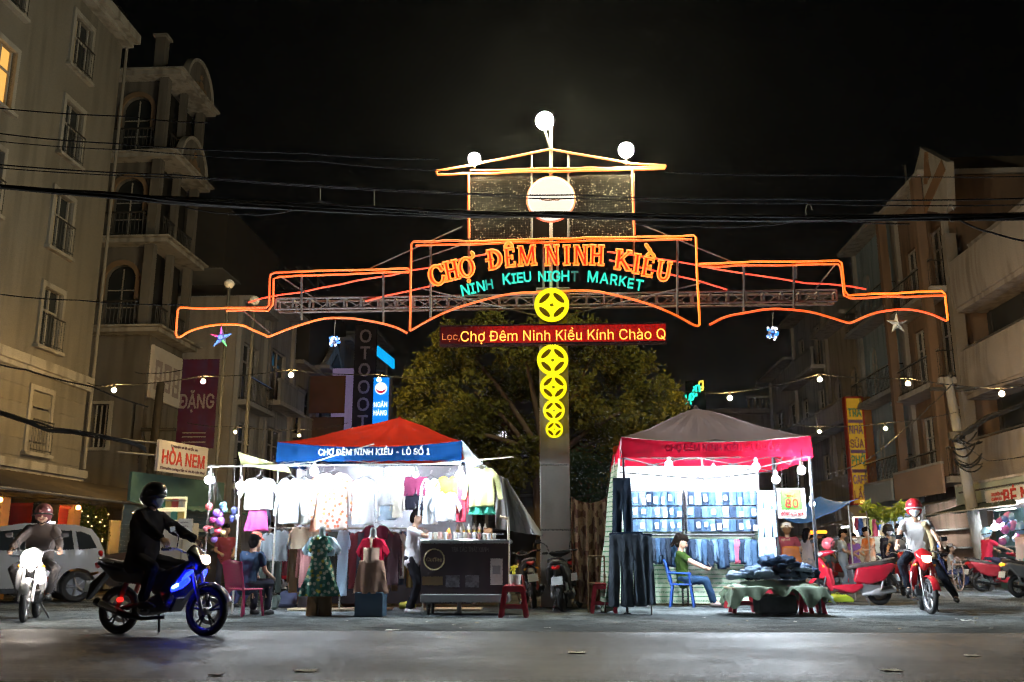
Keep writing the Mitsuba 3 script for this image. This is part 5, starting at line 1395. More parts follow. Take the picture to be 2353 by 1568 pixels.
put('orange_scoop', hull([(q[0], q[1], zc + .06, .05), (q[0], q[1], zc + .13, .035), (q[0] + .02, q[1], zc + .19, .012)]), mat('scoop', (.65, .22, .03), .4), label='orange plastic scoop held over the cart counter', cat='scoop', smooth=True)
q = P(1122, 1205, YC + .4); put('wooden_box', box((q[0], q[1], zc + .10), (.14, .1, .2), bev=.01), pmat('ply_dark', grain((.24, .13, .07), .2, 5)), label='small brown wooden box at the right end of the counter', cat='box')


def stool(px, py, lab, wpx=52, c=(.34, .015, .03), h=.50):
    q = G(px, py); k = thing('plastic_stool', lab, 'stool')
    m = mat('stool_%d' % int(c[0] * 100), c, .35, 0, .4)
    W, B_ = .135, .20
    put('seat', box((q[0], q[1] + .2, h - .02), (2 * W + .02, 2 * W + .02, .035), bev=.012), m, k)
    for sx in (-1, 1):
        for sy in (-1, 1):
            a, b = np.array([q[0] + sx * W, q[1] + .2 + sy * W, h - .03]), np.array([q[0] + sx * B_, q[1] + .2 + sy * B_, 0])
            put('leg', hullpts(np.array([p + [dx * .032, dy * .032, 0] for p, dx, dy in [(a, i, j) for i in (-1, 1) for j in (-1, 1)] + [(b, i, j) for i in (-1, 1) for j in (-1, 1)]])), m, k)
    for z, s in ((.16, B_ - .02),):
        for sx, sy in ((0, -1), (0, 1), (-1, 0), (1, 0)):
            put('stretcher', box((q[0] + sx * s, q[1] + .2 + sy * s, z), (2 * s if sy else .02, 2 * s if sx else .02, .05)), m, k)
    for sx, sy in ((0, -1), (0, 1), (-1, 0), (1, 0)):
        put('apron', box((q[0] + sx * (W + .015), q[1] + .2 + sy * (W + .015), h - .075), (2 * W if sy else .015, 2 * W if sx else .015, .07)), m, k)
    return q, h


q, h = stool(1179, 1420, 'red plastic stool holding a bucket, right of the drinks cart')
bk_ = thing('white_bucket', 'small white bucket on the red stool', 'bucket')
put('pail', lathe([(0, .002), (.085, .002), (.10, .16), (.104, .16), (.095, .15), (.08, .01)], 20, (q[0] + .02, q[1] + .2, h)), mat('pail_white', (.6, .58, .52), .4), bk_)
put('spray_bottle', blend([hull([(q[0], q[1] + .2, h + .06, .035), (q[0], q[1] + .2, h + .18, .03)]), hull([(q[0], q[1] + .2, h + .18, .02), (q[0], q[1] + .2, h + .26, .018)]), hull([(q[0] - .05, q[1] + .2, h + .27, .014), (q[0] + .05, q[1] + .2, h + .28, .022)]), hull([(q[0] - .02, q[1] + .2, h + .26, .01), (q[0] - .05, q[1] + .2, h + .21, .008)])], .02, 3), mat('spray_yellow', (.65, .55, .03), .4), label='yellow headed spray bottle standing in the white bucket', cat='spray bottle', smooth=True)
stool(1388, 1410, 'empty dark red plastic stool right of the parked motorbikes', c=(.22, .012, .02))

# brown printed screen cloth and iron chair beside the column
sc_ = thing('brown_screen', 'brown speckled cloth screen hung right of the column', 'screen')
q0, q1 = P(1312, 1150, 18.0), P(1400, 1330, 18.0)
def speck(p, n, uv):
    t = mikit.noise(p.x * 26, 0, p.z * 7)
    return mikit.mix((.30, .19, .11), (.12, .05, .03), mikit.smoothstep(.5, .62, t)) * (.8 + .4 * mikit.noise(p.x * 60, 0, p.z * 40))
put('cloth', sheet(lambda u, v: (q0[0] + (q1[0] - q0[0]) * u, 18.0 + .05 * np.sin(u * 25) * (.4 + v), q0[2] + .12 * (u - .5) ** 2 * 4 - .05 - (q0[2] - .12) * v), 50, 12, .012), pmat('speck', speck), sc_)
put('cord', rod(P(1308, 1148, 18), P(1425, 1120, 18), .008), iron, sc_)
ic = thing('iron_chair', 'thin rusty iron chair frame in front of the brown screen', 'chair')
q = G(1370, 1405); xx = q[0]
for dx in (-.14, .14):
    put('leg', rod((xx + dx, 16.6, 0), (xx + dx, 16.6, .95), .014, 6), mat('rust', (.12, .07, .03), .6), ic); put('leg', rod((xx + dx, 16.95, 0), (xx + dx, 16.95, .48), .014, 6), mat('rust', (.12, .07, .03), .6), ic)
put('back_bar', rod((xx - .14, 16.6, .94), (xx + .14, 16.6, .94), .014, 6), mat('rust', (.12, .07, .03), .6), ic)
put('seat', box((xx, 16.78, .48), (.32, .36, .03)), mat('rust', (.12, .07, .03), .6), ic)

# ------------------------------------------------------------------ right stall: jeans
YR = 16.35
rx0, rx1 = P(1428, 1030, YR)[0], P(1864, 1030, YR)[0]
ze, zv = P(1640, 1003, YR)[2], P(1640, 1052, YR)[2]
zp = P(1608, 935, YR + 1.5)[2]
m_top2 = thin('thin_taupe', (.085, .062, .058), .15)
m_val2 = thin('thin_crimson', (.34, .006, .02), .28)
cr = canopy('market_canopy', 'grey topped canopy with a crimson valance over the right jeans stall', rx0, rx1, YR, YR + 3.0, ze, zp, zv, m_top2, m_val2, 5, 'CHỢ ĐÊM NINH KIỀU - LÔ SỐ 2', mat('print_dark_red', (.26, .010, .03)), lean=(-.1, 0))
frame_parts(cr, rx0 + .03, rx1 - .03, YR + .05, YR + 2.95, ze - .05, mat('frame_black', (.05, .05, .055), .4, .3))
put('ridge_pole', rod(((rx0 + rx1) / 2, YR + 1.5, 2.2), ((rx0 + rx1) / 2 - .1, YR + 1.5, zp - .05), .02), mat('frame_black', (.05, .05, .055), .4, .3), cr)
for k, (a, b) in enumerate((((rx0, YR + .05), 1), ((rx1, YR + .05), 1), ((rx0, YR + 2.95), 1), ((rx1, YR + 2.95), 1))):
    put('roof_strut', rod((a[0] * .98 + .02 * (rx0 + rx1) / 2, a[1], ze - .35), ((rx0 + rx1) / 2, YR + 1.5, 2.35), .012, 6), mat('frame_black', (.05, .05, .055), .4, .3), cr)
for nm, lab, fn, m in (('back_tarp', 'white tarpaulin along the back of the jeans stall, striped green below', lambda u, v: (rx0 + (rx1 - rx0 - .35) * u, YR + 2.86 + .03 * np.sin(u * 13), 2.72 - 1.25 * v), mat('tarp_white', (.55, .57, .58), amp=.1)),
                       ('striped_tarp', 'green and white striped tarpaulin on the left side of the jeans stall', lambda u, v: (rx0 - .06 - .30 * v * (1 - .5 * u) + .05 * np.sin(u * 9 + v * 3) - .12 * np.sin(v * 3.14) * (1 - u) * .2, YR + .1 + 2.8 * u, 2.60 - 2.5 * v), m_stripe)):
    k = thing(nm, lab, 'tarpaulin')
    put('sheet', sheet(fn, 40, 30, .01), m, k)
    if nm == 'back_tarp':
        put('striped_lower', sheet(lambda u, v: (rx0 + (rx1 - rx0 - .35) * u, YR + 2.87 + .03 * np.sin(u * 13), 1.46 - 1.42 * v), 40, 12, .01), m_stripe, k)
k = thing('striped_tarp', 'striped tarpaulin flap spread out left of the jeans stall front', 'tarpaulin')
q = P(1420, 1045, YR)
put('sheet', sheet(lambda u, v: (q[0] - .02 - (.26 * np.clip(v * 1.6, 0, 1) + .06 * np.sin(v * 9) * .4) * u - .04, YR + .1 + .4 * u + .04 * np.sin(v * 7), q[2] - .02 - .12 * u - (q[2] - .10) * v), 14, 40, .01), m_stripe, k)
YB_ = YR + 2.62
jeans_cols = [(.045, .085, .15), (.075, .135, .22), (.025, .04, .07), (.15, .22, .31), (.10, .17, .26), (.24, .32, .42)]
rackj = thing('jeans_shelf', 'black steel hanging grid with three rails of jeans at the back of the right stall', 'rack')
for r_, (pyt, pyb) in enumerate(((1129, 1164), (1163, 1192), (1192, 1224))):
    za, zb_ = P(1600, pyt, YB_)[2], P(1600, pyb, YB_)[2]
    for px0, px1 in ((1450, 1566), (1579, 1738)):
        a, b = P(px0, pyt, YB_)[0], P(px1, pyt, YB_)[0]
        put('rail', bx(a, b, YB_ + .03, YB_ + .06, za - .02, za + .015), mat('frame_black', (.05, .05, .055), .4, .3), rackj)
        n = 7 if px0 < 1500 else 10
        for i in range(n):
            x = a + (b - a) * (i + .5) / n; w = (b - a) / n * .98; h_ = za - zb_ - .035
            c = jeans_cols[rng.randrange(5)]
            k = thing('folded_jeans', ('%s pair of folded jeans from the left on the %s rail of the %s grid' % (ORD[i], ('top', 'middle', 'lowest')[r_], 'left' if px0 < 1500 else 'right')), 'jeans', 'folded jeans, %s rail, %s grid' % (('top', 'middle', 'lowest')[r_], 'left' if px0 < 1500 else 'right'))
            put('denim', xf(cloth(sbox(-w / 2, -h_, w / 2, 0), .012, 1, i + r_ * 31, th=.05, edge=.08, puff=.03), (x, YB_ - .02, za - .015), rz=rng.uniform(-.25, .25)), mat('denim%d' % jeans_cols.index(c), c, amp=.35, sc=9), k)
            if rng.random() < .68:
                tw, th_ = rng.uniform(.06, .085), rng.uniform(.09, .14)
                put('price_tag', box((x + rng.uniform(-.03, .03), YB_ - .105, za - h_ * rng.uniform(.5, .8)), (tw, .006, th_), ry=rng.uniform(-.12, .12)), mat('tag_white', (.75, .75, .75)), k)
for px0, px1 in ((1452, 1566), (1578, 1735)):
    a, b = P(px0, 1229, YB_ - .1), P(px1, 1229, YB_ - .1)
    put('lower_bar', rod(a, b, .02), mat('frame_black', (.05, .05, .055), .4, .3), rackj)
    for q in (a, b):
        put('grid_post', rod((q[0], YB_ + .09, 0), (q[0], YB_ + .09, P(1600, 1125, YB_)[2]), .018), mat('frame_black', (.05, .05, .055), .4, .3), rackj)
i = 0
for px0, px1, n in ((1466, 1566, 8), (1584, 1736, 12)):
    for s in range(n):
        px = px0 + (px1 - px0) * (s + .5) / n + rng.uniform(-2, 2)
        c = jeans_cols[(i * 7 + s) % 6] if i % 9 != 7 else (.45, .10, .16); i += 1
        if px0 < 1500 and s in (2, 5):
            c = (.03, .04, .06)
        a = P(px, 1233, YB_ - .1); h_ = a[2] - P(px, 1300 + rng.uniform(-14, 6), YB_ - .1)[2]
        k = thing('hanging_jacket' if px0 > 1500 else 'hanging_jeans', (('pink hanging jacket among the blue denim jackets' if px0 > 1500 else 'pink hanging garment at the end of the left jeans row') if c[0] > .4 else ('%s denim jacket from the left in the row under the right jeans grid' % ORD[s] if px0 > 1500 else '%s hanging jeans from the left in the row under the left jeans grid' % ORD[s])), 'jacket' if px0 > 1500 else 'jeans', None if c[0] > .4 else ('denim jackets under the right grid' if px0 > 1500 else 'jeans under the left grid'))
        put('denim', xf(cloth(outline('long' if px0 > 1500 else 'trousers', .20 if px0 > 1500 else .16, h_), .02, 1, i, th=.06, edge=.07, puff=.05), a + [0, 0, -.03], rz=rng.uniform(-.5, .5)), mat('denim%s' % (jeans_cols.index(c) if c in jeans_cols else 'p%d' % int(c[0] * 100)), c, amp=.35, sc=9), k, smooth=True)
        put('hook', tube([a + [0, 0, -.04], a + [0, 0, .03], a + [.02, 0, .04]], .005, 4), rail_steel, k)
for k, px in enumerate((1752, 1771)):
    a = P(px, 1128 + 4 * k, YB_ - .3)
    j = thing('hanging_jeans', ('tall stack of pale washed jeans hanging at the right end, ' + ('inner' if k == 0 else 'outer') + ' column'), 'jeans')
    for s, (pt, pb) in enumerate(((1128, 1172), (1170, 1235), (1235, 1300))):
        put('denim', xf(cloth(outline('trousers', .19, (pb - pt) / 122), .02, 2, 40 + s + 7 * k, th=.05), P(px, pt, YB_ - .3 - .03 * s)), mat('denim_pale', (.32, .46, .62), amp=.3, sc=9), j, smooth=True)
# wide jeans on the left pole
for px, pt, pb, w, c, lab, yy in ((1428, 1102, 1252, 50, (.03, .045, .07), 'dark navy wide jeans hanging high on the left pole of the jeans stall', .10), (1424, 1228, 1395, 58, (.085, .105, .13), 'washed dark jeans hanging low on the left pole, left pair', -.12), (1452, 1226, 1394, 58, (.07, .09, .115), 'washed dark jeans hanging low on the left pole, middle pair', -.2), (1477, 1230, 1390, 48, (.06, .08, .105), 'washed dark jeans hanging low on the left pole, right pair', -.14)):
    a = P(px, pt, YR + yy); j = thing('wide_jeans', lab, 'jeans')
    put('denim', xf(cloth(outline('trousers', w / 134, a[2] - P(px, pb, YR + yy)[2]), .035, 3, int(px) % 23, th=.08, puff=.06), a), mat('denim_dark%d' % int(c[2] * 1000), c, amp=.4, sc=6), j, smooth=True)
    put('waistband', box(a + [0, -.02, .0], (w / 134 * .82, .1, .05), bev=.01), mat('denim_dark75', (.02, .04, .075)), j)
jr = thing('front_rail', 'short rail carrying the dark jeans at the left front of the jeans stall', 'rail')
put('bar', rod(P(1408, 1226, YR - .15), P(1494, 1228, YR - .15), .015), galv, jr); put('post', rod((P(1494, 1300, YR - .15)[0], YR - .15, 0), P(1494, 1226, YR - .15), .014), galv, jr)
# lamps of the right stall
for px, py, yy, e, lab in ((1537, 1068, .9, 1.1, 'glaring white bulb at the upper left inside the jeans stall'), (1737, 1073, .9, 1.0, 'glaring white bulb at the upper right inside the jeans stall'), (1842, 1081, -.35, 1.0, 'glaring white bulb by the right front pole of the jeans stall'), (1783, 1102, .5, .9, 'white bulb above the price sign'), (1866, 1158, .1, .45, 'small white bulb beside the price sign'), (1640, 1085, 2.0, .7, 'white bulb deep inside the jeans stall')):
    c = P(px, py, YR + yy); stall_lamp(c, lab, .07 if e > .5 else .045, c + [.03, .05, .35], e * 1.4)
sg80 = thing('price_sign', 'green and white price sign with a red 80 hanging in the jeans stall', 'sign')
q0, q1 = P(1784, 1122, YR + .1), P(1854, 1192, YR + .1)
put('board', box(((q0[0] + q1[0]) / 2, YR + .1, (q0[2] + q1[2]) / 2), (q1[0] - q0[0], .02, q0[2] - q1[2]), bev=.004), mat('sign_paper', (.42, .41, .39)), sg80)
put('green_field', bx(q0[0] + .06, q1[0] - .07, YR + .08, YR + .086, q1[2] + .15, q0[2] - .02), mat('sign_green', (.06, .16, .035)), sg80)
v, f = text('80', .135, .006, True); put('red_number', xf(upright((v, f)), ((q0[0] + q1[0]) / 2, YR + .078, q1[2] + .19)), mat('sign_red2', (.30, .008, .015)), sg80)
v, f = text('SALE', .05, .006, True); put('small_word', xf(upright((v, f)), ((q0[0] + q1[0]) / 2, YR + .078, q1[2] + .37)), mat('sign_red2', (.30, .008, .015)), sg80)
v, f = text('ĐỒNG GIÁ 80K', .05, .006, True); v[:, 0] *= .38 / np.ptp(v[:, 0]); put('bottom_words', xf(upright((v, f)), ((q0[0] + q1[0]) / 2, YR + .082, q1[2] + .055)), mat('sign_red2', (.30, .008, .015)), sg80)
put('cord', join([rod((x, YR + .1, q0[2]), (x, YR + .1, q0[2] + .35), .004, 4) for x in (q0[0] + .1, q1[0] - .1)]), iron, sg80)
# sale table: stools, board, tarp, pile of jeans
tx0, tx1 = P(1672, 1330, YR - .2)[0], P(1888, 1330, YR - .2)[0]
for k, (px, py, lab) in enumerate(((1715, 1410, 'red stool carrying the left end of the sale table'), (1765, 1402, 'red stool in shadow under the middle of the sale table'), (1838, 1410, 'red stool carrying the right end of the sale table'), (1868, 1412, 'red stool at the outer right corner under the sale table'))):
    stool(px, py, lab, h=.40)
tt = thing('sale_table', 'low sale table draped with a crumpled pale green tarpaulin', 'table')
put('table_board', box(((tx0 + tx1) / 2, YR - .15, .43), (tx1 - tx0, .85, .03), bev=.005), pmat('plywood', grain((.46, .37, .25), .2, 3)), tt)
def tarp(u, v):
    a = 2 * u - 1; b = 2 * v - 1
    x = (tx0 + tx1) / 2 + a * ((tx1 - tx0) / 2 + .07); y = YR - .15 + b * .50
    m = np.maximum(np.abs(a), np.abs(b))
    d = np.clip((m - .86) / .14, 0, 1)
    z = .455 + .10 * (1 - np.abs(b)) * (1 - a * a) + .03 * np.sin(a * 9) * np.sin(b * 4) - d * (.15 + .08 * np.sin(a * 13 + b * 5) + .09 * np.sin(a * 4 - 1.2))
    return (x + .02 * np.sin(b * 17) * d, y - .03 * np.sin(a * 21) * d, z)
put('green_tarp', sheet(tarp, 90, 50, .008), mat('tarp_green', (.16, .22, .145), .55, amp=.3, sc=2.5, B=(.22, .27, .20), streak=.6), tt, smooth=True)
for k in range(34):
    x = tx0 + .15 + (tx1 - tx0 - .3) * rng.random(); y = YR - .15 + rng.uniform(-.32, .3); w = rng.uniform(.22, .36)
    z = .56 + .30 * math.exp(-((x - (tx0 + tx1) / 2) / .55) ** 2) * rng.uniform(.2, 1.1)
    c = rng.choice([(.02, .03, .05), (.03, .05, .09), (.05, .08, .14), (.12, .17, .24), (.015, .018, .025), (.20, .25, .32)])
    m = blend([hull([(-w * .6, -.08, 0, .035), (w * .5, -.1, .02, .04), (-w * .4, .12, .01, .04), (w * .6, .1, -.02, .03)]), hull([(-w * .2, -.12, .05, .03), (w * .3, .05, .06, .045), (0, .1, .02, .05)])], .035, 4)
    put('folded_garment', xf(emesh(m, .09, 8, k), (x, y, z), rz=rng.uniform(-1.5, 1.5), rx=rng.uniform(-.2, .2)), mat('pile_%02d_%02d' % (int(c[0] * 100), int(c[2] * 100)), c, amp=.35, sc=8), label='crumpled dark jeans in the pile on the sale table', cat='jeans', group='jeans heaped on the sale table', smooth=True)
put('dark_basket', box(((tx0 + tx1) / 2, YR - .1, .17), (.62, .5, .30), bev=.03), pmat('basket', grain((.05, .06, .055), .5, 9)), label='dark woven basket under the sale table', cat='basket')
rb = thing('red_bag', 'small red bag beside the feet of the seated woman', 'bag')
q = G(1652, 1392); put('body', emesh(blend([hull([(q[0] - .1, q[1] + .1, .06, .06), (q[0] + .12, q[1] + .1, .06, .06), (q[0] - .08, q[1] + .1, .26, .05), (q[0] + .1, q[1] + .1, .24, .05)])], .04, 4), .05, 8, 4), gloss((.36, .02, .03)), rb, smooth=True)
put('handle', tube(curve([(q[0] - .06, q[1] + .1, .28), (q[0], q[1] + .1, .37), (q[0] + .07, q[1] + .1, .27)]), .01, 5), iron, rb)
rc = thing('red_bin', 'red plastic bin left of the sale table', 'bin')
q = G(1678, 1398); put('pail', lathe([(0, .005), (.10, .005), (.12, .24), (.135, .25), (.12, .235), (.095, .02)], 18, (q[0], q[1] + .1, 0)), mat('bin_red', (.40, .02, .03), .4), rc); put('lid', lathe([(0, .29), (.13, .26), (.137, .25), (0, .25)][::-1], 18, (q[0], q[1] + .1, 0)), mat('bin_red', (.40, .02, .03), .4), rc)
for k, (px, py, c) in enumerate(((1500, 1375, (.25, .32, .45)), (1520, 1382, (.08, .13, .25)), (1585, 1385, (.4, .42, .45)))):
    q = G(px, py + 10)
    put('folded_garment', xf(emesh(blend([hull([(-.16, -.05, .05, .04), (.16, -.06, .05, .04), (-.12, .12, .08, .05), (.14, .1, .1, .05)])], .04, 4), .07, 8, 60 + k), (q[0], q[1] + 1.0, 0)), col(c), label=('pale blue heap of cloth on the stall floor behind the blue chair', 'dark blue heap of cloth on the stall floor behind the chair legs', 'grey heap of cloth on the stall floor right of the chair')[k], cat='cloth', smooth=True)
# ------------------------------------------------------------------ bulbs on strings, poles, cables
def wire(name, lab, pts, r, m=None, cat='cable', sagd=0.0, group=None):
    out = []
    for a, b in zip(pts[:-1], pts[1:]):
        out.append(sag(a, b, sagd, 12)[:-1])
    out.append(np.array([pts[-1]]))
    return put(name, tube(np.vstack(out), r, 6), m or mat('cable', (.018, .017, .016), .6), label=lab, cat=cat, group=group, smooth=True)


BW = (1250, 760, 240)
YS = 23.0
bl = [(262, 897, .075, YS, 'warm string bulb hanging lowest left, before the balcony house wall'), (467, 877, .08, YS, 'warm string bulb in front of the purple banner'), (669, 862, .08, YS, 'warm string bulb in front of the cream house'), (541, 993, .06, 27, 'warm bulb low between the purple banner and the red canopy'), (688, 1001, .06, 27, 'warm bulb just above the left corner of the red canopy'),
      (871, 873, .075, YS, 'warm string bulb on top of the blue bank sign'), (1677, 915, .075, YS, 'warm string bulb right of the grey canopy peak'), (1884, 872, .075, YS, 'warm string bulb above the right end of the jeans stall'), (2087, 882, .08, YS, 'warm string bulb before the blue house balcony'), (2302, 905, .085, YS, 'warm string bulb at the right edge of the photo'),
      (1883, 992, .06, 27, 'small warm bulb right of the crimson valance'), (2035, 985, .07, 27, 'warm bulb beside the yellow signboard')]
for px, py, r, y, lab in bl:
    c = P(px, py, y); r *= .72; k = thing('string_bulb', lab, 'light bulb')
    bulb('glass_bulb', c, r, [x * (.75 if y > 25 else 1.0) for x in BW], 1.0, k)
    put('socket', lathe([(.02, r * .8), (.03, r * .9), (.03, r + .09), (.01, r + .11)], 10, c), iron, k)
tops = lambda L, y: [P(px, py - 13, y) for px, py in L]
wire('light_string', 'thin wire carrying the left row of warm bulbs', tops([(200, 893), (262, 897), (467, 877), (669, 862), (871, 873), (1000, 880)], YS), .012, sagd=.06, cat='wire')
wire('light_string', 'thin wire carrying the right row of warm bulbs', tops([(1530, 905), (1677, 915), (1884, 872), (2087, 882), (2302, 905), (2420, 880)], YS), .012, sagd=.06, cat='wire')
wire('light_string', 'lower wire carrying the two bulbs above the red canopy', tops([(430, 985), (541, 993), (688, 1001), (800, 985)], 27), .01, sagd=.05, cat='wire')
wire('light_string', 'lower wire carrying the two bulbs beside the yellow signboard', tops([(1820, 985), (1883, 992), (2035, 985), (2200, 960)], 27), .01, sagd=.05, cat='wire')


def bundle(name, lab, pts, r, n, seed, y):      # twisted bundle of many black cables
    rr = np.random.default_rng(seed); k = thing(name, lab, 'cable')
    base = curve([P(px, py, y) for px, py in pts], 8)
    s = np.linspace(0, 1, len(base))
    for i in range(n):
        ph = rr.uniform(0, 6.28); a = r * rr.uniform(.2, .8)
        off = np.stack([s * 0, a * np.cos(ph + s * 9), a * np.sin(ph + s * 7) - rr.uniform(0, .04) * np.sin(s * 3.14 * 5 + ph)], 1)
        put('cable', tube(base + off, r * rr.uniform(.25, .5), 6), mat('cable', (.018, .017, .016), .6), k, smooth=True)
    return k


bundle('cable_bundle', 'thick black cable bundle crossing the whole street in front of the gate', [(-60, 425), (120, 440), (300, 452), (445, 463), (760, 478), (1075, 492), (1265, 494), (1456, 500), (1800, 505), (2085, 501), (2260, 500), (2420, 496)], .055, 7, 1, 14.0)
bundle('cable_bundle', 'black cable bundle sagging to the left utility pole', [(-60, 930), (60, 968), (120, 985), (210, 1000), (300, 1018), (335, 1035)], .06, 6, 2, 18.6)
bundle('cable_bundle', 'black cable bundle running off the right utility pole', [(2189, 1012), (2225, 990), (2260, 965), (2310, 945), (2420, 905)], .09, 6, 3, 27.4)
for lab, pts, y, r in (('thin dark wire crossing the upper part of the left building', [(-30, 246), (300, 268), (480, 282)], 14.5, .012), ('pair of thin wires below the third floor windows on the left, upper one', [(-30, 303), (260, 330), (700, 352), (1010, 366)], 14.5, .012), ('pair of thin wires below the third floor windows on the left, lower one', [(-30, 322), (300, 345), (740, 372), (1075, 395)], 14.6, .009),
                       ('long thin wire passing behind the cable bundle across the disc, upper', [(-30, 376), (400, 402), (1000, 440), (1320, 448), (1800, 458), (2400, 455)], 14.2, .013), ('long thin wire passing across the disc, lower', [(-30, 384), (450, 410), (1100, 448), (1330, 456), (1850, 468), (2400, 470)], 14.3, .010), ('thin wire high right of the gate', [(1520, 395), (1900, 402), (2400, 405)], 15, .009),
                       ('slack wire looping under the bundle left of the gate', [(430, 478), (560, 492), (650, 488), (735, 462), (900, 482), (1075, 505)], 15, .012), ('slack wire under the bundle right of the gate', [(1460, 515), (1600, 520), (1750, 518), (1860, 500), (2090, 515)], 15, .012),
                       ('thin wire slanting over the lower left windows', [(-30, 672), (180, 690), (420, 700)], 15, .010), ('black wire along the left cornice', [(-30, 828), (60, 850), (210, 888), (340, 935)], 19, .016), ('wire from the left pole to the balcony house', [(310, 855), (345, 858), (420, 850)], 21.5, .010),
                       ('wire stretched from the right pole down to the yellow signboard', [(2190, 880), (2140, 930), (2080, 985), (1990, 1060), (1900, 1090)], 27, .014), ('wire drooping across the near right house', [(2195, 900), (2260, 890), (2400, 850)], 26, .012), ('black wire drooping at the top right of the near right house', [(2205, 505), (2280, 535), (2400, 560)], 14, .016),
                       ('wire crossing the near right house under the pole top', [(2200, 1010), (2270, 1060), (2400, 1040)], 27, .012)):
    wire('overhead_wire', lab, [P(px, py, y) for px, py in pts], r, sagd=.03)
for k, (px, y, lab) in enumerate(((735, 15, 'pale wire spacer hook hanging left of the gate top'), (859, 15, 'pale wire spacer hook nearer to the gate top'), (1860, 15, 'pale loop of wire hanging right of the gate'), (2185, 14, 'pale coil of wire hooked on the bundle at the right'))):
    py = (425, 432, 470, 472)[k]
    if k < 2:
        put('wire_hook', tube([P(px, py, y), P(px + 1, py + 44, y)], .012, 5), mat('pale_wire', (.3, .3, .28)), label=lab, cat='hook')
    else:
        q = P(px, py + 18, y); an = np.linspace(.3, 5.2, 24); put('wire_loop', tube(np.stack([q[0] + .055 * np.cos(an), 0 * an + y, q[2] + .14 * np.sin(an)], 1), .009, 5), mat('pale_wire', (.3, .3, .28)), label=lab, cat='wire')


def pole(name, lab, base, top, r0, r1_, m):
    k = thing(name, lab, 'utility pole')
    put('shaft', tube([np.array(base) + (np.array(top) - np.array(base)) * s for s in np.linspace(0, 1, 8)], np.linspace(r0, r1_, 8), 14), m, k, smooth=True)
    return k


conc = mat('pole_concrete', (.27, .265, .25), amp=.2, sc=2, B=(.18, .16, .14), streak=.8)
pl = G(318, 1352); pt = P(346, 880, pl[1])
k = pole('utility_pole', 'dark concrete utility pole with a cable tangle on the left', pl, (pl[0] + .15, pl[1], pt[2]), .17, .12, mat('pole_dark', (.045, .04, .034), amp=.3, sc=2))
for py0, py1, w, c, lab in ((1112, 1160, 26, (.42, .40, .35), 'pale meter box high on the pole'), (1165, 1205, 28, (.34, .31, .26), 'tan meter box'), (1205, 1240, 22, (.20, .20, .21), 'grey meter box')):
    q = P(322, (py0 + py1) / 2, pl[1] - .22); put('meter_box', box(q, (w / FL * 19.5, .16, (py1 - py0) / FL * 19), bev=.015), mat('meter%d' % py0, c, .5), k, label=lab)
tw = []
for i in range(16):
    a = np.array([pl[0] + rng.uniform(-.2, .55), pl[1] - .2, rng.uniform(2.5, 4.9)])
    tw.append(tube(curve([a, a + [rng.uniform(-.2, .3), -.1, -.4], a + [rng.uniform(-.2, .3), 0, -.8], a + [rng.uniform(-.1, .2), 0, -rng.uniform(.9, 1.6)]], 5), rng.uniform(.012, .035), 5))
put('cable_tangle', join(tw), iron, k, kind='stuff')
put('splice_box', hull([(pl[0] + .42, pl[1] - .1, 4.35, .12), (pl[0] + .5, pl[1] - .1, 3.9, .15)]), iron, k)
put('crossarm', box((pl[0] + .2, pl[1], 4.85), (1.1, .1, .1)), iron, k)
pr_ = np.array([12.0, 28.2, 0]); q = P(2177, 867, 28.2)
k = pole('utility_pole', 'tall pale concrete utility pole on the right with junction cables', pr_ - [.1, 0, 0], (q[0], 28.2, q[2]), .19, .12, conc)
tw = []
for i in range(9):
    a = np.array([q[0] + rng.uniform(-.15, .1), 28.0, rng.uniform(3.6, 4.5)]); e = a + [rng.uniform(.3, .8), -.2, rng.uniform(-.25, .25)]
    tw.append(tube(sag(a, e, rng.uniform(.05, .30), 8), rng.uniform(.015, .035), 6))
put('cable_tangle', join(tw), void, k, kind='stuff')
put('collar', lathe([(.2, 0), (.23, .02), (.23, .2), (.2, .22)], 14, (q[0] + .08, 28.2, 4.3)), iron, k)
put('insulator', hull([(q[0] + .05, 28.1, q[2] + .1, .05), (q[0] + .05, 28.1, q[2] + .02, .07)]), iron, k)
put('crossarm', box((q[0] + .1, 28.2, q[2] - .35), (1.3, .1, .1)), iron, k)
for px, py in ((2165, 1020), (2175, 1172), (2195, 1040)):
    pass
for lab, (px, py) in (('thin street lamp post with a white globe cap left of the gate wing', (527, 652)), ('thin street lamp post with a white globe cap behind the left gate step', (585, 690))):
    c = P(px, py, 26.0); k = thing('street_lamp', lab, 'street lamp')
    put('post', rod((c[0], 26, 0), (c[0], 26, c[2] - .1), .05, 8), mat('lamp_post', (.07, .07, .065), .5), k)
    put('globe_cap', lathe([(.0, -.16), (.10, -.12), (.15, -.02), (.14, .05), (.08, .11), (0, .13)], 18, c), mat('globe_white', (.75, .75, .74), .4), k, smooth=True)

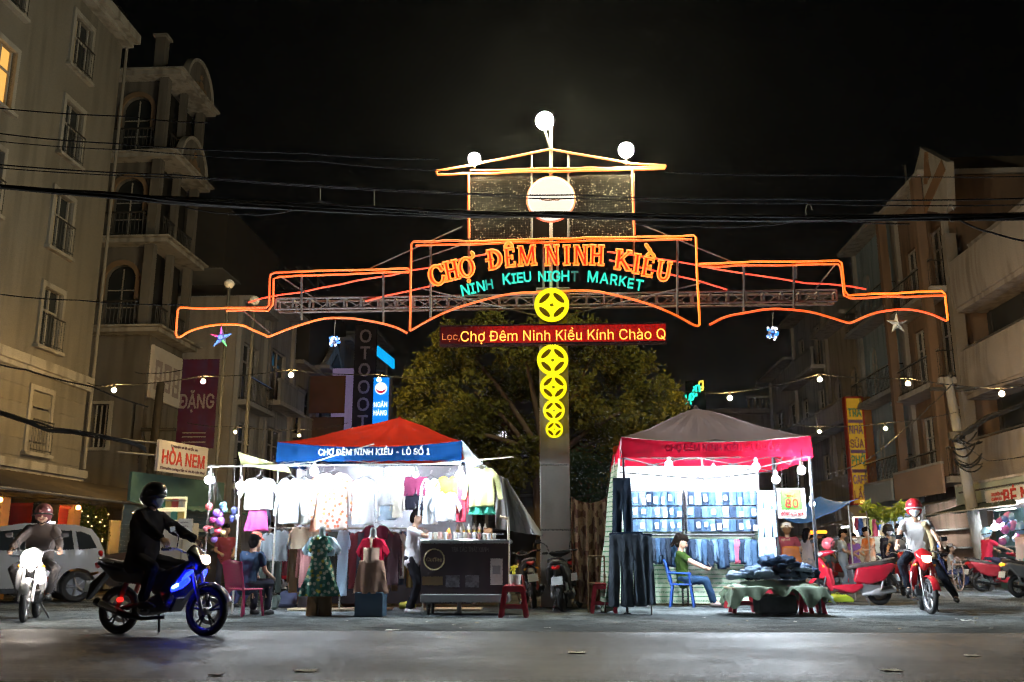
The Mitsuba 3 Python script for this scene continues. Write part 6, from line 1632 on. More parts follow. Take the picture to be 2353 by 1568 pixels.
# ------------------------------------------------------------------ tree behind the gate
tr = thing('street_tree', 'broad leafy tree glowing yellow behind the gate column', 'tree')
ty = 24.5
base = np.array([P(1250, 1300, ty)[0], ty, 0])
put('trunk', tube(curve([base, base + [.08, 0, 1.2], base + [-.05, .1, 2.6], base + [.1, .1, 3.6]], 5), np.linspace(.30, .20, 16), 10), mat('bark', (.10, .075, .05), amp=.3, sc=6), tr, smooth=True)
cl_ = []
LOBES = [(1000, 860, 62), (960, 930, 45), (1060, 790, 55), (1130, 760, 42), (1200, 790, 60), (1290, 760, 55), (1370, 800, 60), (1440, 850, 60), (1500, 915, 60), (1540, 945, 40), (1090, 900, 75), (1180, 930, 80), (1330, 900, 90), (1400, 960, 75), (1000, 990, 55), (1110, 1010, 60), (1220, 1050, 70), (1350, 1060, 75), (1440, 1000, 55), (1150, 1100, 45), (1240, 860, 75), (1060, 960, 55), (1380, 1120, 50)]
for i, (px, py, r) in enumerate(LOBES):
    c = P(px, py, ty + rng.uniform(-1.1, 1.0)); cl_.append((c, r / FL * 25))
    if i % 2 == 0:
        st = base + [rng.uniform(-.1, .1), .1, 3.0 + .5 * rng.random()]
        put('limb', tube(curve([st, st * .5 + c * .5 + [0, 0, .2], c], 5), np.linspace(.11, .025, 11), 6), mat('bark', (.10, .075, .05), amp=.3, sc=6), tr, smooth=True)
cen = []
for c, R in cl_:
    d = nrg.normal(size=(30, 3)); d /= np.linalg.norm(d, axis=1, keepdims=True)
    cen.append(c + d * R * nrg.uniform(.55, 1.12, (30, 1)) * [1, 1, .8])
cen = np.vstack(cen)
m_tree = leafy('tree_leaf', (.12, .125, .026), .85)
put('crown', leaves(cen, 38000, .085, .105, 5), m_tree, tr)
sh = thing('leafy_shrub', 'low dark shrub between the gate column and the jeans stall', 'shrub')
c0 = np.stack([nrg.uniform(P(1315, 1150, 20.5)[0], P(1420, 1150, 20.5)[0], 60), nrg.uniform(20.0, 21.2, 60), nrg.uniform(1.2, 3.0, 60)], 1)
put('foliage', leaves(c0, 5000, .06, .14, 8), leafy('leaf_dark', (.03, .06, .035), .6), sh)
put('stems', join([rod((x, 20.6, 0), (x + rng.uniform(-.2, .2), 20.6, 2.5), .03, 5) for x in np.linspace(c0[:, 0].min() + .1, c0[:, 0].max() - .1, 5)]), mat('bark', (.10, .075, .05), amp=.3, sc=6), sh)
# small lit signs behind
k = thing('far_lit_sign', 'small white lit letters on a dark awning behind the left canopy', 'sign')
q = P(1115, 1000, 30)
put('board', bx(q[0] - .75, q[0] + .8, 30, 30.1, q[2] - .35, q[2] + .25), void, k)
v, f = text('Bánh Lan', .24, .02, True); put('lit_letters', xf(upright((v, f)), (q[0], 29.98, q[2] - .08)), mat('sign_white', (.8, .8, .85)), k, emit=(1.4, 1.4, 1.5), weight=.05)
put('post', bx(q[0], q[0] + .1, 30.1, 30.2, 0, q[2]), dark_steel, k)
k = thing('orange_box_sign', 'small orange box with a yellow lit mark left of the jeans stall roof', 'sign')
q = P(1432, 1045, 20); put('box', box((q[0], 20, q[2]), (.42, .3, .34), bev=.02), mat('box_orange', (.55, .12, .03)), k); q = P(1438, 1030, 19.8)
put('lit_mark', box((q[0], 19.83, q[2] + .06), (.16, .02, .06)), 'lamp_glass', k, emit=(1.4, 1.1, .2), weight=.03)
put('post', rod((q[0], 20, 0), (q[0], 20, q[2] - .2), .03), dark_steel, k)
# ------------------------------------------------------------------ people
def ik(a, t, l1, l2, pole):
    a, t = np.array(a, float), np.array(t, float)
    d = t - a; L = np.linalg.norm(d); L2 = min(L, (l1 + l2) * .995); d = d / (L + 1e-9)
    x = (l1 * l1 - l2 * l2 + L2 * L2) / (2 * L2); h = math.sqrt(max(l1 * l1 - x * x, 0))
    p = np.array(pole, float); p = p - d * np.dot(p, d); p /= np.linalg.norm(p) + 1e-9
    return a + d * x + p * h, a + d * L2


SKIN = mat('skin', (.42, .25, .17), .55, amp=.06)


def hand_mesh(w, d, palm_n, curl=.9, s=1.0):
    """palm and five bent fingers; w wrist, d along the hand, palm_n the way the palm faces"""
    d = d / np.linalg.norm(d); n = palm_n - d * np.dot(palm_n, d); n /= np.linalg.norm(n) + 1e-9; side = np.cross(d, n)
    c = w + d * .05 * s
    out = [hull([(*(w), .021 * s), (*(c + side * .028 * s + d * .035 * s), .014 * s), (*(c - side * .028 * s + d * .035 * s), .014 * s), (*(c + side * .02 * s), .017 * s), (*(c - side * .02 * s), .017 * s)])]
    for k, (o, l) in enumerate(((.031, .062), (.011, .074), (-.010, .070), (-.030, .054))):
        a = c + side * o * s + d * .038 * s
        b = a + (d * math.cos(curl * .5) + n * math.sin(curl * .5)) * l * .5 * s
        e = b + (d * math.cos(curl * 1.5) + n * math.sin(curl * 1.5)) * l * .5 * s
        out += [hull([(*a, .0095 * s), (*b, .0088 * s)]), hull([(*b, .0088 * s), (*e, .0075 * s)])]
    a = w + d * .03 * s + side * .028 * s; b = a + (d * .6 + side * .7 + n * .3) * .035 * s; e = b + (d * .7 + side * .1 + n * .6) * .03 * s
    out += [hull([(*a, .013 * s), (*b, .011 * s)]), hull([(*b, .011 * s), (*e, .009 * s)])]
    return out


def person(lab, at, rz, ph=.92, lean=0., hands=((.24, -.10, .78), (-.24, -.10, .78)), feet=((.10, 0, .0), (-.10, 0, .0)), kneepole=((.15, -1, .2), (-.15, -1, .2)), elbowpole=((.4, .8, -.5), (-.4, .8, -.5)),
           top=(.5, .5, .5), sleeve='short', bottom=(.05, .05, .06), leg='long', shoe=(.04, .04, .04), hair=(.012, .010, .010), hairlen='short', helmet=None, mask=None, look=0., nod=0., s=1.0, z0=0.0, palm=(0, 0, -1), curl=.9,
           toes=None, scarf=None, visor=None, topmat=None, bag=None, skin=None, cap=None, twist=0.0, skirt=None, bulk=1.0):
    """local frame: faces -y; +x is the person's own left seen from behind, i.e. picture right when facing the camera"""
    k = thing('person', lab, 'person')
    sk = skin or SKIN
    pel = np.array([0, 0, ph]); up = np.array([0, -math.sin(lean), math.cos(lean)])
    chest = pel + up * .33; neck = pel + up * .53; up2 = np.array([0, -math.sin(lean * .5 + nod * .5), math.cos(lean * .5 + nod * .5)])
    head = neck + up2 * .145 + np.array([0, -.025, 0])
    shl = [neck - up * .075 + np.array([sx * .178 * math.cos(twist), sx * .178 * math.sin(twist), 0]) for sx in (1, -1)]
    hip = [pel + np.array([sx * .088, 0, -.03]) for sx in (1, -1)]
    el, wr, kn, an = [], [], [], []
    for i in (0, 1):
        e, w = ik(shl[i], hands[i], .275, .25, elbowpole[i]); el.append(e); wr.append(w)
        f = np.array(feet[i], float) + [0, .03, .085]
        kk, a = ik(hip[i], f, .425, .42, kneepole[i]); kn.append(kk); an.append(a)
    def place(m):
        return xf(m, (at[0], at[1], z0), rz=rz, s=s)
    # head
    def hd(m):
        v, f = m
        R = rot(look, nod, 0)
        return v @ R.T + head, f
    headm = [hd(hull([(0, .012, .035, .088), (0, -.012, .03, .082), (0, -.035, -.075, .045), (0, .02, -.04, .07), (.02, -.03, -.04, .06), (-.02, -.03, -.04, .06)], True)), hd(hull([(0, -.095, .01, .012), (0, -.112, -.022, .016)])),
             hd(hull([(.085, .01, .01, .016), (.085, .015, -.03, .012)])), hd(hull([(-.085, .01, .01, .016), (-.085, .015, -.03, .012)]))]
    armb = [hull([(*shl[i], .048), (*el[i], .038)]) for i in (0, 1)] + [hull([(*el[i], .037), (*wr[i], .025)]) for i in (0, 1)]
    legb = [hull([(*hip[i], .082), (*kn[i], .055)]) for i in (0, 1)] + [hull([(*kn[i], .054), (*(kn[i] * .55 + an[i] * .45 + np.array([0, .015, 0])), .052), (*an[i], .034)]) for i in (0, 1)]
    torso = [hull([(.06, 0, ph - .02, .105), (-.06, 0, ph - .02, .105), (*(pel + up * .17 + [.05, 0, 0]), .092), (*(pel + up * .17 - [.05, 0, 0]), .092)]), hull([(*(pel + up * .17 + [.05, 0, 0]), .09), (*(pel + up * .17 - [.05, 0, 0]), .09), (*(chest + [.07, -.01, 0]), .10), (*(chest - [.07, .01, 0]), .10), (*(shl[0] * .8 + neck * .2 - up * .03), .06), (*(shl[1] * .8 + neck * .2 - up * .03), .06)])]
    neckb = [hull([(*(neck - up * .05), .055), (*(head - up2 * .07), .048)])]
    feetb = []
    for i in (0, 1):
        td = np.array(toes[i], float) if toes else np.array([.04 * (1, -1)[i], -1, 0])
        td = td / np.linalg.norm(td)
        feetb.append((an[i], td))
    bm = blend(headm + neckb + torso + armb + legb + [hull([(*a, .034), (*(a + td * .13 + [0, 0, -.055]), .022)]) for a, td in feetb], .036, 5)
    M = man(bm)
    fing = []
    for i in (0, 1):
        fing += hand_mesh(wr[i], (wr[i] - el[i]), np.array(palm, float) + np.array([(-.35, .35)[i], 0, 0]), curl)
    bm = unman(m3.Manifold.batch_boolean([M] + [man(h) for h in fing], m3.OpType.Add))
    put('body', place(bm), sk, k, smooth=True)
    # clothes
    sh = [hull([(.05, 0, ph - .07, .128), (-.05, 0, ph - .07, .128), (*(pel + up * .17 + [.055, 0, 0]), .108), (*(pel + up * .17 - [.055, 0, 0]), .108)]), hull([(*(pel + up * .17 + [.055, 0, 0]), .106), (*(pel + up * .17 - [.055, 0, 0]), .106), (*(chest + [.075, -.01, 0]), .116), (*(chest - [.075, .01, 0]), .116), (*(shl[0] * .85 + neck * .15 - up * .02), .064), (*(shl[1] * .85 + neck * .15 - up * .02), .064)])]
    for i in (0, 1):
        if sleeve == 'short':
            sh.append(hull([(*shl[i], .062), (*(shl[i] * .45 + el[i] * .55), .060)]))
        elif sleeve == 'long':
            sh += [hull([(*shl[i], .063), (*el[i], .052)]), hull([(*el[i], .051), (*(el[i] * .12 + wr[i] * .88), .040)])]
    if bulk != 1.0:
        sh = []
        ch_ = [(.06, .01, ph - .08, .14 * bulk), (-.06, .01, ph - .08, .14 * bulk), (*(pel + up * .17 + [.06, 0, 0]), .125 * bulk), (*(pel + up * .17 - [.06, 0, 0]), .125 * bulk)]
        sh.append(hull(ch_)); sh.append(hull(ch_[2:] + [(*(chest + [.08, .0, 0]), .128 * bulk), (*(chest - [.08, .0, 0]), .128 * bulk), (*(shl[0] * .9 + neck * .1 - up * .02), .075 * bulk), (*(shl[1] * .9 + neck * .1 - up * .02), .075 * bulk), (*(neck - up * .02), .07)]))
        for i in (0, 1):
            sh += [hull([(*shl[i], .075 * bulk), (*el[i], .062 * bulk)]), hull([(*el[i], .061 * bulk), (*(el[i] * .12 + wr[i] * .88), .045 * bulk)])]
    put('shirt', place(emesh(blend(sh, .03, 4), .042, 11, len(scene) % 50)), topmat or col(top), k, smooth=True)
    pn = [hull([(.06, .005, ph - .02, .118), (-.06, .005, ph - .02, .118), (*hip[0], .095), (*hip[1], .095)])]
    for i in (0, 1):
        pn.append(hull([(*hip[i], .098), (*(kn[i] if leg != 'shorts' else hip[i] * .25 + kn[i] * .75), .074)]))
        if leg == 'long':
            pn.append(hull([(*kn[i], .073), (*(kn[i] * .08 + an[i] * .92), .056)]))
    if skirt is None:
        put('trousers' if leg == 'long' else 'shorts', place(emesh(blend(pn, .035, 4), .034, 11, len(scene) % 50)), col(bottom), k, smooth=True)
    else:
        put('skirt', place(blend([hull([(.06, 0, ph, .12), (-.06, 0, ph, .12), (.10, .0, ph - skirt, .15), (-.10, .0, ph - skirt, .15)])], .05, 4)), col(bottom), k, smooth=True)
    for a, td in feetb:
        if shoe is not None:
            put('shoe', place(blend([hull([(*(a + [0, 0, -.03]), .048), (*(a + td * -.03 + [0, 0, -.045]), .042), (*(a + td * .15 + [0, 0, -.055]), .032), (*(a + td * .08 + [0, 0, -.045]), .042)])], .03, 3)), mat('shoe_%02d' % int(shoe[0] * 100), shoe, .5), k, smooth=True)
    # hair, headgear, face
    if helmet is None:
        hs = [hd(hull([(0, .025, .06, .098), (0, .045, .0, .092), (0, -.03, .085, .076), (0, .05, -.06, .07)]))]
        if hairlen == 'long':
            hs.append(hd(hull([(0, .06, .03, .075), (0, .085, -.20, .055), (.05, .07, -.1, .05), (-.05, .07, -.1, .05)])))
        if hairlen == 'bun':
            hs += [hd(hull([(0, .10, .09, .055), (0, .13, .10, .05)])), hd(hull([(0, .13, .08, .045), (0, .15, -.14, .03)]))]
        put('hair', place(blend(hs, .03, 3)), mat('hair_%02d' % int(hair[0] * 1000), tuple(.55 * x for x in hair)), k, smooth=True)
    else:
        shell = hd(hull([(0, .012, .06, .132), (0, .04, .01, .126), (0, -.035, .075, .112)], True))
        hk = put('helmet', place(blend([shell], .03, 2)), gloss(helmet, .22), k, smooth=True)
        put('helmet_rim', place(hd(tube([(.134 * math.cos(t), .014 + .142 * math.sin(t), .012 + (.02 if math.sin(t) < 0 else -.03) * abs(math.sin(t))) for t in np.linspace(0, 2 * np.pi, 25)[:-1]], .014, 6, closed=True))), mat('helmet_rim_%02d' % int((visor or (.03,))[0] * 100), visor or (.03, .03, .03), .4), hk, smooth=True)
        put('chin_strap', place(hd(tube([(.1, 0, -.02), (.07, -.03, -.09), (0, -.05, -.125), (-.07, -.03, -.09), (-.1, 0, -.02)], .008, 5))), mat('strap', (.03, .03, .03)), k)
    if cap:
        put('cap', place(hd(join([hull([(0, .02, .075, .095), (0, -.02, .085, .08)]), hull([(.05, -.09, .07, .015), (-.05, -.09, .07, .015), (.04, -.16, .06, .01), (-.04, -.16, .06, .01)])]))), col(cap), k, smooth=True)
    put('eye', place(hd(hull([(.032, -.098, .018, .011), (.044, -.092, .018, .008)]))), mat('eye', (.02, .015, .012), .3), k); put('eye', place(hd(hull([(-.032, -.098, .018, .011), (-.044, -.092, .018, .008)]))), mat('eye', (.02, .015, .012), .3), k)
    if mask:
        put('face_mask', place(hd(blend([hull([(0, -.085, -.025, .04), (.045, -.055, -.03, .042), (-.045, -.055, -.03, .042), (0, -.065, -.085, .035)])], .025, 2))), col(mask), k, smooth=True)
    else:
        put('mouth', place(hd(hull([(.02, -.094, -.062, .006), (-.02, -.094, -.062, .006)]))), mat('lips', (.30, .10, .09), .5), k)
    W = lambda p: (rot(rz) @ (np.array(p) * s)) + np.array([at[0], at[1], z0])
    return k, dict(head=W(head), wr=[W(w) for w in wr], neck=W(neck), chest=W(chest), W=W, hd=hd, place=place)


def chair(lab, q, rz, c, arms=True):
    k = thing('plastic_chair', lab, 'chair')
    m = mat('chairp_%02d_%02d' % (int(c[0] * 99), int(c[2] * 99)), c, .35, 0, .4)
    L = lambda mm: xf(mm, (q[0], q[1], 0), rz=rz)
    put('seat', L(box((0, 0, .42), (.44, .42, .03), bev=.012)), m, k)
    for sx in (-1, 1):
        for sy in (-1, 1):
            put('leg', L(hull([(sx * .19, sy * .17, .41, .022), (sx * .23, sy * .22, .01, .02)])), m, k)
        put('back_post', L(hull([(sx * .20, .19, .42, .02), (sx * .21, .28, .84, .018)])), m, k)
        if arms:
            put('armrest', L(hull([(sx * .225, .24, .64, .018), (sx * .245, -.16, .62, .02)])), m, k); put('arm_support', L(hull([(sx * .245, -.16, .62, .018), (sx * .22, -.17, .42, .018)])), m, k)
    put('back_panel', L(sheet(lambda u, v: ((u - .5) * .42, .19 + .09 * v + .04 * np.cos((u - .5) * 3), .47 + (.38 + .04 * np.sin(u * 3.14)) * v), 12, 8, .02)), m, k, smooth=True)
    for z in (.5,):
        put('back_rail', L(hull([(-.2, .20, z - .04, .015), (.2, .20, z - .04, .015)])), m, k)
    return k


# the vendor at the drinks cart (seen from his right side, reaching over the counter)
q = G(943, 1411)
_, vend = person('person in a white tee and black trousers reaching over the drinks cart', (q[0], q[1] + .05), math.radians(82), hands=((.12, -.62, 1.26), (-.14, -.55, 1.22)), feet=((.10, .05, 0), (-.10, -.06, 0)), top=(.70, .70, .72), bottom=(.02, .02, .025), shoe=(.6, .6, .6), nod=.35, lean=.05, s=1.0, hair=(.015, .012, .012))
# seated woman of the jeans stall, in profile, looking at a phone
q = G(1572, 1396)
ch = chair('blue plastic armchair with the seated woman in the jeans stall', (q[0] - .02, q[1] + .1), math.radians(80), (.01, .06, .30))
_, wm = person('person in an olive green top and jeans sitting on the blue chair with a phone', (q[0] + .02, q[1] + .1), math.radians(78), ph=.53, lean=-.10, hands=((.10, -.42, .74), (-.08, -.40, .72)), feet=((.10, -.56, 0), (-.06, -.60, .02)), kneepole=((.1, -.7, 1), (-.1, -.7, 1)), top=(.03, .055, .013), bottom=(.025, .055, .11), shoe=(.4, .3, .28), nod=.45, hairlen='bun', hair=(.014, .010, .008), palm=(0, .3, 1), curl=1.0)
w_ = (wm['wr'][0] + wm['wr'][1]) / 2
put('mobile_phone', box(w_ + [.10, 0, .05], (.012, .075, .15), rz=math.radians(-10), ry=-.5, bev=.004), mat('phone', (.1, .1, .11), .2), label='phone held in the hands of the seated woman', cat='phone')
# seated customer with a red cap, from behind, on a plum chair
q = G(545, 1418)
chair('plum red plastic chair with a seated person seen from behind', (q[0], q[1] + .25), math.radians(150), (.28, .015, .07), arms=False)
person('person in a dark blue shirt and coral cap sitting on the plum chair', (q[0] + .02, q[1] + .28), math.radians(160), ph=.52, lean=.22, hands=((.18, -.40, .62), (-.18, -.40, .62)), feet=((.14, -.42, 0), (-.14, -.42, 0)), kneepole=((.1, -.7, 1), (-.1, -.7, 1)), top=(.03, .05, .09), bottom=(.03, .03, .04), cap=(.62, .12, .09), nod=.2)
q = G(692, 1396)
person('small person in yellow sitting low between the racks of the left stall', (q[0], q[1] + .35), math.radians(-30), ph=.42, lean=.1, hands=((.15, -.25, .5), (-.15, -.25, .5)), feet=((.10, -.35, 0), (-.10, -.35, 0)), kneepole=((.1, -.7, 1), (-.1, -.7, 1)), top=(.55, .34, .03), bottom=(.5, .3, .03), leg='shorts', s=.85, hairlen='long')
q = G(690, 1400); put('low_stool', lathe([(0, .0), (.16, .0), (.14, .30), (0, .31)], 14, (q[0], q[1] + .38, 0)), mat('stool_grey', (.2, .2, .22), .4), label='low grey stool under the person in yellow', cat='stool')
# shoppers right of the jeans stall
q = G(1818, 1376); c_ = person('person in a red top with an orange bag, back turned, by the price sign', (q[0], q[1]), math.radians(170), hands=((.2, -.25, 1.35), (-.22, -.22, 1.2)), top=(.30, .06, .08), bottom=(.03, .04, .07), hair=(.35, .18, .08), hairlen='short', s=.97, sleeve='short', cap=None)
put('orange_bag', xf(emesh(blend([hull([(-.17, 0, -.18, .07), (.17, 0, -.18, .07), (-.14, 0, .14, .05), (.14, 0, .14, .05)])], .04, 4), .03, 8, 3), (q[0] + .02, q[1] - .18, .98)), gloss((.50, .14, .02), .4), label='orange shoulder bag on the back of the person at the jeans stall', cat='bag', smooth=True)
put('white_hat', xf(lathe([(.17, 0), (.11, .02), (.10, .10), (.0, .13)][::1], 18), c_[1]['head'] + [0, 0, .05]), col((.7, .68, .66)), label='white sun hat on the person with the orange bag', cat='hat')
q = G(1862, 1366); person('person in a pale pink sleeveless top beside the right front pole of the jeans stall', (q[0], q[1]), math.radians(120), hands=((.25, -.3, 1.15), (-.2, -.3, 1.1)), top=(.60, .50, .48), bottom=(.3, .3, .34), hairlen='long', s=.95, sleeve='none')
q = G(1943, 1362); person('person in a light grey top and pale blue jeans standing behind the red scooter', (q[0], q[1]), math.radians(60), hands=((.2, -.3, 1.0), (-.12, -.32, 1.05)), top=(.40, .48, .55), bottom=(.36, .46, .55), hairlen='short', s=.96, nod=.3)
q = G(2006, 1360); person('person in an orange and cream shirt and cream shorts counting money', (q[0], q[1]), math.radians(-70), hands=((.10, -.35, 1.10), (-.10, -.35, 1.08)), top=(.60, .50, .40), topmat=mat('orange_cream', (.60, .16, .03), amp=.1, B=(.62, .55, .45), streak=.9), bottom=(.62, .58, .50), leg='shorts', s=1.0, nod=.4, shoe=(.3, .2, .1))
q = G(1982, 1356); person('person in a violet patterned dress and white mask facing the man in orange', (q[0] - .1, q[1] + .2), math.radians(20), hands=((.15, -.3, 1.05), (-.15, -.3, 1.05)), top=(.16, .08, .28), bottom=(.16, .08, .28), skirt=.45, mask=(.7, .72, .75), hairlen='long', s=.92)
# ------------------------------------------------------------------ motorbikes (x forward, y left, origin on the ground under the rear axle)
rubber = mat('rubber', (.018, .018, .018), .75)
chrome = mat('chrome', (.6, .6, .6), .18, 1.0)
alu = mat('alu', (.42, .42, .43), .35, .8)
blackp = mat('black_plastic', (.022, .022, .024), .45)
glossblack = gloss((.012, .012, .016), .2)


def torus_tyre(R, w, c, n=36, m=8):
    pr = [(R - w + w * math.cos(t) * 1.0, w * .95 * math.sin(t)) for t in np.linspace(-np.pi, np.pi, m + 1)]
    return lathe([(a, b) for a, b in pr], n, c, 'y')


class Bike:
    def __init__(b, lab, q, heading, name='motorbike', lean=0., steer=0.):
        b.k = thing(name, lab, 'motorbike'); b.q = np.array([q[0], q[1], 0.0]); b.h = heading; b.lean = lean; b.steer = steer

    def w(b, m, front=False, piv=(1.0, 0, .8)):
        if front and b.steer:
            v, f = m; p = np.array(piv); m = ((v - p) @ rot(b.steer).T + p, f)
        m = xf(m, (0, 0, 0), rx=b.lean)
        return xf(m, b.q, rz=b.h)

    def W(b, p, front=False):
        v, _ = b.w((np.array([p], float), np.zeros((0, 3), int)), front)
        return v[0]

    def put(b, nm, m, mt, parent=None, front=False, smooth=False, **kw):
        return put(nm, b.w(m if isinstance(m, tuple) else join(m), front), mt, parent or b.k, smooth, **kw)

    def wheel(b, x, R, w, nm, rim=alu, spokes=5, front=False, disc=True, rimr=None):
        c = (x, 0, R)
        k = b.put(nm, lathe([(R * .74, -w * .5), (R * .76, -w * .62), (R * .78, -w * .5)], 30, c, 'y'), rim, front=front)
        b.put('tyre', torus_tyre(R, w, c), rubber, k, front, True)
        rr = R * .74
        b.put('rim', lathe([(rr, -w * .7), (rr + .015, -w * .75), (rr + .02, -w * .55), (rr - .02, -w * .4), (rr - .02, w * .4), (rr + .02, w * .55), (rr + .015, w * .75), (rr, w * .7)], 30, c, 'y'), rim, k, front, True)
        for s in range(spokes):
            t = 2 * np.pi * s / spokes + .3
            for d in (-.16, .16):
                b.put('spoke', hull([(x + .03 * math.cos(t), 0, R + .03 * math.sin(t), .016), (x + rr * math.cos(t + d), 0, R + rr * math.sin(t + d), .010)]), rim, k, front)
        b.put('hub', lathe([(0, -.06), (.045, -.06), (.05, -.03), (.05, .03), (.045, .06), (0, .06)], 16, c, 'y'), alu, k, front)
        if disc:
            b.put('brake_disc', lathe([(R * .38, .05), (R * .55, .05), (R * .55, .055), (R * .38, .055)], 26, c, 'y'), chrome, k, front)
        return k


def guard(x, R, a0, a1, w, c=(0, 0), th=.006):       # curved mudguard above a wheel
    return sheet(lambda u, v: (x + (R) * np.cos(a0 + (a1 - a0) * u), (v - .5) * 2 * w, c[1] + R * np.sin(a0 + (a1 - a0) * u) - .35 * w * (2 * v - 1) ** 2), 18, 7, th)


def bars(b, px=.93, pz=1.02, w=.33, mir=True, m=None):
    b.put('handlebar', tube(curve([(px - .10, w, pz + .0), (px - .04, w * .6, pz + .01), (px + .03, .08, pz - .04), (px + .03, -.08, pz - .04), (px - .04, -w * .6, pz + .01), (px - .10, -w, pz)], 5), .013, 7), alu, front=True, smooth=True)
    for sy in (-1, 1):
        b.put('grip', rod((px - .07, sy * w * .78, pz + .005), (px - .115, sy * (w + .03), pz), .02), rubber, front=True)
        b.put('brake_lever', tube([(px - .03, sy * w * .72, pz + .01), (px + .02, sy * w * .85, pz - .005), (px - .01, sy * (w + .02), pz - .01)], .007, 5), alu, front=True)
        if mir:
            k = b.put('mirror', xf(hull([(0, 0, 0, .012), (0, .055, .03, .012), (0, .06, -.02, .012), (0, -.03, .02, .012), (0, -.02, -.03, .012)]), (px + .01, sy * (w + .05), pz + .23)), blackp, front=True)
            b.put('mirror_stem', tube(curve([(px - .02, sy * w * .62, pz + .02), (px + .02, sy * w * .75, pz + .15), (px + .01, sy * (w + .03), pz + .22)], 4), .007, 5), blackp, k, front=True)


def underbone(lab, q, heading, body, accent=None, lean=0., steer=0., head=None, pos=None, rear=(.25, .01, .01), rim=alu, plate=True, sport=True, reflector=None, name='motorbike'):
    b = Bike(lab, q, heading, name, lean, steer)
    ac = accent or body
    b.wheel(0, .295, .052, 'rear_wheel', rim); b.wheel(1.25, .295, .044, 'front_wheel', rim, front=True)
    for sy in (-1, 1):
        b.put('fork_leg', tube([(1.25, sy * .085, .295), (1.14, sy * .085, .55), (1.06, sy * .08, .76)], [.026, .024, .02], 8), alu if sport else chrome, front=True, smooth=True)
        b.put('swingarm', hull([(0, sy * .10, .295, .022), (.42, sy * .09, .38, .03)]), blackp)
        b.put('rear_shock', tube([(.06, sy * .12, .33), (.16, sy * .12, .62)], .028, 8), mat('shock', (.35, .05, .03) if sport else (.5, .5, .5), .4), smooth=True)
        b.put('footpeg', rod((.52, sy * .10, .29), (.52, sy * .27, .30), .018), rubber)
        b.put('side_cowl', blend([hull([(1.02, sy * .10, .86, .035), (.96, sy * .19, .70, .02), (.86, sy * .205, .50, .018), (.74, sy * .13, .40, .02), (.66, sy * .11, .52, .02), (.84, sy * .10, .78, .03)])], .05, 3), ac, smooth=True)
        b.put('tail_panel', blend([hull([(.42, sy * .12, .62, .03), (.40, sy * .13, .74, .03), (-.05, sy * .12, .76, .03), (-.34, sy * .05, .86, .02), (-.02, sy * .10, .66, .03)])], .05, 3), body, smooth=True)
        b.put('indicator', hull([(1.12, sy * .15, .80, .022), (1.06, sy * .18, .79, .015)]), mat('indicator', (.5, .2, .02), .2), front=True)
        b.put('rear_indicator', hull([(-.36, sy * .12, .72, .02), (-.30, sy * .09, .74, .012)]), mat('indicator', (.5, .2, .02), .2))
    b.put('front_mudguard', guard(1.25, .335, .35, 2.75, .062, (0, .295)), ac, front=True, smooth=True)
    b.put('front_cowl', blend([hull([(1.16, 0, .83, .05), (1.13, .07, .90, .04), (1.13, -.07, .90, .04), (1.03, .11, .98, .04), (1.03, -.11, .98, .04), (1.0, 0, 1.03, .05), (1.05, 0, .75, .05)])], .045, 3), body, front=True, smooth=True)
    b.put('headlight', hull([(1.195, .045, .875, .028), (1.195, -.045, .875, .028), (1.17, .06, .93, .025), (1.17, -.06, .93, .025), (1.20, 0, .86, .03)]), mat('lens', (.6, .6, .6), .1, .2), front=True, smooth=True, emit=head, weight=.6)
    b.put('center_spine', blend([hull([(1.0, 0, .82, .07), (.86, 0, .62, .08), (.55, 0, .52, .075), (.45, 0, .64, .08)])], .05, 3), blackp, smooth=True)
    b.put('engine', blend([hull([(.72, .05, .36, .08), (.72, -.05, .36, .08), (.46, .07, .32, .09), (.46, -.07, .32, .09), (.60, 0, .46, .07)])], .05, 2), mat('engine', (.10, .10, .105), .4, .6), smooth=True)
    b.put('engine_cover', lathe([(0, -.02), (.085, -.015), (.095, .0), (.0, .01)], 18, (.47, -.165, .33), 'y'), alu)
    b.put('radiator_guard', hull([(.88, .12, .44, .02), (.88, -.12, .44, .02), (.80, .10, .30, .02), (.80, -.10, .30, .02)]), blackp)
    b.put('seat', blend([hull([(.56, 0, .74, .06), (.40, .08, .755, .05), (.40, -.08, .755, .05), (.12, .09, .80, .05), (.12, -.09, .80, .05), (-.22, .05, .875, .035), (-.22, -.05, .875, .035)])], .045, 3), mat('seat_black', (.02, .019, .02), .6), smooth=True)
    b.put('rear_mudguard', blend([hull([(-.22, .05, .74, .025), (-.22, -.05, .74, .025), (-.42, .045, .60, .015), (-.42, -.045, .60, .015), (-.47, .035, .42, .012), (-.47, -.035, .42, .012)])], .05, 2), blackp, smooth=True)
    b.put('tail_light', hull([(-.36, .05, .84, .022), (-.36, -.05, .84, .022), (-.39, 0, .81, .022)]), mat('tail_red', (.35, .01, .01), .15), emit=rear, weight=.05)
    b.put('grab_rail', tube(curve([(-.05, .13, .86), (-.28, .10, .90), (-.36, 0, .91), (-.28, -.10, .90), (-.05, -.13, .86)], 4), .012, 6), alu, smooth=True)
    if plate:
        b.put('number_plate', box((-.475, 0, .57), (.008, .19, .14), ry=.25), mat('plate', (.62, .66, .66), .4))
    if reflector:
        b.put('reflector', hull([(.10, -.16, .42, .03), (.14, -.16, .42, .03)]), mat('tail_red', (.35, .01, .01), .15), emit=reflector, weight=.03)
    b.put('exhaust', tube([(.72, -.10, .22), (.45, -.15, .20), (.20, -.17, .25), (-.02, -.175, .33), (-.22, -.175, .40)], [.02, .022, .04, .052, .05], 10), mat('exhaust', (.05, .05, .05), .35, .7), smooth=True)
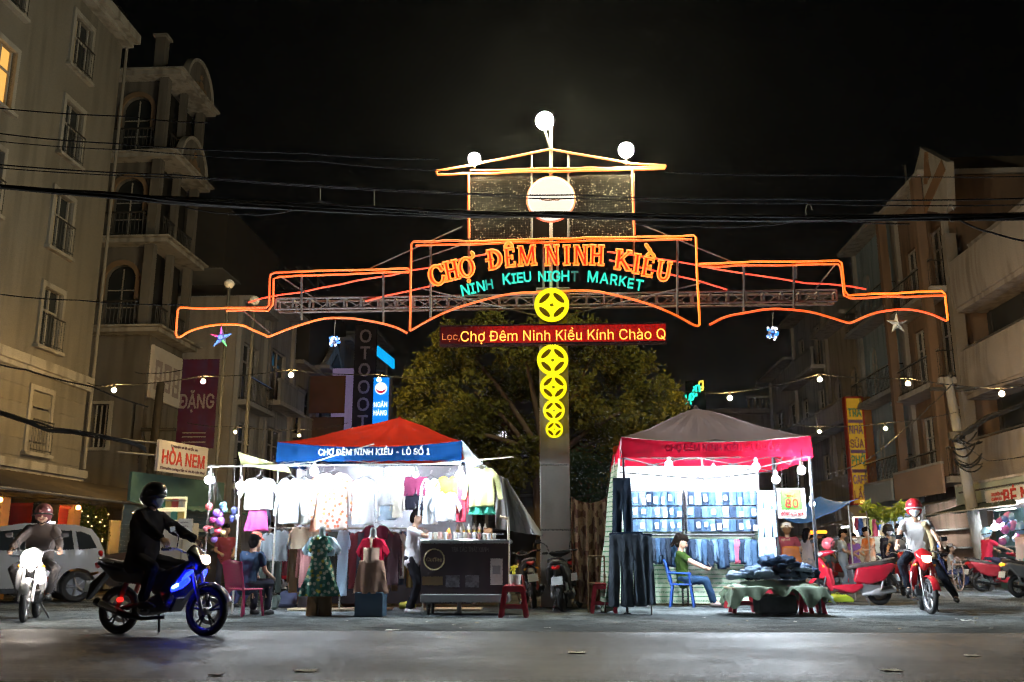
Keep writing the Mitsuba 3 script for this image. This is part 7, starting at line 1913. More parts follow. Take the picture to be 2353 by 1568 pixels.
    b.put('exhaust_shield', hull([(.12, -.225, .29, .015), (-.12, -.23, .37, .02), (.1, -.225, .32, .015), (-.1, -.23, .40, .02)]), chrome)
    b.put('side_stand', rod((.50, .10, .26), (.42, .24, .02), .014), blackp)
    bars(b)
    if pos:
        for sy in (-1, 1):
            b.put('position_light', hull([(1.10, sy * .13, .76, .020), (1.02, sy * .185, .67, .018), (1.06, sy * .17, .73, .020)]), mat('lens', (.6, .6, .6), .1, .2), front=True, emit=pos, weight=.4)
    return b


def scooter(lab, q, heading, body, lean=0., steer=0., head=None, rear=(.25, .01, .01), silver=True, plate=True, name='scooter', rim=alu, ms=-1):
    b = Bike(lab, q, heading, name, lean, steer)
    b.wheel(0, .26, .058, 'rear_wheel', rim); b.wheel(1.24, .25, .05, 'front_wheel', rim, front=True)
    for sy in (-1, 1):
        b.put('fork_leg', tube([(1.24, sy * .08, .25), (1.13, sy * .08, .55)], .022, 8), blackp, front=True, smooth=True)
        b.put('side_panel', blend([hull([(.50, sy * .13, .48, .05), (.44, sy * .15, .66, .05), (.05, sy * .17, .70, .055), (-.28, sy * .10, .76, .05), (-.05, sy * .15, .52, .05), (.25, sy * .15, .44, .05)])], .05, 4), body, smooth=True)
        b.put('floor_edge', blend([hull([(.98, sy * .14, .34, .04), (.60, sy * .16, .26, .04), (.42, sy * .15, .36, .05)])], .05, 3), body, smooth=True)
        b.put('indicator', hull([(1.14, sy * .13, .74, .03), (1.08, sy * .17, .70, .02)]), mat('indicator', (.5, .2, .02), .2))
        b.put('rear_shock', tube([(.0, sy * .13, .30), (-.08, sy * .13, .58)], .026, 8), alu, smooth=True)
    b.put('front_mudguard', guard(1.24, .29, .25, 2.9, .075, (0, .25)), body, front=True, smooth=True)
    b.put('leg_shield', blend([hull([(1.16, 0, .86, .06), (1.10, .16, .70, .035), (1.10, -.16, .70, .035), (1.14, 0, .56, .05), (1.04, .17, .48, .03), (1.04, -.17, .48, .03), (1.0, .12, .30, .03), (1.0, -.12, .30, .03)])], .05, 4), body, smooth=True)
    b.put('inner_shield', blend([hull([(1.0, .13, .68, .03), (1.0, -.13, .68, .03), (.96, .12, .40, .03), (.96, -.12, .40, .03)])], .05, 3), body if not silver else gloss((.36, .02, .03)), smooth=True)
    b.put('handlebar_cover', blend([hull([(1.06, .10, 1.0, .05), (1.06, -.10, 1.0, .05), (1.12, 0, .98, .06), (.98, .18, 1.02, .03), (.98, -.18, 1.02, .03)])], .045, 3), body, front=True, smooth=True)
    b.put('headlight', hull([(1.165, .05, .985, .03), (1.165, -.05, .985, .03), (1.175, 0, .965, .035)]), mat('lens', (.6, .6, .6), .1, .2), front=True, smooth=True, emit=head, weight=.3)
    b.put('floorboard', box((.76, 0, .30), (.52, .28, .035), bev=.012), mat('floor_grey', (.32, .33, .33), .6))
    b.put('front_seat_panel', blend([hull([(.50, .10, .36, .03), (.50, -.10, .36, .03), (.54, .10, .66, .03), (.54, -.10, .66, .03)])], .05, 2), mat('panel_dark', (.05, .05, .055), .5), smooth=True)
    b.put('seat', blend([hull([(.56, .06, .73, .045), (.56, -.06, .73, .045), (.40, .12, .76, .05), (.40, -.12, .76, .05), (-.05, .12, .80, .055), (-.05, -.12, .80, .055), (-.28, .05, .845, .04), (-.28, -.05, .845, .04)])], .045, 4), mat('seat_grey', (.075, .065, .06), .55), smooth=True)
    b.put('tail', blend([hull([(-.20, .08, .74, .05), (-.20, -.08, .74, .05), (-.36, 0, .76, .04), (-.25, 0, .62, .04)])], .05, 2), body, smooth=True)
    b.put('tail_light', hull([(-.36, .05, .76, .03), (-.36, -.05, .76, .03), (-.40, 0, .74, .025)]), mat('tail_red', (.35, .01, .01), .15), emit=rear, weight=.05)
    b.put('grab_rail', tube(curve([(-.08, .14, .85), (-.30, .11, .90), (-.38, 0, .91), (-.30, -.11, .90), (-.08, -.14, .85)], 4), .014, 6), alu if silver else blackp, smooth=True)
    b.put('rear_mudguard', blend([hull([(-.24, .05, .62, .025), (-.24, -.05, .62, .025), (-.38, .05, .42, .015), (-.38, -.05, .42, .015)])], .05, 2), blackp, smooth=True)
    b.put('engine_case', blend([hull([(.36, .08, .28, .06), (.02, .12, .27, .06), (.36, .10, .36, .06), (.05, .13, .33, .05)])], .05, 2), alu, smooth=True)
    b.put('muffler', tube([(.40, ms * .12, .20), (.22, ms * .17, .22), (.10, ms * .18, .25), (-.25, ms * .18, .30)], [.025, .04, .065, .06], 12), mat('muffler_silver', (.62, .62, .62), .3, .6) if silver else mat('exhaust', (.05, .05, .05), .35, .7), smooth=True)
    b.put('muffler_shield', hull([(.08, ms * .245, .27, .02), (-.18, ms * .245, .31, .02), (.05, ms * .24, .31, .02), (-.15, ms * .24, .35, .02)]), chrome)
    if plate:
        b.put('number_plate', box((-.40, 0, .53), (.008, .20, .145), ry=.3), mat('plate', (.62, .66, .66), .4))
    b.put('centre_stand', rod((.36, .12, .2), (.30, .20, .01), .014), blackp)
    bars(b, 1.03, 1.03, .31, True)
    return b


def rider(b, lab, seatx=.30, seatz=.80, feet=None, lookside=0., **kw):
    """a person sitting on the bike; hands on the grips, feet on the pegs unless given"""
    # bike local -> person local (faces -y): x_p = y_b * -1 ... forward x_b -> -y_p, left y_b -> +x_p
    def c(p):
        return (p[1], -(p[0] - seatx), p[2])
    gx, gz, gw = (.86, 1.02, .34) if kw.pop('scoot', False) is False else (.95, 1.04, .32)
    hands = kw.pop('hands', (c((gx - .06, gw, gz + .02)), c((gx - .06, -gw, gz + .02))))
    f = feet or ((.52, .20, .30), (.52, -.20, .30))
    ft = tuple(c((p[0] - .02, p[1], p[2])) for p in f)
    base = b.W((seatx, 0, 0))
    return person(lab, (base[0], base[1]), b.h + math.pi / 2, ph=kw.pop('ph', seatz + .09), lean=kw.pop('lean', .22), hands=hands, feet=ft, kneepole=kw.pop('kneepole', ((.55, -1, .5), (-.55, -1, .5))), elbowpole=((.8, .4, -.6), (-.8, .4, -.6)), look=lookside, palm=(0, -.4, -1), curl=1.3, **kw)


# 1 blue lit motorbike at the left front
ra, fa = G(274, 1457), G(478, 1465)
q1 = np.array([ra[0], ra[1] - .05]); hd1 = math.radians(-13)
bk1 = underbone('dark motorbike with a glowing blue light riding in front of the left stall', q1, hd1, gloss((.012, .014, .022), .2), gloss((.02, .03, .10), .2), steer=-.05, head=(3.0, 2.4, 1.7), pos=(.06, .2, 14.0), reflector=(1.6, .04, .03), rear=(.03, .002, .002), rim=mat('rim_dark', (.05, .05, .055), .3, .6))
bk1.put('blue_glow_lens', hull([(1.0, -.20, .60, .04), (.90, -.215, .55, .03), (1.06, -.17, .66, .035)]), mat('lens', (.6, .6, .6), .1, .2), emit=(.03, .12, 18.0), weight=1.2)
bk1.put('blue_lamp_core', hull([(.97, -.235, .60, .022), (.92, -.243, .575, .018)]), mat('lens', (.6, .6, .6), .1, .2), emit=(3, 8, 30), weight=.3)
rider(bk1, 'person in dark clothes, helmet and pale mask riding the blue lit motorbike', seatx=.26, top=(.014, .013, .014), sleeve='long', bottom=(.012, .012, .014), helmet=(.02, .02, .022), mask=(.35, .38, .42), lookside=0.1, lean=.12, s=1.06, bulk=1.12)

# 2 glaring motorbike at the left edge, coming towards the camera
q = G(46, 1432)
hd2 = math.radians(-68)
bk2 = underbone('motorbike with a glaring white headlight coming on at the left edge', (q[0] - .45, q[1] + 1.2), hd2, gloss((.35, .35, .36), .25), head=(260, 235, 215), rear=(.03, .002, .002))
bk2.put('auxiliary_lamp', hull([(1.30, .17, .62, .075), (1.24, .17, .62, .06)], True), mat('lens', (.6, .6, .6), .1, .2), emit=(90, 80, 70), weight=.5, smooth=True)
bk2.put('headlamp_bowl', hull([(1.20, 0, .90, .135), (1.15, 0, .91, .14)], True), mat('lens', (.6, .6, .6), .1, .2), emit=(75, 68, 60), weight=.6, smooth=True)
rider(bk2, 'person on the glaring motorbike at the left edge', top=(.14, .11, .10), sleeve='long', bottom=(.10, .09, .09), helmet=(.16, .05, .05), lean=.12, bulk=1.1)

def beam(b, name, p, tgt, inten, cut):      # the beam of a lit headlamp
    o = b.W(p, True)
    scene[name] = {'type': 'spot', 'to_world': T().look_at(origin=o.tolist(), target=list(map(float, tgt)), up=[0, 0, 1]), 'intensity': {'type': 'rgb', 'value': [x * LUM for x in inten]}, 'cutoff_angle': cut, 'beam_width': cut * .4, 'sampling_weight': .8}


o2 = bk2.W((1.33, 0, .9), True)
beam(bk2, 'headlamp_beam', (1.36, 0, .9), (o2[0] + .9, o2[1] - 5.2, 0.0), (150, 78, 26), 17)
o1 = bk1.W((1.30, 0, .9), True)
beam(bk1, 'headlamp_beam_blue', (1.30, 0, .9), (o1[0] + 4, o1[1] - .9, .1), (30, 26, 20), 22)

# 3 parked scooters beside the column, seen from behind
for px, py, hdg, c, lab, sc in ((1226, 1402, 98, (.02, .021, .023), 'black parked motorbike nearest the drinks cart, seen from behind', True), (1293, 1408, 86, (.025, .022, .024), 'black parked motorbike in the middle before the column, white plate to the street', False), (1334, 1398, 80, (.03, .012, .014), 'dark maroon parked motorbike at the right of the three by the column', True)):
    q = G(px, py); fn = underbone if sc else scooter
    kw = dict(rear=(.04, .002, .002)) if sc else dict(rear=(.04, .002, .002), silver=False, name='motorbike')
    fn(lab, (q[0], q[1] + .3), math.radians(hdg), gloss(c, .2), lean=-.12, steer=.25, **kw)

# 4 red scooter standing right of the jeans stall
q = G(2023, 1391)
sc4 = scooter('bright red parked scooter in profile right of the jeans stall', (q[0], q[1]), math.radians(188), gloss((.45, .012, .03), .2), lean=.06, rear=(.1, .004, .004), rim=mat('rim_white', (.75, .75, .75), .4, 0), steer=.3, ms=1)
sg_ = sc4.W((.95, 0, 1.18)); 
put('red_helmet', blend([hull([(*sg_, .12), (sg_[0] + .03, sg_[1], sg_[2] + .03, .11)], True)], .04, 2), mat('helmet_pink', (.50, .10, .12), .2, 0, .6, amp=.5, sc=12), label='red and white helmet hung on the handlebar of the red scooter', cat='helmet', smooth=True)
# 5 red motorbike with the rider in a fur trimmed red cap, facing the camera, left foot on the ground
q = G(2134, 1413)
hd5 = math.radians(-107)
rx_ = np.array([q[0], q[1] + .1]) - np.array([math.cos(hd5), math.sin(hd5)]) * 1.25
bk5 = underbone('red motorbike with a warm lit headlamp facing the camera on the right', (rx_[0], rx_[1]), hd5, gloss((.42, .015, .02), .2), gloss((.40, .012, .02), .2), head=(14, 7.5, 3.2), steer=.30, lean=-.04, rear=(.1, .004, .004), sport=False)
bk5.put('crash_bar', tube(curve([(.95, .18, .7), (1.0, .2, .5), (.9, .18, .32)], 4), .012, 6), chrome); bk5.put('crash_bar', tube(curve([(.95, -.18, .7), (1.0, -.2, .5), (.9, -.18, .32)], 4), .012, 6), chrome)
_, r5 = rider(bk5, 'person in a pale grey shirt, white mask and white rimmed red helmet, one foot down', seatx=.30, top=(.44, .43, .42), sleeve='short', bottom=(.015, .018, .025), helmet=(.50, .02, .03), visor=(.7, .66, .66), mask=(.66, .68, .70), lean=.24, ph=.99, feet=((.42, .60, .0), (.52, -.20, .30)), kneepole=((.6, -.7, .5), (-.55, -1, .5)), shoe=(.03, .03, .03), s=1.06)
put('shoulder_scarf', r5['place'](tube(curve([(.12, -.30, 1.42), (.20, -.20, 1.30), (.24, -.18, 1.05), (.22, -.22, .85)], 6), [.05] * 18 + [.04], 8)), mat('scarf_tan', (.36, .28, .16)), label='tan cloth over the shoulder of the rider in the red cap', cat='scarf', smooth=True)
# 6 red motorbike behind with two riders in black
q = G(2098, 1376)
hd6 = math.radians(-104)
bk6 = underbone('red motorbike behind the front rider, carrying a person in black', (q[0] + .25, q[1] + 1.35), hd6, gloss((.42, .015, .02), .25), rear=(.1, .004, .004), sport=False)
rider(bk6, 'person in a black and white top and face mask on the rear red motorbike', top=(.03, .03, .032), topmat=mat('black_white', (.03, .03, .03), amp=.1, B=(.55, .55, .55), streak=.6), sleeve='short', bottom=(.03, .03, .035), mask=(.6, .62, .65), hairlen='long', lean=.15)
q = G(2062, 1366); person('person in black with a dark cap standing behind the red motorbikes', (q[0] + .1, q[1] + .6), math.radians(10), top=(.025, .025, .027), bottom=(.03, .03, .035), sleeve='long', mask=(.5, .5, .55), helmet=(.02, .02, .02), s=1.0)
# 7 motorbike leaving at the right edge
q = G(2336, 1374)
bk7 = scooter('grey scooter with an orange lit tail leaving at the right edge', (q[0] + .05, q[1]), math.radians(18), gloss((.16, .16, .16), .3), rear=(5, 1.2, .05), silver=False, name='scooter')
rider(bk7, 'person in a white patterned shirt riding off at the right edge', scoot=True, seatx=.25, seatz=.80, top=(.6, .56, .54), topmat=mat('white_red', (.62, .58, .56), amp=.1, B=(.4, .08, .1), streak=.5), bottom=(.18, .35, .48), leg='shorts', shoe=None, helmet=(.15, .28, .45), lean=.1, feet=((.62, .14, .33), (.62, -.14, .33)), sleeve='short')
q = G(2292, 1364)
bk8 = scooter('red scooter beyond the right edge rider, carrying a person in a red shirt', (q[0] + .2, q[1] + 1.4), math.radians(10), gloss((.35, .02, .03), .3), silver=False, name='scooter', rear=(.2, .01, .01))
rider(bk8, 'person in a red shirt and pale blue helmet riding beyond the right edge rider', scoot=True, seatx=.25, seatz=.80, top=(.50, .03, .06), bottom=(.03, .03, .05), helmet=(.3, .5, .6), lean=.12, feet=((.62, .14, .33), (.62, -.14, .33)))
q = G(2262, 1356); person('person in a white shirt and cap sitting behind the right utility pole', (q[0], q[1] + 2.2), math.radians(60), ph=.5, hands=((.2, -.3, .7), (-.2, -.3, .7)), feet=((.12, -.4, 0), (-.12, -.4, 0)), kneepole=((.1, -.7, 1), (-.1, -.7, 1)), top=(.55, .56, .58), bottom=(.06, .08, .2), cap=(.6, .6, .62))
chair('blue plastic chair behind the right utility pole', (q[0], q[1] + 2.2), math.radians(60), (.03, .05, .22), False)
# red scooter half hidden in the left stall
q = G(655, 1388)
scooter('small red scooter half hidden between the racks of the left stall', (q[0] - .35, q[1] + 1.25), math.radians(-6), gloss((.45, .015, .03), .25), silver=False, rear=(.03, .002, .002))


# ------------------------------------------------------------------ cars
def car(lab, q, heading, prof, W, paint_, wheels, glass, roofz, belt, name='car', R=.32, lights=()):
    k = thing(name, lab, 'car')
    w = lambda m: xf(m, (q[0], q[1], 0), rz=heading)
    P_ = Polygon(prof)
    for wx in wheels:
        P_ = P_.difference(Point(wx, R).buffer(R + .06, 20))
    cs = m3.CrossSection([np.array(P_.exterior.coords)[:-1]], m3.FillRule.EvenOdd)
    v, f = unman(m3.Manifold.extrude(cs, W).refine_to_length(.14))
    def warp(v):
        x, z, y = v[:, 0].copy(), v[:, 1].copy(), v[:, 2] - W / 2
        t = np.clip((z - belt) / (roofz - belt), 0, 1)
        ends = np.clip((np.abs(x - (prof[0][0] + max(p[0] for p in prof)) / 2) / (max(p[0] for p in prof) - min(p[0] for p in prof)) * 2), 0, 1)
        y = y * (1 - .20 * t ** 1.1) * (1 - .10 * ends ** 5) * (1 - .05 * np.clip((.5 - z) / .5, 0, 1))
        return np.stack([x, y, z], 1)
    t = trimesh.Trimesh(warp(v), f[:, ::-1], process=True)
    put('body', w((np.array(t.vertices), np.array(t.faces)[:, ::-1])), paint_, k, smooth=False)
    for s in (-1, 1):
        for g in glass:
            vv, ff = unman(m3.Manifold.extrude(m3.CrossSection([np.array(g)], m3.FillRule.EvenOdd), .01).refine_to_length(.15))
            vv = vv.copy(); vv[:, 2] = W / 2 + (W / 2 + .004) * s + vv[:, 2] * s
            put('side_window', w((warp(vv), ff)), dark_glass, k)
        for wx in wheels:
            c = (wx, s * (W / 2 - .11), R)
            kk = put('wheel', w(lathe([(R * .62, -.09), (R * .9, -.11), (R, -.08), (R, .08), (R * .9, .11), (R * .62, .09)], 30, c, 'y')), rubber, k, smooth=False)
            put('rim', w(lathe([(0, -.05 * 1), (R * .6, -.06), (R * .64, -.09), (R * .64, .09), (R * .6, .06), (0, .05)], 24, c, 'y')), mat('rim_dim', (.16, .16, .165), .4, .6), kk)
            for j in range(5):
                a = 2 * np.pi * j / 5
                put('rim_spoke', w(hull([(wx, s * (W / 2 - .02), R, .035), (wx + R * .55 * math.cos(a), s * (W / 2 - .035), R + R * .55 * math.sin(a), .022)])), alu, kk)
        put('door_handle', w(box((wheels[0] + 1.2, s * (W / 2 + .004), belt - .1), (.18, .03, .03), bev=.008)), chrome, k)
        put('side_mirror', w(hull([(wheels[1] - .75, s * (W / 2 + .10), belt + .06, .06), (wheels[1] - .70, s * (W / 2 + .02), belt + .02, .03)])), paint_, k, smooth=True)
        put('sill', w(bx(wheels[0] + R + .1, wheels[1] - R - .1, s * (W / 2 - .02), s * (W / 2 + .006), .20, .30)), blackp, k)
    return k, w


m_whitecar = gloss((.36, .355, .35), .25)
suv = [(-.50, .42), (-.54, .75), (-.50, 1.05), (-.36, 1.34), (-.22, 1.52), (.1, 1.60), (1.1, 1.62), (1.75, 1.50), (2.45, 1.08), (3.30, .95), (3.52, .80), (3.55, .42), (3.3, .24), (-.42, .24)]
sg = [[(-.34, 1.12), (-.2, 1.38), (-.0, 1.46), (.10, 1.46), (.02, 1.08)], [(.12, 1.08), (.18, 1.47), (.98, 1.50), (.98, 1.06)], [(1.06, 1.06), (1.06, 1.50), (1.55, 1.44), (2.12, 1.10), (2.1, 1.06)]]
q = G(170, 1384)
hc = math.radians(218)
kc, wc = car('silver white estate car at the left edge, tail to the right', (q[0] - .77 * -math.sin(hc), q[1] - .77 * math.cos(hc)), hc, suv, 1.76, m_whitecar, (0.0, 2.6), [np.array(g)[::-1] for g in sg], 1.6, 1.05)
put('tail_light', wc(hull([(-.47, .72, 1.0, .05), (-.42, .80, 1.02, .05), (-.47, .70, .82, .04)])), mat('tail_red', (.35, .01, .01), .15), kc)
put('tail_light', wc(hull([(-.47, -.72, 1.0, .05), (-.42, -.80, 1.02, .05), (-.47, -.70, .82, .04)])), mat('tail_red', (.35, .01, .01), .15), kc)
put('rear_window', wc(box((-.40, 0, 1.28), (.02, 1.15, .34), ry=.45)), dark_glass, kc)
sed = [(-.85, .40), (-.90, .78), (-.80, .98), (-.15, 1.05), (.45, 1.40), (1.0, 1.46), (1.6, 1.42), (2.35, 1.02), (3.25, .86), (3.40, .70), (3.40, .35), (3.2, .22), (-.6, .22)]
dg = [[(.08, 1.05), (.50, 1.34), (1.02, 1.40), (1.02, 1.03)], [(1.10, 1.03), (1.10, 1.40), (1.55, 1.36), (2.05, 1.04)]]
q = G(300, 1374)
car('black saloon car behind the blue lit motorbike', (q[0] - .55, q[1] + 1.9), math.radians(8), sed, 1.74, gloss((.05, .042, .042), .15), (0.0, 2.6), [np.array(g)[::-1] for g in dg], 1.46, 1.02)
# red cargo carrier behind the white car
k = thing('cargo_trike', 'red cargo box of a carrier vehicle above the white car at the left edge', 'truck')
q0, q1 = P(-60, 1157, 22.2), P(76, 1225, 22.2)
put('cargo_box', box(((q0[0] + q1[0]) / 2, 23.0, (q0[2] + 1.0) / 2 + .0), (q1[0] - q0[0], 1.5, q0[2] - 1.0), bev=.03), pmat('cargo_red', grain((.34, .04, .035), .2, 2)), k)
put('top_rim', box(((q0[0] + q1[0]) / 2, 23.0, q0[2] - .03), (q1[0] - q0[0] + .06, 1.56, .08), bev=.01), mat('cargo_rim', (.42, .05, .04), .4), k)
for x in (q0[0] + .3, q1[0] - .35):
    for y in (22.5, 23.5):
        put('wheel', lathe([(.1, -.07), (.3, -.08), (.33, -.04), (.33, .04), (.3, .08), (.1, .07)], 20, (x, y, .33), 'y'), rubber, k)
put('chassis', bx(q0[0] + .1, q1[0] - .1, 22.6, 23.4, .45, .7), blackp, k)

# ------------------------------------------------------------------ lit shops and small things along the edges
k = thing('lit_shop', 'brightly lit goods shelf under the teal canopy behind the blue lit motorbike', 'shopfront')
q0, q1 = P(340, 1142, 22.95), P(425, 1200, 22.95)
put('lit_panel', bx(q0[0], q1[0], 22.95, 23.0, q1[2], q0[2]), mat('shop_cream', (.6, .58, .4)), k, emit=(.75, .68, .38), weight=.5)
for i in range(12):
    x = q0[0] + (q1[0] - q0[0]) * (i % 6 + .5) / 6; z = q1[2] + (q0[2] - q1[2]) * (.08 + .5 * (i // 6))
    put('packet', box((x, 22.87, z + .1), (.13, .1, .2)), mat('packet%d' % (i % 4), [(.1, .3, .28), (.6, .5, .2), (.5, .1, .1), (.6, .6, .55)][i % 4]), k)
put('shelf', join([bx(q0[0], q1[0], 22.8, 22.94, q1[2] + d, q1[2] + d + .03) for d in (.0, .5)]), galv, k)
put('counter', bx(q0[0] - .2, q1[0] + .3, 22.75, 23.1, 0, q1[2] - .03), mat('counter_pale', (.5, .5, .45)), k)
pb = thing('paper_board', 'white board with scribbles hanging behind the masked rider', 'board')
q0, q1 = P(411, 1192, 22.5), P(440, 1240, 22.5); put('board', box(((q0[0] + q1[0]) / 2, 22.5, (q0[2] + q1[2]) / 2), (q1[0] - q0[0], .03, q0[2] - q1[2])), mat('board_white', (.6, .62, .6)), pb)
put('scribble', join([bx(q0[0] + .05, q1[0] - .1, 22.478, 22.484, q0[2] - .1 - .09 * i, q0[2] - .08 - .09 * i) for i in range(4)]), mat('ink', (.25, .25, .27)), pb); put('leg', bx(q0[0] + .1, q0[0] + .14, 22.5, 22.54, 0, q1[2]), galv, pb)
for lab, px, py, y, e, r in (('cold white shop lamp glaring at the right edge behind the red shirt', 2286, 1212, 24.5, .5, .085), ('second cold white shop lamp at the right edge', 2300, 1203, 25.0, .3, .07)):
    c = P(px, py, y); stall_lamp(c, lab, r, c + [0, 0, .6], e)
tb = thing('toy_bunch', 'bunch of pale blue and pink inflated toys hanging at the right edge', 'toys')
for i in range(16):
    q = P(rng.uniform(2296, 2350), rng.uniform(1182, 1245), 24.2); put('toy', hull([(*q, rng.uniform(.06, .11)), (q[0] + .05, q[1], q[2] + .06, .05)]), gloss(rng.choice([(.3, .45, .6), (.5, .2, .4), (.12, .2, .5), (.55, .5, .55), (.4, .1, .3)])), tb, smooth=True)
put('string', rod(P(2320, 1165, 24.2), P(2322, 1240, 24.2), .006, 4), iron, tb)
k = thing('lit_shop', 'white lit shop stall front far right behind the man in orange', 'shopfront')
q0, q1 = P(1960, 1188, 34.5), P(2035, 1232, 34.5)
put('lit_panel', bx(q0[0], q1[0], 34.5, 34.56, q1[2], q0[2]), mat('shop_cream', (.6, .58, .4)), k, emit=(3.6, 3.3, 2.6), weight=1.0)
put('counter', bx(q0[0] - .2, q1[0] + .2, 34.2, 34.6, 0, q1[2] - .03), mat('counter_pale', (.5, .5, .45)), k)
put('awning', sheet(lambda u, v: (q0[0] - .3 + (q1[0] - q0[0] + .6) * u, 34.6 - 1.5 * v, q0[2] + .35 - .4 * v), 12, 5, .02), mat('aw_cream', (.4, .33, .22)), k)
for i in range(9):
    x = q0[0] + (q1[0] - q0[0]) * (i + .5) / 9
    put('hanging_goods', xf(cloth(outline('long' if i % 2 else 'tee', .22, .45 + .2 * (i % 3)), .02, 1, i), (x, 34.3, q0[2] - .02)), col([(.3, .05, .08), (.05, .1, .25), (.5, .45, .3), (.05, .05, .06), (.3, .35, .1)][i % 5]), k)
for i, (px, py, dy, ang, tp, bt, lab) in enumerate(((1905, 1352, 3.0, 30, (.05, .05, .06), (.04, .04, .05), 'person in black standing far behind the red scooter handlebar'), (2040, 1350, 3.4, -20, (.35, .1, .12), (.05, .06, .1), 'person in a dull red top standing between the man in orange and the red motorbikes'), (2120, 1345, 4.5, 40, (.45, .44, .4), (.08, .08, .09), 'person in a cream top far behind the rider in the red helmet'), (1890, 1345, 5.0, 70, (.5, .48, .45), (.1, .1, .12), 'person in a pale top far behind the jeans stall end'), (2200, 1345, 1.5, 150, (.06, .12, .3), (.03, .03, .04), 'person in a dark blue shirt walking away by the right utility pole'))):
    q = G(px, py); person(lab, (q[0] + dy * .12, q[1] + dy), math.radians(ang), hands=((.2, -.2, .95), (-.2, -.15, .85)), top=tp, bottom=bt, hairlen='long' if i % 2 else 'short', s=.95 + .02 * i)
for px, py, dy, ang, c, fn, lab in ((2165, 1352, 2.5, 100, (.02, .02, .025), 0, 'black parked motorbike behind the rider in the red helmet'), (2068, 1352, 3.0, 60, (.03, .06, .16), 1, 'blue parked scooter behind the red motorbikes'), (2255, 1352, .5, 120, (.02, .02, .022), 1, 'black parked scooter between the right pole and the red shirt rider')):
    q = G(px, py); (scooter if fn else underbone)(lab, (q[0] + dy * .1, q[1] + dy), math.radians(ang), gloss(c, .25), rear=(.05, .002, .002), **(dict(silver=False, name='motorbike') if fn else {}))
k = thing('green_garland', 'yellow green palm garland stretched above the shoppers on the right', 'garland')
gp = [P(x, y, 25) for x, y in ((1990, 1165), (2010, 1178), (2030, 1186), (2055, 1180), (2075, 1162))]
cc = curve(gp, 10); put('garland_leaves', leaves(cc, 700, .09, .07, 11), mat('garland', (.30, .36, .05), amp=.4), k); put('cord', tube(cc, .008, 4), iron, k)
for p in (gp[0], gp[-1]):
    put('post', rod((p[0], p[1], 0), tuple(p), .015), galv, k)
for px, py, lab in ((1868, 1224, 'left orange lamp of a far vehicle right of the jeans stall'), (1886, 1222, 'right orange lamp of a far vehicle right of the jeans stall')):
    pass
for i, (px, py, dy, ang, ph, tp, bt, lab) in enumerate(((520, 1400, .9, 60, .34, (.45, .10, .16), (.08, .09, .2), 'small child in pink crouching by the hanging toys'), (575, 1395, 2.6, -40, .92, (.08, .09, .12), (.03, .03, .04), 'person in dark grey standing behind the left rail post'), (470, 1385, 2.2, 30, .92, (.30, .06, .07), (.05, .05, .07), 'person in a wine red top behind the toy bunch'), (440, 1372, 3.0, -60, .92, (.42, .42, .40), (.06, .06, .08), 'person in a pale shirt before the lit shelf'))):
    q = G(px, py); c_ = ph < .5
    person(lab, (q[0] - dy * .2, q[1] + dy), math.radians(ang), ph=ph, hands=((.15, -.28, ph + .1), (-.15, -.25, ph + .12)), feet=((.12, -.25 if c_ else 0, 0), (-.12, -.22 if c_ else 0, 0)), top=tp, bottom=bt, hairlen='long' if i % 2 == 0 else 'short', s=.72 if c_ else .97)
q = G(595, 1392); underbone('dark parked motorbike deep inside the left end of the left stall', (q[0] - .3, q[1] + 2.2), math.radians(30), gloss((.03, .03, .04), .25), rear=(.05, .002, .002))
for i, (px, py, dy, ang, tp, bt, lab) in enumerate(((1960, 1352, 5.5, 15, (.10, .18, .22), (.05, .05, .07), 'person in teal far behind the lady in pale jeans'), (2085, 1350, 6.0, -30, (.5, .5, .52), (.05, .06, .1), 'person in white far behind the rear red motorbike'), (2150, 1348, 6.5, 10, (.35, .2, .05), (.04, .04, .05), 'person in mustard far left of the right utility pole'), (2325, 1352, 2.6, 60, (.10, .10, .3), (.04, .04, .06), 'person in violet blue before the toys at the right edge'))):
    q = G(px, py); person(lab, (q[0] + dy * .13, q[1] + dy), math.radians(ang), hands=((.2, -.25, 1.0), (-.2, -.2, .9)), top=tp, bottom=bt, hairlen='long' if i % 2 else 'short', helmet=(.3, .3, .32) if i == 2 else None, s=.97)
for px, py, dy, ang, c, fn, lab in ((2010, 1352, 4.5, 110, (.25, .02, .02), 1, 'dark red parked scooter far behind the man in orange'), (2110, 1350, 4.8, 75, (.05, .05, .055), 0, 'grey parked motorbike far behind the rear red motorbike'), (2300, 1352, 3.0, 100, (.02, .02, .03), 0, 'black parked motorbike before the toys at the right edge')):
    q = G(px, py); (scooter if fn else underbone)(lab, (q[0] + dy * .12, q[1] + dy), math.radians(ang), gloss(c, .25), rear=(.3, .01, .01), **(dict(silver=False, name='motorbike') if fn else {}))
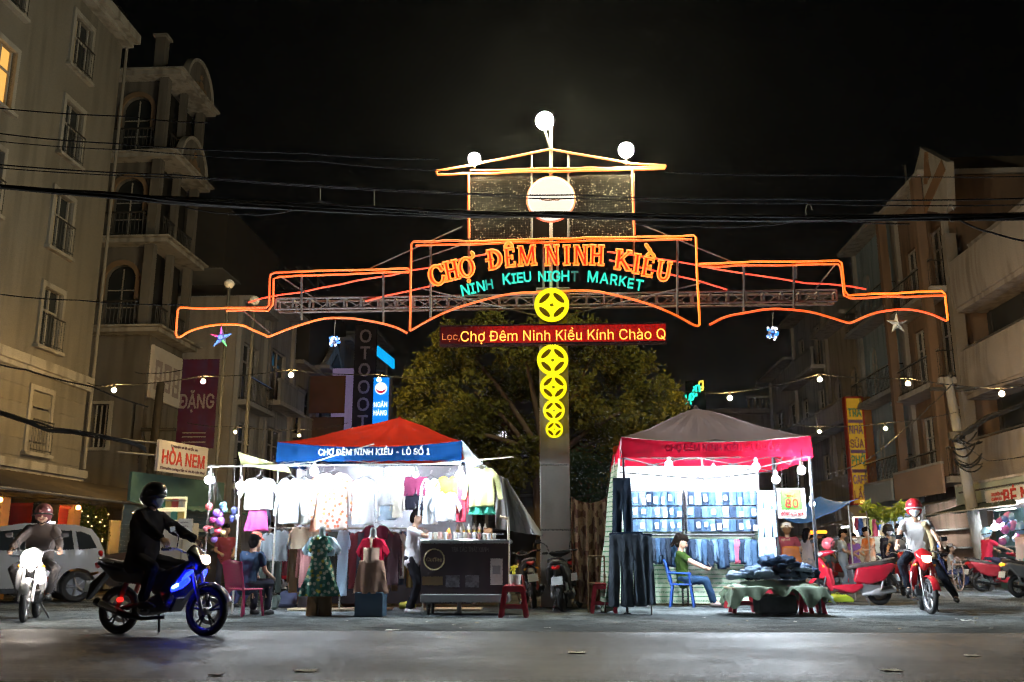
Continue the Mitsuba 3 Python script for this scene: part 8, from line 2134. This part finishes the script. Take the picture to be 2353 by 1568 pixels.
k = thing('far_van', 'far parked van with orange lit lamps beyond the blue tarpaulin', 'van')
q0 = P(1866, 1224, 36); q1 = P(1888, 1223, 36)
put('body', box(((q0[0] + q1[0]) / 2, 37.1, .95), (1.7, 2.2, 1.5), bev=.1), mat('van_dark', (.06, .06, .065), .4), k); put('rear_window', bx(q0[0] - .1, q1[0] + .1, 35.96, 35.99, 1.25, 1.6), dark_glass, k)
for q in (q0, q1):
    put('lit_lamp', hull([(q[0] - .12, 35.95, q[2], .07), (q[0] + .12, 35.95, q[2], .07)]), mat('indicator', (.5, .2, .02), .2), k, emit=(4.0, .8, .05), weight=.05)
for x in (q0[0] - .1, q1[0] + .1):
    put('wheel', lathe([(.1, -.08), (.28, -.09), (.3, -.04), (.3, .04), (.28, .09), (.1, .08)], 18, (x, 36.5, .3), 'x'), rubber, k)
gb_ = thing('green_bag', 'lime green plastic bag on the ground under the red scooter', 'bag')
q = G(1925, 1384); put('body', emesh(blend([hull([(q[0] - .3, q[1], .04, .04), (q[0] + .3, q[1], .04, .04), (q[0] - .1, q[1] + .1, .12, .05), (q[0] + .2, q[1], .10, .05)])], .04, 3), .06, 9, 5), gloss((.40, .52, .03), .4), gb_, smooth=True); put('handle', tube(curve([(q[0] - .05, q[1], .14), (q[0], q[1], .2), (q[0] + .06, q[1], .13)], 4), .008, 5), gloss((.40, .52, .03), .4), gb_)
k = thing('bicycle_wheel', 'old wheel rim leaning against the right utility pole', 'wheel')
q = P(2197, 1275, 27.2); an = np.linspace(0, 2 * np.pi, 33)[:-1]
put('rim', tube(np.stack([q[0] + .18 * np.cos(an), 27.2 + .35 * np.cos(an) * .2, .47 + .45 * np.sin(an)], 1), .02, 6, closed=True), mat('rim_rust', (.25, .17, .14), .5), k); put('spokes', join([rod((q[0], 27.2, .47), (q[0] + .18 * math.cos(a), 27.2 + .07 * math.cos(a), .47 + .45 * math.sin(a)), .004, 4) for a in an[::3]]), galv, k)
TABLE.append(mi.Float(np.array(ROWS, np.float32).ravel()))
